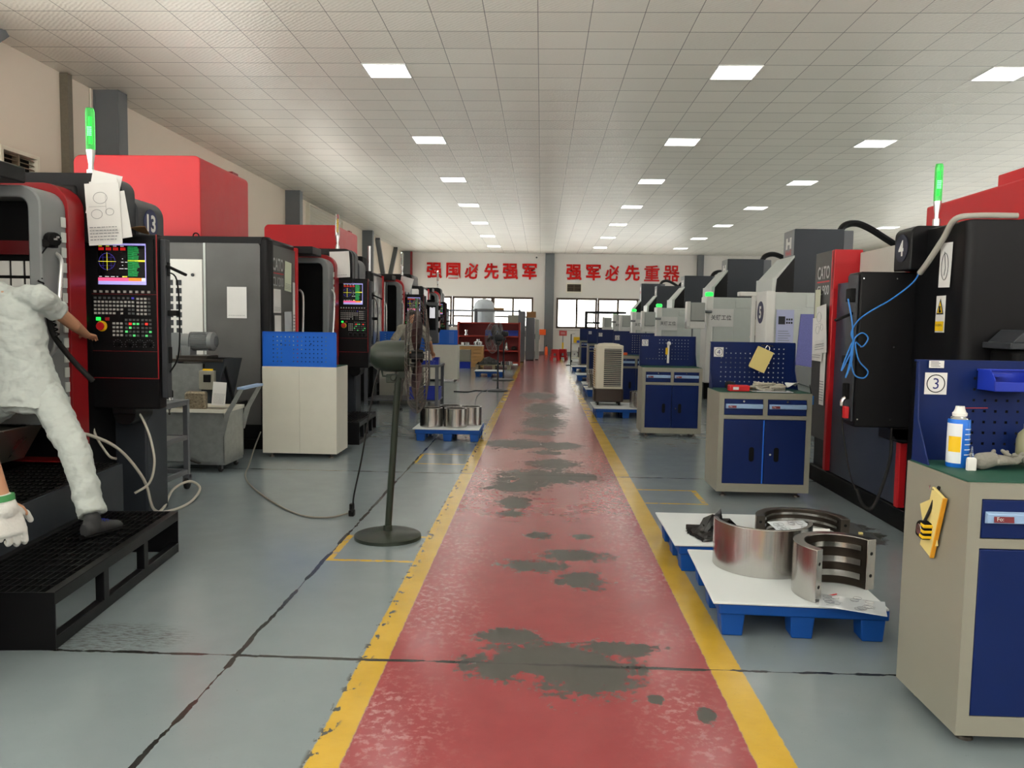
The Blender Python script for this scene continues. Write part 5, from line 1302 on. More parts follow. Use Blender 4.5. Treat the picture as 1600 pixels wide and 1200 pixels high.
g = MB(); g.lathe([(.05, 0), (.05, .03), (.03, .032), (.03, 0)], n=20); solo(g, 'steel_bushing', M_DKSTEEL, 'small dark steel bushing inside the low half ring', 'bushing', (1.62, 5.2, Z))
def film(label, loc, seed):
    r = random.Random(seed); g = MB()
    v = []; n = 11
    for j in range(n):
        for i in range(n):
            x = (i/(n-1)-.5)*.34; y = (j/(n-1)-.5)*.26
            e = min(i, j, n-1-i, n-1-j)
            v.append((x+r.uniform(-.012, .012), y+r.uniform(-.012, .012), .004 if e == 0 else min(.15, .03*e)*r.uniform(.35, 1.15)+.01))
    g.add(v, [(j*n+i, j*n+i+1, (j+1)*n+i+1, (j+1)*n+i) for j in range(n-1) for i in range(n-1)])
    o = solo(g, 'plastic_film', M_BLACKBAG, label, 'plastic film', loc, rz=15, smooth=25)
    s = o.modifiers.new('t', 'SOLIDIFY'); s.thickness = .002
    return o
film('crumpled black plastic film on the second pallet left of the polished ring', (1.17, 5.15, Z), 4)
g = MB(); g.box(-.05, .05, -.03, .03, 0, .035); solo(g, 'rubber_block', M_RUBBER, 'black rubber block beside the crumpled plastic film', 'block', (1.04, 5.26, Z), bevel=.004)
def sleeve(label, loc, w, d, rz, tilt=0, drawing=True):
    t = thing('drawing_sleeve', label, 'drawing', loc, rz, 'drawings in plastic sleeves')
    T = Matrix.Rotation(R_(tilt), 4, 'X')
    g = MB(); g.sheet((0, 0, 0), w, d, T, t=.003, curl=.004, seed=int(w*1000)); a = g.build('sleeve', M_PLASTICBAG, t, smooth=60)
    g = MB(); rnd = random.Random(5); g.T = T @ Matrix.Translation((0, 0, .015))
    for i in range(26):
        x = rnd.uniform(-.4, .3)*w; y = rnd.uniform(-.42, .42)*d
        if rnd.random() < .6: g.box(x, x+rnd.uniform(.03, .12)*w, y, y+.0025, -.0004, .0004)
        else: g.tube([(x+.02*math.cos(k*.52), y+.02*math.sin(k*.52), 0) for k in range(12)], .001, n=3, closed=True)
    g.build('printing', M_LINE, a, smooth=0)
    return t
sleeve('drawing in a clear sleeve at the front right of the nearest pallet', (1.545, 3.875, Z+.002), .30, .21, -20)
sleeve('drawing in a clear sleeve propped inside the low dark half ring', (1.60, 4.98, Z+.10), .26, .18, 18, 12)
g = MB(); g.box(-.06, .06, -.05, .05, 0, .002); o_ = solo(g, 'white_card', M_PAPER, 'white card leaning inside the low dark half ring', 'card', (1.74, 4.90, Z+.075)); o_.rotation_euler = (R_(60), 0, R_(-5))
g = MB(); g.tube([(0, 0, .003), (.04, .03, .003), (.09, .04, .003), (.13, .06, .003)], .003, n=6, smooth=4); solo(g, 'red_tie', M_REDPL, 'thin red tie lying beside the open half ring', 'tie', (1.40, 3.98, Z))
def drum(label, loc, r, h, wall=.02):
    g = MB(); g.lathe([(r-wall, 0), (r, 0), (r, h), (r-wall, h), (r-wall, 0)], n=36); return solo(g, 'steel_ring', M_STEEL, label, 'steel ring', loc, group='machined steel rings', bevel=.0015)
zz = .165
drum('left ring of the front row on the left pallet', (-1.42, 10.42, zz), .15, .245)
drum('middle ring of the front row on the left pallet', (-1.10, 10.42, zz), .15, .245)
drum('right ring of the front row on the left pallet', (-.925, 10.68, zz), .15, .245)
drum('back ring on the left pallet, right of centre', (-1.20, 10.76, zz), .15, .245)
drum('steel ring on the air cooler pallet beside the third cabinet', (1.66, 13.35, zz), .16, .27)
drum('steel ring on the small pallet nearest beyond the air cooler', (1.20, 17.4, zz), .16, .30)
drum('steel ring on the second small pallet beyond the air cooler', (1.25, 18.8, zz), .16, .32)
g = MB(); g.box(-.014, .014, -.01, .01, 0, .012); solo(g, 'yellow_offcut', M_YELLOWPAPER, 'tiny yellow offcut on the oily floor by the right machine', 'offcut', (2.42, 5.98, 0))

# ================================================================ near right black lathe (number 4)
t = R4 = thing('cnc_vertical_lathe', 'black vertical lathe with red edges, number 4 disc and lit beacon, at right', 'machine', (2.75, 6.2, 0))
def W(): m_ = MB(); m_.off = Vector((2.75, 6.2, 0)); return m_
g = W(); g.box(2.80, 5.6, 5.3, 8.2, .12, 1.95); g.box(3.1, 5.6, 5.3, 7.67, 1.95, 2.26); g.box(2.80, 5.6, 7.73, 8.2, 1.95, 2.26); g.build('body', M_BLACK, t, bevel=.02)
g = W(); g.prism([(2.78, 5.25), (2.78, 7.75), (2.62, 7.75), (2.50, 7.5), (2.52, 7.35), (2.74, 6.3), (2.80, 5.9)], 0, .14, 'Z')
g.v = []; g.f = []; g.mi = []; g.box(2.76, 5.6, 5.3, 8.2, 0, .16); g.build('plinth', M_BLACKMATT, t, bevel=.01)
g = W(); g.box(2.775, 2.80, 6.2, 7.66, .17, 1.95); g.build('door_panel', mat('blue grey door paint', (44, 50, 66), .35, vary=.2, scale=3), t, bevel=.004)
for (yy, zt) in ((7.72, 2.27), (6.16, 2.0)):
    g = W(); g.box(2.74, 2.80, yy-.035, yy+.035, .17, zt); g.build('red_edge', M_RED, t, bevel=.008)
g = W(); g.box(2.745, 2.80, 7.745, 8.2, .45, 2.27); lp = g.build('logo_panel', mat('logo strip grey', (64, 64, 62), .4), t, bevel=.004)
logo(lp, 2.742-2.75, 7.96-6.2, 2.07, 'CL900', None, FACE_NX, 1.1)
g = W(); g.box(2.74, 3.0, 7.67, 7.72, 1.9, 2.27); g.build('red_edge', M_RED, t, bevel=.006)
g = W(); g.box(2.97, 3.1, 6.13, 7.66, 1.96, 2.24); g.build('door_header', mat('pale grey header', (188, 186, 178), .4), t, bevel=.005)
g = W(); g.prism(rrect(2.62, 3.3, 1.96, 2.27, (.01, .01, .01, .06)), 5.85, 6.12, 'Y'); nh = g.build('number_housing', M_BLACK, t, bevel=.015)
g = W(); g.cyl((2.62, 5.99, 2.12), (2.614, 5.99, 2.12), .10, n=28); g.build('number_disc', mat('dark navy disc', (30, 34, 52), .5), nh)
g = W(); g.text('4', (2.612, 5.99, 2.12), .115, FACE_NX, bold=.03); g.build('number', M_WHITE, nh, smooth=0)
beacon((.10, -.22, 2.265-.0), '', 'green', .78, t)
# control pendant, its plain back to the photographer
g = W(); g.box(2.34, 2.86, 6.0, 6.24, .80, 1.95); pn = g.build('control_pendant', M_BLACK, t, bevel=.012)
g = W(); g.box(2.325, 2.34, 6.03, 6.21, .84, 1.93); g.build('edge_strip', M_DKGREY, pn, bevel=.004)
g = W()
for xx in (2.36, 2.60, 2.83):
    for z_ in (.86, 1.4, 1.9): g.cyl((xx, 6.0, z_), (xx, 5.996, z_), .006, n=8)
g.build('screws', M_CHROME, pn)
for q in ((2.29, 2.34, 6.05, 6.15, 1.73, 1.83), (2.27, 2.33, 6.05, 6.12, 1.27, 1.33), (2.30, 2.34, 6.08, 6.16, 1.0, 1.12)): g = W(); g.box(*q); g.build('cable_clip', M_BLACKMATT, pn, bevel=.006)
g = W(); g.rbox((2.27, 6.1, 1.62), (.15, .04, .02), Matrix.Rotation(R_(-24), 4, 'Y')); g.build('stylus_arm', M_BLACKMATT, pn, bevel=.006)
g = W(); g.tube([(2.37, 6.1, 1.0), (2.31, 6.1, 1.01), (2.285, 6.1, .99), (2.28, 6.1, .95)], .016, n=8, smooth=4); g.build('hose_elbow', M_CHROME, pn)
g = W(); g.tube([(2.28, 6.1, .96), (2.30, 6.1, .75), (2.36, 6.1, .45), (2.42, 6.1, .30)], .006, n=6, smooth=5); g.tube([(2.42, 6.1, .32), (2.47, 6.1, .2), (2.54, 6.1, .17), (2.60, 6.1, .30), (2.66, 6.1, .55), (2.66, 6.1, .78)], .013, n=8, smooth=6); g.build('coolant_hose', M_RUBBER, pn)
g = W(); g.box(2.285, 2.315, 6.04, 6.10, .86, .95); g.build('red_trigger', M_REDPL, pn, bevel=.004)
g = W(); g.cyl((2.72, 6.02, .78), (2.72, 6.24, .78), .10, n=20); g.box(2.62, 2.86, 6.02, 6.24, .70, .80); g.build('pendant_knuckle', M_BLACK, t, bevel=.01)
# nearer electrical cabinet with rounded edge
g = W(); pl = [(2.735, 6.0), (2.735, 5.45)] + [(2.80-.065*math.cos(a*.2618), 5.36-.065*math.sin(a*.2618)) for a in range(7)] + [(5.4, 5.295), (5.4, 5.98)]
g.prism(pl, .1, 2.245, 'Z'); ec = g.build('electrical_cabinet', M_BLACK, t, bevel=.008)
g = W(); g.box(2.9, 4.4, 5.0, 5.29, 0, 1.42); g.build('lower_unit', M_BLACKMATT, t, bevel=.03)
g = W(); g.box(2.86, 3.6, 4.98, 5.3, 1.42, 1.46); g.prism([(2.88, 1.46), (3.6, 1.46), (3.6, 1.54), (2.96, 1.54)], 5.0, 5.28, 'Y'); g.build('unit_lid', M_DKGREY, t, bevel=.006)
g = W(); g.tube([(3.14+.035*math.cos(a*.5236), 5.08, 1.585+.04*math.sin(a*.5236)) for a in range(12)], .012, n=8, closed=True); g.cyl((3.14, 5.08, 1.52), (3.14, 5.08, 1.56), .022); g.build('lifting_eye', M_CHROME, t)
g = W(); g.box(3.6, 5.6, 5.4, 7.76, 2.2, 2.68); rt = g.build('red_hood', M_RED, t, bevel=.015)
g = W(); g.box(4.0, 5.4, 6.86, 7.32, 2.66, 2.90); g.build('red_hood_cap', M_RED, rt, bevel=.01)
cable('conduit_pipe', [(2.665, 5.79, 1.93), (2.675, 5.70, 2.0), (2.70, 5.55, 2.15), (2.705, 5.42, 2.258), (2.80, 5.34, 2.272), (3.05, 5.33, 2.272)], .020, mat('grey conduit', (168, 166, 156), .5), 'pale grey conduit bent over the edge of the right black electrical cabinet', 'pipe')
cable('data_cable', [(2.665, 5.79, 1.94), (2.63, 5.82, 1.86), (2.52, 5.88, 1.75), (2.40, 5.95, 1.66), (2.32, 5.97, 1.59), (2.28, 5.98, 1.50), (2.30, 5.98, 1.42), (2.26, 5.98, 1.30), (2.22, 5.98, 1.22), (2.27, 5.98, 1.38), (2.31, 5.97, 1.47), (2.36, 5.97, 1.50), (2.40, 5.97, 1.46), (2.36, 5.97, 1.40), (2.31, 5.97, 1.43), (2.34, 5.97, 1.30), (2.41, 5.97, 1.22), (2.38, 5.97, 1.17), (2.31, 5.97, 1.20), (2.28, 5.97, 1.35), (2.30, 5.97, 1.45), (2.27, 5.97, 1.25), (2.25, 5.97, 1.17), (2.29, 5.97, 1.30), (2.29, 5.97, 1.48), (2.275, 5.98, 1.62), (2.26, 6.02, 1.75)], .0055, M_BCABLE, 'bright blue cable drooping from the conduit into a looped bundle on the right pendant', 'cable', smooth=5, n=6)
G = 'sheets on the right black lathe'
pp = paper((2.728, 5.56, 1.97), .155, .30, FACE_NX, 'white sheet with an oval pen loop on the black electrical cabinet', G, rot=-2, seed=41, lines=0, curl=.001)
g = MB(); n = 20; g.tube([(-.006, .045*math.cos(2*math.pi*i/n), -.01+.09*math.sin(2*math.pi*i/n)) for i in range(n)], .002, n=4, closed=True); g.tube([(-.006, .01, .09), (-.006, -.01, -.02), (-.006, .005, -.07)], .002, n=4); g.build('pen_loop', M_INK, pp)
t = thing('warning_sign', 'yellow triangle warning notice on the black electrical cabinet', 'sign', (2.729, 5.60, 1.64), group=None)
g = MB(); g.quad((0, 0, 0), .125, .25, FACE_NX); sg = g.build('plate', M_PAPER, t, smooth=0); sg.modifiers.new('t', 'SOLIDIFY').thickness = .002
def tri(s, z, x, m, nm):
    g = MB(); g.add([(x, s, z-s*.95), (x, -s, z-s*.95), (x, 0, z+s*1.25)], [(0, 1, 2)]); return g.build(nm, m, sg, smooth=0)
tri(.050, .045, -.0035, M_INK, 'black_triangle'); tri(.036, .042, -.0045, M_YELLOW, 'yellow_triangle')
g = MB(); g.box(-.006, -.0046, -.010, .012, .01, .055); g.box(-.006, -.0046, -.018, .004, .012, .026); g.build('hand_symbol', M_INK, sg, smooth=0)
g = MB(); g.box(-.0045, -.0025, -.055, .055, -.115, -.05); yb = g.build('yellow_band', M_YELLOW, sg, smooth=0)
g = MB(); g.text('当心机械伤人', (-.0055, 0, -.075), .018, FACE_NX, w=.095); g.build('lettering', M_INK, yb, smooth=0)
paper((2.742-.012, 8.05, 1.72), .14, .38, FACE_NX, 'pale chart with blue emblem under the maker lettering of the right lathe', G, seed=44, mat_=mat('pale chart', (196, 200, 176), .6), curl=.001, lines=2)
paper((2.742-.02, 7.97, 1.42), .30, .42, FACE_NX, 'lower white drawing sheet on the right lathe logo strip', G, seed=45, curl=.004, lines=2)
paper((2.742-.03, 7.85, 1.52), .30, .46, FACE_NX, 'overlapping white drawing sheet with sketches on the right lathe logo strip', G, rot=5, seed=46, curl=.006, lines=3, drawing=True)
paper((2.742-.012, 7.83, 1.05), .13, .52, FACE_NX, 'narrow instruction strip beside the red edge of the right lathe', G, seed=47, curl=.001, lines=8)

# ================================================================ light grey milling machines in a row on the right
def mill(label, xf, Yn, num=None, sheet_txt=None, depth=3.3, ztop=2.06, col=True, ch=3.1, lit=True, pend=True, x_col=None):
    """xf front plane (faces -X), Yn near side plane; column box sits at Yn+.8"""
    t = thing('milling_machine', label, 'machine', (xf, Yn, 0), group='light grey milling machines')
    xc = (x_col if x_col is not None else 4.02)-xf
    fd = .62
    g = MB(); g.prism([(.07, 0), (2.4, 0), (2.4, depth), (.80, depth), (.80, fd), (.07, fd)], .35, ztop, 'Z'); g.build('enclosure', M_LTGREY, t, bevel=.012)
    g = MB(); g.prism([(.02, .1), (2.3, .1), (2.3, depth), (.75, depth), (.75, fd), (.02, fd)], 0, .35, 'Z'); g.build('base', M_BLACKMATT, t)
    g = MB(); g.box(0, .14, -.02, .55, .35, ztop+.02); g.build('corner_post', M_WHITE, t, bevel=.02)
    g = MB(); g.box(.76, .80, fd+.15, depth-.3, .9, ztop-.1); dr = g.build('front_door', M_LTGREY, t, bevel=.01)
    g = MB(); g.box(.75, .762, fd+.4, depth-.6, 1.1, 1.75); g.build('door_window', M_BLACK, dr)
    g = MB(); g.box(.16, .56, -.014, .004, 1.0, ztop-.25); g.box(.60, 2.3, -.010, .004, ztop-.22, ztop-.03); g.build('side_panels', M_LTGREY, t, bevel=.006)
    g = MB(); g.prism([(.3, .75), (1.0, .55), (1.0, .9), (.3, 1.0)], -.28, .0, 'Y'); g.build('chip_chute', M_GREY, t, bevel=.01)
    if col:
        g = MB(); g.box(xc, xc+.78, .75, 1.3, ztop-.2, ch); cb = g.build('column_cover', M_SLATE, t, bevel=.015)
        g = MB(); g.box(xc-.006, xc, .76, 1.29, ztop, ch-.01); g.build('pale_face', M_GREY, cb, smooth=0)
        g = MB(); g.text('HAAS', (xc-.009, 1.02, ch-.36), .09, FACE_NX, bold=.03, w=.3); g.build('maker_lettering', M_RED, cb, smooth=0)
        g = MB(); g.text('H', (xc-.009, 1.02, ch-.21), .18, FACE_NX, bold=.06, w=.28); g.build('maker_mark', M_WHITE, cb, smooth=0)
        g = MB(); w0 = xc-.34; g.prism([(w0, ztop-.05), (xc, ztop-.05), (xc, ztop+.62), (w0+.03, ztop+.26), (w0, ztop+.26)], .70, 1.65, 'Y'); wd = g.build('spindle_cover', M_LTGREY, t, bevel=.006)
        g = MB(); g.prism([(w0+.05, ztop-.05), (xc-.004, ztop-.05), (xc-.004, ztop+.58), (w0+.07, ztop+.24)], .69, .70, 'Y'); g.build('dark_cheek', M_BLACK, wd, smooth=0)
        g = MB(); P = [(xc+.82, 1.1, ch-.02), (xc+.9, 1.1, ch+.10), (xc+1.08, 1.1, ch+.14), (xc+1.3, 1.1, ch+.06), (xc+1.6, 1.1, ch-.12), (xc+1.9, 1.1, ch-.3)]
        g.tube(P, .055, n=8, smooth=6); g.build('cable_carrier', M_BLACK, t)
        g = MB(); g.box(xc+.80, xc+.98, .9, 1.25, ztop-.1, ch); g.build('carrier_post', M_MIDGREY, t, bevel=.01)
        g = MB(); g.box(xc+1.0, xc+2.0, .95, 1.25, ztop-.1, ch-.36); g.build('rear_housing', M_LTGREY, t, bevel=.02)
    if pend:
        g = MB(); g.box(-.36, -.07, -.25, -.02, ztop-.50, ztop-.12); pn = g.build('control_pendant', mat('pendant grey', (168, 172, 168), .45), t, bevel=.02)
        g = MB(); g.box(-.44, -.36, -.22, .0, ztop-.62, ztop-.10); g.box(-.44, -.05, -.2, -.03, ztop-.66, ztop-.50); g.build('keyboard_shelf', M_WHITE, pn, bevel=.015)
        g = MB(); g.cyl((-.05, -.1, ztop-.3), (.1, -.05, ztop-.3), .03); g.build('pendant_arm', M_GREY, pn); g = MB(); g.cyl((-.3, -.12, ztop-.64), (-.3, -.12, ztop-1.1), .018); g.build('hanging_lead', M_GREY, pn)
    if lit:
        g = MB(); g.lathe([(0, 0), (.07, 0), (.085, .02), (.085, .07), (.06, .09), (0, .09)], (.07, .1, ztop+.02), n=16); g.build('green_lamp', M_GREENGLOW, t)
    if num:
        g = MB(); g.T = Matrix.Translation((-.004, .27, ztop-.30)); g.cyl((0, 0, 0), (.006, 0, 0), .17, n=32); nd = g.build('number_disc', mat('navy round plate', (28, 32, 78), .5), t)
        g = MB(); g.text(num, (-.007, .27, ztop-.30), .19, FACE_NX, bold=.04); g.build('number', M_WHITE, nd, smooth=0)
    if sheet_txt:
        g = MB(); g.box(.05, .56, -.032, -.022, ztop-.61, ztop-.24); sh = g.build('notice_board', M_PAPER, t, smooth=0)
        g = MB(); g.text(sheet_txt, (.305, -.034, ztop-.42), .11, FRONT, bold=.012, w=.42); g.build('notice_lettering', mat('grey ink', (78, 82, 86), .7), sh, smooth=0)
    return t
K = '关键工位'
MILLS = [mill('nearest light grey milling machine, navy 5 disc on its post, behind cabinet 4', 3.38, 12.25, '5', None, x_col=4.0, ch=3.10, lit=False, pend=False),
         mill('second milling machine, notice board above the pegboard of cabinet 4', 3.44, 16.9, None, K, x_col=4.02, ch=3.0, ztop=2.14),
         mill('third milling machine, green lamp under its dark column', 3.16, 22.1, None, K, x_col=4.02, ch=2.95, ztop=2.02),
         mill('fourth milling machine, small notice board, toward the far window', 3.12, 27.7, None, K, x_col=4.05, ch=2.93, ztop=1.98),
         mill('farthest milling machine under the right window', 2.9, 32.5, None, K, x_col=4.1, ch=3.25, ztop=1.95)]
# details of the nearest mill
g = MB(); g.box(.16, .42, -.03, -.016, 1.25, 1.80); s_ = g.build('blue_notice', M_BLUESHEET, MILLS[0], smooth=0)
g = MB(); g.box(.19, .29, -.032, -.03, 1.58, 1.70, 0)
for i in range(3):
    for j in range(2): g.box(.305+.035*i, .33+.035*i, -.032, -.03, 1.59+.05*j, 1.62+.05*j)
g.build('notice_pictures', M_INK, s_, smooth=0)
g = MB()
for i in range(6): g.box(.19, .38-.02*(i % 3), -.032, -.03, 1.30+.035*i, 1.308+.035*i)
g.build('notice_lines', M_LINE, s_, smooth=0)
g = MB(); g.prism([(.46, .75), (1.1, .75), (1.1, 1.74), (.52, 1.74)], -.03, -.012, 'Y'); g.build('blue_vinyl_panel', M_BLUEVINYL, MILLS[0], smooth=0)
g = MB(); g.box(-.24, .5, .62, .8, 2.02, 2.09); g.build('roof_ledge', M_WHITE, MILLS[0], bevel=.01)
g = MB(); g.box(-.06, .0, .56, .60, 1.0, 2.02); g.build('door_rail', M_WHITE, MILLS[0], smooth=0)
g = MB(); g.box(-.02, .5, .70, .72, 1.0, 1.95); g.build('open_recess', M_DKGREY, MILLS[0], smooth=0)
g = MB(); g.box(-.05, .06, .60, .69, 1.16, 1.18); g.build('recess_shelf', M_CREAM, MILLS[0], smooth=0)
g = MB(); g.box(-.03, .06, .62, .68, 1.18, 1.24); g.build('orange_tray', M_ORANGE, MILLS[0], smooth=0)
g = MB(); g.prism([(-.06, 1.36), (.06, 1.42), (.06, 1.62), (.03, 1.66)], .62, .66, 'Y'); g.build('door_bracket', M_CREAM, MILLS[0], bevel=.006)
# ================================================================ standing fans
def fan(label, base, head_z, lean, yaw, R=.37, body=M_GREENPAINT, wires=48, motor_r=.11, motor_l=.26, base_r=.235, pole_r=.024, cage_m=None, knob=True):
    """axis of the head points along local +x rotated by yaw"""
    t = thing('pedestal_fan', label, 'fan', base, 0, 'standing pedestal fans')
    g = MB(); g.lathe([(0, .055), (.05, .052), (.9*base_r, .032), (base_r, .022), (base_r, 0), (0, 0)], n=40); g.lathe([(.034, .04), (.03, .09), (0, .09)], n=16); g.build('base', body, t)
    top = Vector(lean) + Vector((0, 0, head_z-motor_r-.03))
    g = MB(); g.cyl((0, 0, .05), top, pole_r, n=16); g.build('pole', body, t)
    H = Matrix.Translation(Vector(lean)+Vector((-.035, 0, head_z)) if base[1] < 8 else Vector(lean)+Vector((0, 0, head_z))) @ Matrix.Rotation(R_(yaw), 4, 'Z')
    g = MB(); g.T = H; g.rbox((-.0, 0, -motor_r-.045), (.10, .05, .06)); g.rbox((.06, 0, -motor_r-.01), (.06, .05, .07)); g.cyl((0, -.04, -motor_r-.04), (0, .04, -motor_r-.04), .02); g.build('bracket', body, t, bevel=.004)
    ax = Matrix.Rotation(R_(90), 4, 'Y')
    g = MB(); g.T = H; L = motor_l
    g.lathe([(0, -L*.62), (motor_r*.55, -L*.60), (motor_r*.88, -L*.45), (motor_r, -L*.2), (motor_r, L*.38), (motor_r*.9, L*.42), (0, L*.42)], n=28, axis=ax); mo = g.build('motor_housing', body, t)
    xc = L*.42+.055
    # cage
    cm = cage_m or mat('brown grey wire', (74, 68, 64), .45)
    g = MB(); g.T = H; wr = .0019
    prof = [(.06, -.085), (.5*R, -.08), (.82*R, -.062), (.97*R, -.025), (R, 0), (.97*R, .025), (.82*R, .062), (.5*R, .08), (.05, .085)]
    for i in range(wires):
        a = 2*math.pi*i/wires; ca, sa = math.cos(a), math.sin(a)
        g.tube([(xc+x, r*ca, r*sa) for r, x in prof], wr, n=4)
    for r, x in ((.06, -.085), (.5*R, -.08), (.82*R, -.062), (R, 0), (.82*R, .062), (.5*R, .08), (.05, .085)):
        g.tube([(xc+x, r*math.cos(2*math.pi*i/36), r*math.sin(2*math.pi*i/36)) for i in range(36)], wr*1.7, n=5, closed=True)
    g.cyl((xc-.09, 0, 0), (xc-.08, 0, 0), .065); g.cyl((xc+.083, 0, 0), (xc+.09, 0, 0), .055)
    g.build('cage', cm, t)
    for k in range(3):
        b = MB(); b.T = H @ Matrix.Translation((xc, 0, 0)) @ Matrix.Rotation(R_(120*k+20), 4, 'X')
        v = []; n = 8
        for j in range(n+1):
            r = .05+(R*.9-.05)*j/n; wd = .03+.05*math.sin(math.pi*min(1, j/n*1.05)); tw = R_(38-18*j/n)
            for s_ in (-1, 1): v.append((s_*wd*math.sin(tw)*.9, s_*wd*math.cos(tw), r))
        b.add(v, [(2*j, 2*j+1, 2*j+3, 2*j+2) for j in range(n)])
        bo = b.build('blade', mat('dark blade', (56, 34, 34), .4), t, smooth=60); bo.modifiers.new('t', 'SOLIDIFY').thickness = .004
    g = MB(); g.T = H; g.cyl((L*.4, 0, 0), (xc+.05, 0, 0), .02); g.lathe([(.045, -.04), (.05, 0), (.045, .04), (0, .045)], (xc, 0, 0), n=20, axis=ax); g.build('hub', M_BLACK, t)
    if knob: g = MB(); g.T = H; g.tube([(-L*.3, -.04, -motor_r*.9), (-L*.28, -.02, -motor_r-.03), (.04, -.02, -motor_r-.04)], .008, n=6); g.build('tilt_lever', body, t)
    return t
F1 = fan('large dark green industrial pedestal fan, nearest, standing in the small yellow bay', (-1.06, 5.55, 0), 1.29, (.07, 0, 0), 8, R=.40)
fan('grey standing fan left of the aisle, nearer of the far pair', (-.955, 18.0, 0), 1.20, (0, 0, 0), 160, R=.35, body=M_DKGREY, wires=44, motor_r=.08, motor_l=.2, cage_m=M_GREY, pole_r=.02)
fan('grey standing fan left of the aisle, farther of the far pair', (-.99, 21.5, 0), 1.24, (0, 0, 0), 172, R=.32, body=M_DKGREY, wires=40, motor_r=.08, motor_l=.2, cage_m=M_GREY, pole_r=.02, base_r=.3)
cable('power_cable', [(-1.10, 5.49, 1.23), (-1.14, 5.47, 1.10), (-1.19, 5.5, .85), (-1.26, 5.6, .55), (-1.36, 5.8, .25), (-1.42, 6.02, .10), (-1.45, 6.12, .04)], .006, M_RUBBER, 'black power cable hanging from the green fan to its plug', 'cable')
t = thing('cable_plug', 'black plug and socket joint lying on the floor behind the green fan', 'plug', (-1.46, 6.15, 0))
g = MB(); g.box(-.022, .022, -.03, .03, 0, .05); g.build('socket', M_BLACKMATT, t, bevel=.008)
g = MB(); g.box(-.016, .016, -.025, .025, .05, .10); g.build('plug', M_BLACKMATT, t, bevel=.006)
cable('extension_cable', [(-1.49, 6.15, .02), (-1.62, 6.05, .008), (-1.85, 6.1, .008), (-2.2, 6.5, .008), (-2.6, 7.1, .008), (-2.85, 7.6, .008), (-3.0, 8.1, .02), (-3.03, 8.35, .16), (-3.05, 8.6, .30)], .008, mat('grey cable', (110, 108, 100), .5), 'thin grey extension cable curving across the grey floor from the plug to the chip cart', 'cable')
cable('thin_cable', [(-1.0, 18.1, .008), (-1.25, 18.0, .008), (-1.3, 16.5, .008), (-1.15, 14.0, .008), (-1.1, 12.2, .008), (-1.25, 11.3, .008)], .006, M_BLACK, 'thin black cable on the floor from the far fans toward the ring pallet', 'cable')
cable('thin_cable', [(-1.9, 17.6, .008), (-1.6, 17.5, .008), (-1.45, 17.9, .008), (-1.2, 17.8, .008)], .012, M_BLACK, 'short black cable on the floor left of the far fans', 'cable')

# ================================================================ work table with the man in grey
t = thing('work_table', 'grey steel table behind the floor fan, where the man in grey works', 'table', (-2.53, 14.9, 0))
g = MB(); g.box(-.69, .69, -.45, .45, .71, .75); g.build('tabletop', M_MIDGREY, t, bevel=.004)
for a in (-.65, .65):
    for b in (-.41, .41): g = MB(); g.box(a-.03, a+.03, b-.03, b+.03, 0, .71); g.build('leg', M_MIDGREY, t, bevel=.003)
g = MB(); g.box(-.67, .67, -.43, .43, .08, .105); g.build('lower_shelf', M_MIDGREY, t)
t = thing('blue_crate', 'blue plastic crate under the steel table behind the man in grey', 'crate', (-2.12, 14.75, .106))
g = MB(); w, d, hh = .27, .18, .23
g.box(-w, w, -d, d, 0, .006)
for s_ in (-1, 1): g.box(s_*w-.004, s_*w+.004, -d, d, 0, hh); g.box(-w, w, s_*d-.004, s_*d+.004, 0, hh)
g.build('crate_shell', M_BIN, t, bevel=.002)
g = MB(); g.ring(rrect(-w-.01, w+.01, -d-.01, d+.01, n=1), rrect(-w, w, -d, d, n=1), hh-.02, hh, 'Z'); g.build('rim', M_BIN, t, smooth=0)
t = thing('parts_tray', 'flat blue tray on the steel table under the hand of the man in grey', 'tray', (-2.08, 14.68, .752)); bin_mesh(.26, .2, .07, M_BIN, t, name='tray_shell')
t = thing('parts_bin', 'small blue parts bin at the right end of the steel table', 'bin', (-1.93, 14.72, .752)); bin_mesh(.12, .2, .13, M_BIN, t)

# ================================================================ far left store: shelf, rack, lockers, crates
t = thing('red_shelf', 'low wide red steel shelf unit at the far left', 'shelf', (-1.9, 29.2, 0))
g = MB(); g.box(-1.12, 1.12, .42, .45, .04, 1.55); g.build('back_panel', mat('deep red oxide', (124, 30, 30), .5), t)
for s_ in (-1, 1): g = MB(); g.box(s_*1.12-.03, s_*1.12+.03, -.05, .45, 0, 1.57); g.build('upright', M_RUST, t, bevel=.003)
for z in (.10, .52, 1.05, 1.53): g = MB(); g.box(-1.1, 1.1, -.05, .44, z-.03, z+.02); g.build('shelf_board', M_RUST, t, bevel=.003)
def sbin(x, lab): q = thing('parts_bin', lab, 'bin', (x, 29.35, 1.072), group='blue bins on the red shelf'); bin_mesh(.38, .3, .20, M_BIN, q, .006)
sbin(-1.84, 'left blue bin on the red shelf, seen through the far fan'); sbin(-1.43, 'middle blue bin on the red shelf'); sbin(-1.02, 'right blue bin on the red shelf')
g = MB(); g.lathe([(.08, 0), (.08, .05), (.05, .06), (.05, .14), (.07, .15), (.07, .2), (0, .2)], n=18); solo(g, 'metal_fitting', M_CHROME, 'bright metal fitting at the left of the red shelf', 'fitting', (-2.73, 29.25, 1.072))
g = MB(); g.lathe([(.10, 0), (.10, .05), (.06, .07), (.04, .18), (.07, .2), (.02, .3), (0, .3)], n=18); solo(g, 'metal_fitting', M_CHROME, 'bright stacked fitting on the lower board of the red shelf, right', 'fitting', (-1.25, 29.3, .542))
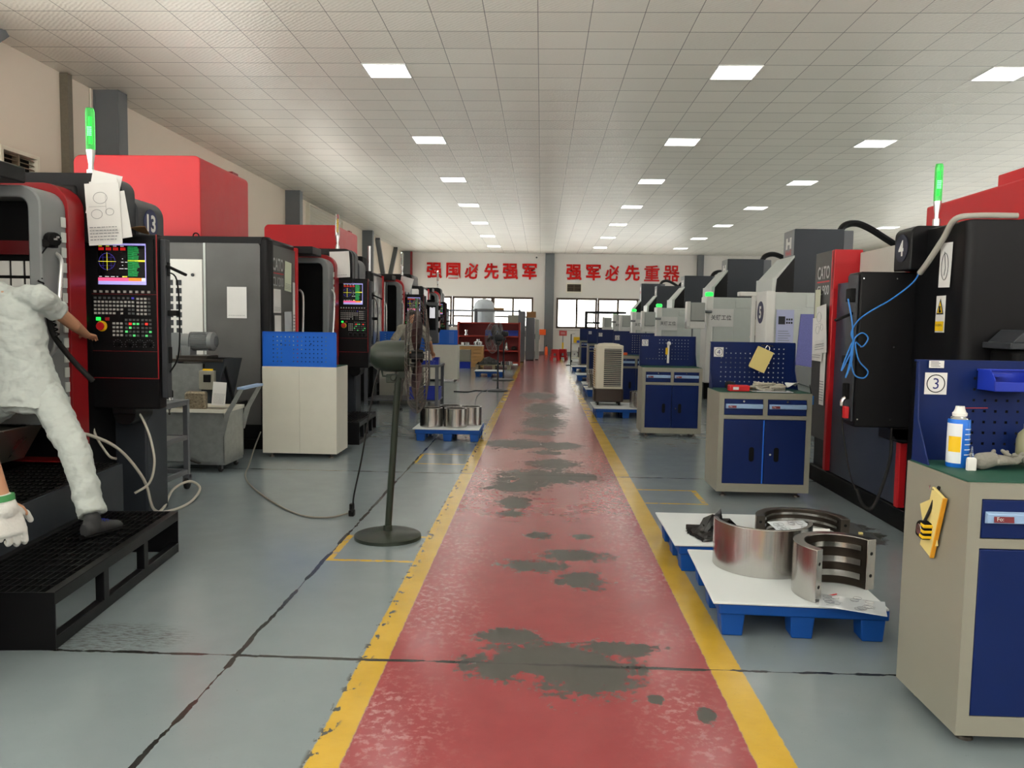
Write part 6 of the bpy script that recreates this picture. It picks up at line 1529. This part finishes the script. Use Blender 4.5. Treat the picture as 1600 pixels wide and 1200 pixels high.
g = MB(); g.ball((0, 0, .08), (.11, .11, .08)); solo(g, 'dark_part', M_DKSTEEL, 'dark rounded casting at the right end of the red shelf', 'casting', (-.98, 29.3, .541))
t = thing('storage_rack', 'tall grey storage rack behind the red shelf in front of the window', 'rack', (-2.35, 33.2, 0))
for x in (-1.55, -.35, 1.45):
    g = MB(); g.box(x-.04, x+.04, -.3, -.24, 0, 2.1); g.box(x-.04, x+.04, .24, .3, 0, 2.1); g.build('upright', M_MIDGREY, t, bevel=.004)
for z in (1.45, 2.06): g = MB(); g.box(-1.6, 1.5, -.3, .3, z-.06, z); g.build('shelf_board', M_MIDGREY, t, bevel=.004)
t = thing('domed_tank', 'tall pale domed tank behind the grey rack before the left window', 'tank', (-2.45, 34.4, 0))
g = MB(); g.lathe([(.47, 2.1), (.46, 2.2), (.40, 2.38), (.26, 2.52), (0, 2.58)], n=28); g.build('dome', M_MUDPLASTIC, t)
g = MB(); g.lathe([(.47, 0), (.47, 2.1)], n=28); g.build('shell', M_MUDPLASTIC, t)
g = MB(); g.lathe([(.48, 2.07), (.485, 2.1), (.48, 2.13)], n=28); g.build('seam_band', M_GREY, t)
g = MB(); g.box(-.2, .2, -.15, .15, 0, .10); solo(g, 'cardboard_box', M_CARD, 'flat brown box on the top board of the grey rack', 'box', (-1.75, 33.2, 2.062), bevel=.006)
g = MB(); g.box(-.22, .22, -.15, .15, 0, .42); solo(g, 'paper_stack', M_BEIGEGREY, 'stack of grey folders at the right end of the grey rack', 'paper', (-1.15, 33.15, 1.452), bevel=.006)
def locker(label, x0, x1, y, d, h, m, doors=1):
    q = thing('steel_locker', label, 'locker', (x0, y, 0))
    g = MB(); g.box(0, x1-x0, 0, d, .03, h); g.build('body', m, q, bevel=.006)
    g = MB(); g.box(x1-x0, x1-x0+.012, .03, d-.03, .1, h-.05); dr = g.build('door', m, q, bevel=.004)
    g = MB(); g.box(x1-x0+.012, x1-x0+.03, d*.4, d*.46, h*.5, h*.62); g.build('door_handle', M_BLACKMATT, dr)
    g = MB(); g.box(.02, x1-x0-.02, .02, d-.02, 0, .03); g.build('plinth', M_BLACKMATT, q)
locker('narrow tall grey locker at the right end of the red shelf', -.86, -.64, 31.5, .9, 2.02, M_MIDGREY)
locker('wide grey locker under the cardboard box beside the far column', -.63, -.27, 33.3, .9, 1.78, M_MIDGREY)
locker('narrow pale grey locker directly left of the far column', -.24, -.08, 34.0, .8, 1.72, M_LTGREY)
g = MB(); g.box(-.2, .2, -.2, .2, 0, .25); solo(g, 'cardboard_box', M_CARD, 'brown cardboard box on top of the wide grey locker', 'box', (-.42, 33.75, 1.785), bevel=.006)
def crate(label, x, z, w=.40, h=.36):
    q = thing('wooden_crate', label, 'crate', (x, 27.9, z), group='wooden crates')
    g = MB()
    for s_ in (-1, 1):
        for k in range(3): g.box(-w/2, w/2, s_*.25-.01, s_*.25+.01, h*(k/3)+.01, h*((k+1)/3)-.008); g.box(s_*w/2-.01, s_*w/2+.01, -.25, .25, h*(k/3)+.01, h*((k+1)/3)-.008)
    g.build('plank_sides', M_WOOD, q, bevel=.003)
    g = MB()
    for s_ in (-1, 1): g.box(s_*(w/2-.04)-.025, s_*(w/2-.04)+.025, -.28, -.26, 0, h)
    g.build('cleats', M_WOOD, q, bevel=.003)
    g = MB(); g.box(-w/2, w/2, -.26, .26, h-.02, h); g.box(-w/2, w/2, -.26, .26, 0, .02); g.build('lid', M_WOOD, q, bevel=.003)
crate('lower left wooden crate under the white plate beside the far cabinet', -2.62, 0); crate('upper left wooden crate under the white plate beside the far cabinet', -2.62, .365)
crate('lower right wooden crate under the white plate beside the far cabinet', -2.20, 0); crate('upper right wooden crate under the white plate beside the far cabinet', -2.20, .365)
g = MB(); g.box(-.46, .42, -.27, .27, 0, .02); solo(g, 'white_plate', M_BOARD, 'white plate lying on the stacked wooden crates', 'plate', (-2.41, 27.9, .727))
g = MB(); g.lathe([(.16, 0), (.16, .10), (.10, .11), (0, .11)], n=24); solo(g, 'metal_flange', M_CHROME, 'flat bright flange on the white plate, left', 'flange', (-2.62, 27.9, .749))
g = MB(); g.lathe([(.14, 0), (.14, .03), (.16, .04), (.16, .12), (.06, .16), (.06, .22), (0, .22)], n=24); solo(g, 'metal_flange', M_CHROME, 'stepped bright flange on the white plate, right', 'flange', (-2.18, 27.9, .749))
t = thing('grey_bin', 'small beige bin on a blue base in front of the wooden crates', 'bin', (-2.55, 26.9, 0))
g = MB(); g.box(-.2, .2, -.15, .15, .22, .62); g.build('bin_body', M_BEIGEGREY, t, bevel=.01)
g = MB(); g.box(-.16, .2, -.18, .18, 0, .22); g.build('blue_base', M_BIN, t, bevel=.01)
t = thing('wooden_pallet', 'low wooden pallet loaded with dark parts in front of the red shelf', 'pallet', (-1.55, 26.9, 0))
g = MB()
for k in range(6): g.box(-.62, .62, -.4+.14*k, -.31+.14*k, .12, .145)
g.build('deck_boards', mat('weathered wood', (150, 136, 112), .75, vary=.2), t, bevel=.003)
for x in (-.55, 0, .5): g = MB(); g.box(x-.05, x+.05, -.42, .42, 0, .12); g.build('bearer', MATS['weathered wood'], t, bevel=.003)
film('black film over parts on the low wooden pallet', (-1.72, 26.76, .147), 11).scale = (2.4, 1.6, 2.0)
g = MB(); g.box(-.45, .45, -.05, .05, 0, .05); solo(g, 'white_bar', M_WHITE, 'white bar lying on the low wooden pallet at its back', 'bar', (-1.5, 27.18, .147), bevel=.01)
for i, (x, s_) in enumerate(((-1.22, .12), (-1.02, .10))): g = MB(); g.lathe([(s_*.4, 0), (s_, .0), (s_, .12), (s_*.4, .13), (s_*.4, 0)], n=20); solo(g, 'bright_collar', M_CHROME, ['left', 'right'][i]+' bright collar on the low wooden pallet', 'collar', (x, 26.55, .147))

# ================================================================ far right end: stools, sign, shelf trolley, poles
def stool(label, x, y, rz):
    q = thing('plastic_stool', label, 'stool', (x, y, 0), rz, 'red plastic stools')
    g = MB(); g.prism(rrect(-.15, .15, -.15, .15, (.03,)*4), .44, .47, 'Z'); g.build('seat', M_REDPL, q, bevel=.008)
    for a in range(4):
        m_ = MB(); m_.T = Matrix.Rotation(R_(90*a), 4, 'Z')
        m_.add([(-.14, -.145, .44), (.14, -.145, .44), (.14, -.15, .30), (-.14, -.15, .30)], [(0, 1, 2, 3)]); 
        m_.add([(-.145, -.15, .31), (-.06, -.15, .31), (-.11, -.19, 0), (-.19, -.19, 0)], [(0, 1, 2, 3)]); m_.add([(.145, -.15, .31), (.06, -.15, .31), (.11, -.19, 0), (.19, -.19, 0)], [(3, 2, 1, 0)])
        m_.add([(-.165, -.17, .17), (.165, -.17, .17), (.17, -.175, .12), (-.17, -.175, .12)], [(0, 1, 2, 3)])
        o = m_.build('leg_panel', M_REDPL, q, smooth=0); o.modifiers.new('t', 'SOLIDIFY').thickness = .008
stool('left red plastic stool near the far wall', .60, 34.0, 8); stool('right red plastic stool near the far wall', .96, 34.5, -12)
t = thing('stand_sign', 'small red sign on a thin pole behind the red stools', 'sign', (.98, 35.6, 0))
g = MB(); g.cyl((0, 0, .02), (0, 0, 1.05), .018, n=10); g.cyl((0, 0, 0), (0, 0, .03), .14); g.build('pole', M_GREY, t)
g = MB(); g.box(-.17, .17, -.02, .0, 1.02, 1.25); sg2 = g.build('plate', mat('faded red sign', (206, 84, 84), .5), t, bevel=.003)
g = MB(); g.box(-.10, .10, -.0215, -.02, 1.10, 1.115); g.box(-.10, .08, -.0215, -.02, 1.15, 1.165); g.build('lettering', M_PAPER, sg2, smooth=0)
g = MB(); g.box(-.035, .035, -.05, -.02, .3, .72); g.build('yellow_holder', M_YELLOW, t, bevel=.005)
t = thing('shelf_trolley', 'white two tier shelf trolley loaded with tools by the far right wall', 'trolley', (1.56, 33.2, 0))
for a in (-.28, .28):
    for b in (-.2, .2): g = MB(); g.box(a-.015, a+.015, b-.015, b+.015, .06, .78); g.build('post', M_CREAM, t); g = MB(); g.ball((a, b, .035), .035); g.build('caster', M_RUBBER, t)
for z in (.16, .76): g = MB(); g.box(-.3, .3, -.22, .22, z-.03, z+.01); g.build('tray', M_CREAM, t, bevel=.004)
g = MB(); g.box(-.14, .14, -.1, .1, 0, .24); solo(g, 'yellow_machine', M_YELLOW, 'yellow power tool box on the white shelf trolley', 'tool box', (1.50, 33.25, .772), bevel=.02)
g = MB(); g.cyl((-.2, 0, .055), (.2, 0, .055), .055, n=18); solo(g, 'blue_roll', mat('blue roll', (70, 96, 190), .6), 'blue roll lying on the white shelf trolley', 'roll', (1.68, 33.05, .772))
g = MB(); g.box(-.12, .16, -.12, .12, 0, .42); solo(g, 'brown_case', mat('dark brown case', (66, 38, 40), .5), 'dark brown case on the lower tray of the white shelf trolley', 'case', (1.68, 33.2, .172), bevel=.01)
t = thing('wire_spool', 'white wire spool on the lower tray of the white shelf trolley', 'spool', (1.40, 33.1, .172))
g = MB(); ax = Matrix.Rotation(R_(90), 4, 'X'); g.lathe([(.03, -.06), (.13, -.06), (.13, -.05), (.06, -.045), (.06, .045), (.13, .05), (.13, .06), (.03, .06)], (0, 0, .13), n=24, axis=ax); g.build('reel', M_WHITE, t)
t = thing('pole_stand', 'thin black pole on a flat base at the end of the right cabinet row', 'pole', (1.13, 29.9, 0))
g = MB(); g.cyl((0, 0, .02), (0, 0, 1.17), .018, n=10); g.build('pole', M_BLACK, t)
g = MB(); g.box(-.18, .18, -.12, .12, 0, .03); g.build('base', M_BLACK, t, bevel=.006)
g = MB(); g.tube([(0, 0, 1.16), (.06, 0, 1.18), (.14, 0, 1.18)], .008, n=6); g.build('hook', M_GREY, t)
t = thing('swing_arm', 'black right angled swing arm standing before the right window', 'arm', (1.64, 29.35, 0))
g = MB(); g.box(-.05, .05, -.05, .05, 0, 2.02); g.build('post', M_BLACK, t, bevel=.004)
g = MB(); g.box(-.05, 1.45, -.045, .045, 1.93, 2.02); g.build('boom', M_BLACK, t, bevel=.004)
g = MB(); g.box(.05, .50, -.15, .15, 1.56, 1.63); g.build('keyboard_tray', M_BLACK, t, bevel=.02)
g = MB(); g.cyl((.28, 0, 1.62), (.28, 0, 1.95), .02); g.build('tray_hanger', M_BLACK, t)
# ================================================================ people
def U(v): v = Vector(v); return v.normalized()
def hand_geo(g, W, d, n, s, curl=(20, 25, 15), spread=.004, thumb=.5, k=1.0):
    """W wrist, d pointing direction, n palm normal, s thumb side"""
    W = Vector(W); d = U(d); n = U(n); s = U(s)
    g.loft([(W-d*.02*k, s*.026*k, n*.019*k), (W+d*.015*k, s*.029*k, n*.018*k), (W+d*.05*k, s*.040*k, n*.016*k), (W+d*.088*k, s*.041*k, n*.014*k), (W+d*.097*k, s*.036*k, n*.009*k)], n=14)
    for i, (o, L) in enumerate(((.030, .070), (.010, .078), (-.011, .072), (-.030, .057))):
        p = W+d*(.088 if i != 3 else .080)*k+s*o*k; a = 0; r = (.0092, .0095, .009, .008)[i]*k
        dd = U(d+s*o*spread*40)
        for q, c in enumerate(curl):
            a += c+(3*i)
            e = U(dd*math.cos(R_(a))+n*math.sin(R_(a))); l = L*(.48, .30, .22)[q]*k
            g.capsule(p, p+e*l, r, r*.92, 10); p = p+e*l; r *= .92
    p = W+d*.022*k+s*.026*k; e = U(d*.6+s*.75+n*thumb*.5); q = p+e*.040*k
    g.capsule(p, q, .0125*k, .0105*k, 10); e2 = U(d*.85+s*.35+n*thumb*.5); g.capsule(q, q+e2*.034*k, .0105*k, .009*k, 10)

def head_geo(g, c, fwd, up, k=1.0):
    """skull, jaw, nose, brow, lips, ears"""
    c = Vector(c); f = U(fwd); u = U(Vector(up)-f*Vector(up).dot(f)); r = f.cross(u)
    Rm = Matrix((r, f, u)).transposed().to_4x4()
    b = lambda off, rad: g.ball(c+r*off[0]*k+f*off[1]*k+u*off[2]*k, tuple(q*k for q in rad), 18, 0, Rm)
    b((0, -.008, .025), (.075, .094, .092)); b((0, .022, -.045), (.060, .068, .068)); b((0, .045, -.085), (.036, .038, .030))
    b((0, .072, .012), (.058, .022, .016)); b((0, .094, -.020), (.013, .020, .026)); b((0, .100, -.034), (.018, .016, .012))
    b((0, .084, -.062), (.026, .012, .007)); b((0, .082, -.073), (.022, .012, .007))
    for s in (-1, 1): b((s*.078, -.005, -.012), (.010, .020, .032)); b((s*.030, .076, -.028), (.022, .018, .018)); b((s*.030, .080, .0), (.013, .010, .010))
    return r, f, u

def person(label, J, face, loc, shirt_m, trouser_m, sleeve=.55, hands=None, voxel=.0055, shirt_hem=.10, wide=1.0):
    t = thing('person', label, 'person', loc)
    off = Vector(loc)
    V = {k: Vector(v) for k, v in J.items()}
    def M(): m_ = MB(); m_.off = off.copy(); return m_
    lat_s = U(V['shr']-V['shl']); lat_h = U(V['hpr']-V['hpl'])
    chest = (V['shr']+V['shl'])/2; pel = (V['hpr']+V['hpl'])/2
    up = U(chest-pel); fs = U(up.cross(lat_s)); fh = U(up.cross(lat_h))
    def ring(tt, w, d, fwd=0):
        c = pel+(chest-pel)*tt; lat = U(lat_h*(1-tt)+lat_s*tt); f = U(up.cross(lat)); return (c+f*fwd, lat*w*wide, f*d*wide)
    body = M()
    body.loft([ring(-.12, .12, .085), ring(0, .158, .105), ring(.2, .150, .100), ring(.42, .138, .095), ring(.7, .160, .112, .008), ring(.92, .168, .10), ring(1.06, .12, .075), ring(1.12, .06, .05)])
    body.capsule(chest+up*.02, V['head']-U(V['head']-chest)*.05, .056, .052)
    head_geo(body, V['head'], face, up)
    for s in 'lr':
        body.capsule(V['sh'+s], V['el'+s], .050, .040); body.capsule(V['el'+s], V['wr'+s], .039, .026)
        body.capsule(V['hp'+s], V['kn'+s], .080, .054); body.capsule(V['kn'+s], V['an'+s], .052, .036)
        toe = U(V['toe'+s]-V['an'+s]); 
        if hands and s in hands:
            d, n, sd, cu = hands[s]; hand_geo(body, V['wr'+s], d, n, sd, cu)
    bo = remeshed(body, 'body', M_SKIN, t, voxel, 3, .4)
    # shirt with sleeves
    g = M()
    g.loft([ring(-shirt_hem-.05, .206, .155), ring(-shirt_hem+.03, .200, .148), ring(.03, .192, .136), ring(.2, .178, .126), ring(.42, .172, .122), ring(.7, .186, .135, .008), ring(.92, .192, .120), ring(1.05, .135, .09), ring(1.10, .068, .06)])
    for s in 'lr':
        e = V['sh'+s]+(V['el'+s]-V['sh'+s])*sleeve*1.15
        g.capsule(V['sh'+s], e, .070, .066); g.ball(V['sh'+s], .074)
        dd = U(V['el'+s]-V['sh'+s]); g.cyl(e, e+dd*.03, .067, .070, 20)
    g.capsule(V['shl']+up*.012, V['shr']+up*.012, .072, .072); nd = U(V['head']-chest); g.capsule(chest+up*.03, chest+up*.03+nd*.10, .085, .074)
    sh = remeshed(g, 'shirt', shirt_m, t, .008, 3, .5, disp=(.034, .07))
    # trousers
    g = M(); g.loft([ring(.10, .170, .122), ring(0, .182, .130), ring(-.12, .176, .128), ring(-.2, .14, .11)])
    for s in 'lr':
        a, k_, n_ = V['hp'+s], V['kn'+s], V['an'+s]
        g.capsule(a, k_, .104, .082); g.cyl(k_, n_-U(n_-k_)*.03, .080, .076, 20)
    remeshed(g, 'trousers', trouser_m, t, .008, 3, .5, disp=(.036, .08))
    # hair
    c = V['head']; f = U(face); u = U(up-f*up.dot(f)); r = f.cross(u); Rm = Matrix((r, f, u)).transposed().to_4x4()
    g = M(); g.ball(c-f*.018+u*.045, (.083, .098, .078), 18, 0, Rm); g.ball(c-f*.05+u*.0, (.074, .055, .075), 18, 0, Rm); g.ball(c+f*.045+u*.085, (.062, .045, .028), 18, 0, Rm)
    remeshed(g, 'hair', M_HAIR, t, .006, 2, .4, disp=(.012, .02))
    for s in (-1, 1):
        g = M(); g.ball(c+r*s*.030+f*.086+u*.0, (.010, .006, .006), 10, 0, Rm); g.build('eye', M_INK, t)
    for s in 'lr':
        an = V['an'+s]; toe = V['toe'+s]; d = toe-an; d.z = 0; d.normalize(); sd = Vector((d.y, -d.x, 0)); z0 = J['toe'+s][2]
        P = lambda a, b, h: (Vector((an.x, an.y, z0))+d*a+sd*b+Vector((0, 0, h)))
        g = M(); zz = Vector((0, 0, 1))
        g.loft([(P(-.075, 0, .045), sd*.028, zz*.042), (P(-.05, 0, .05), sd*.038, zz*.048), (P(.0, 0, .05), sd*.040, zz*.050), (P(.06, 0, .044), sd*.043, zz*.043), (P(.12, 0, .034), sd*.048, zz*.033), (P(.17, 0, .028), sd*.044, zz*.027), (P(.195, 0, .022), sd*.028, zz*.02)])
        g.capsule(P(-.005, 0, .06), P(-.01, 0, .105), .048, .046)
        so = remeshed(g, 'shoe', M_SHOE, t, .006, 2, .4)
        g = M(); g.loft([(P(-.085, 0, .012), sd*.025, zz*.012), (P(-.05, 0, .012), sd*.042, zz*.012), (P(.05, 0, .012), sd*.045, zz*.012), (P(.13, 0, .012), sd*.052, zz*.012), (P(.185, 0, .012), sd*.042, zz*.012), (P(.205, 0, .014), sd*.02, zz*.01)]); g.build('sole', M_BLACKMATT, so)
        g = M()
        for i in range(4): g.tube([P(.03+.022*i, -.03, .082-.007*i), P(.035+.022*i, 0, .094-.007*i), P(.03+.022*i, .03, .082-.007*i)], .0035, n=5, smooth=3)
        g.capsule(P(.02, .0, .095), P(.01, .0, .125), .010, .008, 8)
        g.build('laces', M_SHOEBLUE if 'pale grey' in label else M_INK, so)
    return t
UPV = Vector((0, 0, 1))
# operator on the steps, right hand on the control pendant
J1 = dict(head=(-3.70, 4.80, 1.80), shl=(-3.58, 4.88, 1.60), shr=(-3.05, 4.80, 1.635), ell=(-3.76, 5.0, 1.36), wrl=(-3.66, 4.82, 1.14),
          elr=(-3.035, 5.11, 1.475), wrr=(-3.11, 5.38, 1.405), hpl=(-3.25, 4.79, 1.05), hpr=(-3.02, 4.77, 1.05), knl=(-3.48, 4.86, .88), anl=(-3.46, 4.62, .60), tol=(0, 0, 0),
          knr=(-2.72, 4.575, .72), anr=(-2.545, 4.43, .37), toel=(-3.44, 4.8, .502), toer=(-2.50, 4.60, .275))
J1.pop('tol')
W1 = person('person in pale grey work clothes standing on the steps, right hand at the control panel', J1, (-.1, 1, -.2), (-3.08, 4.78, .27), M_UNIFORM, M_UNIFORM, sleeve=.34, shirt_hem=.09, wide=1.12,
       hands={'r': ((-.20, .96, -.08), (0, -.05, -1), (-.97, -.2, 0), (8, 12, 8)), 'l': ((.1, -.6, -.7), (1, .2, 0), (0, -.7, .6), (15, 25, 15))})
# man in the grey shirt behind the fan
J2 = dict(head=(-2.245, 13.88, 1.62), shl=(-2.10, 14.08, 1.40), shr=(-2.43, 13.84, 1.40), ell=(-1.98, 14.28, 1.16), wrl=(-1.97, 14.50, .99),
          elr=(-2.56, 13.72, 1.15), wrr=(-2.36, 13.62, 1.02), hpl=(-2.22, 14.08, .90), hpr=(-2.40, 13.96, .90), knl=(-2.14, 14.04, .50), anl=(-2.13, 14.12, .10),
          knr=(-2.46, 13.86, .50), anr=(-2.50, 13.94, .10), toel=(-2.05, 13.98, .002), toer=(-2.42, 13.78, .002))
W2 = person('person in grey work shirt and dark trousers at the steel table behind the green fan', J2, (.62, -.72, -.25), (-2.31, 14.0, 0), M_GREYCLOTH, M_DKCLOTH, sleeve=.62,
       hands={'l': ((.1, .75, -.5), (0, -.5, -.85), (-1, 0, 0), (20, 30, 20)), 'r': ((.85, .1, -.2), (0, .9, -.2), (0, .2, 1), (20, 30, 20))})
# person at the left edge, only the gloved hand and forearm in view
J3 = dict(head=(-2.46, 3.02, 1.56), shl=(-2.64, 3.10, 1.34), shr=(-2.28, 3.02, 1.34), ell=(-2.74, 3.10, 1.08), wrl=(-2.66, 3.00, .86),
          elr=(-2.20, 3.05, 1.06), wrr=(-2.14, 3.09, .79), hpl=(-2.56, 3.08, .88), hpr=(-2.38, 3.04, .88), knl=(-2.60, 3.06, .48), anl=(-2.60, 3.04, .10),
          knr=(-2.40, 3.06, .48), anr=(-2.38, 3.00, .10), toel=(-2.56, 3.2, .002), toer=(-2.33, 3.2, .002))
HD = ((.22, .05, -.97), (-.75, .66, -.1), (.66, .75, .1))
W3 = person('person at the left edge with a white green-cuffed glove on the hanging hand', J3, (.25, .95, -.1), (-2.47, 3.06, 0), M_UNIFORM, M_DKCLOTH, sleeve=.70,
       hands={'r': (*HD, (14, 18, 14))})
g = MB(); g.off = Vector((-2.47, 3.06, 0)); k = 1.38
hand_geo(g, Vector((-2.14, 3.09, .775)), *HD, (22, 40, 30), spread=0.0, thumb=1.2, k=k)
g.capsule((-2.144, 3.09, .79), (-2.13, 3.09, .755), .040, .042); gl = remeshed(g, 'glove', M_GLOVE, W3, .004, 2, .4, label='white cotton glove')
g = MB(); g.off = Vector((-2.47, 3.06, 0)); g.cyl((-2.146, 3.088, .812), (-2.143, 3.089, .788), .043, .044, 20); g.build('cuff', M_GREENBAND, gl)
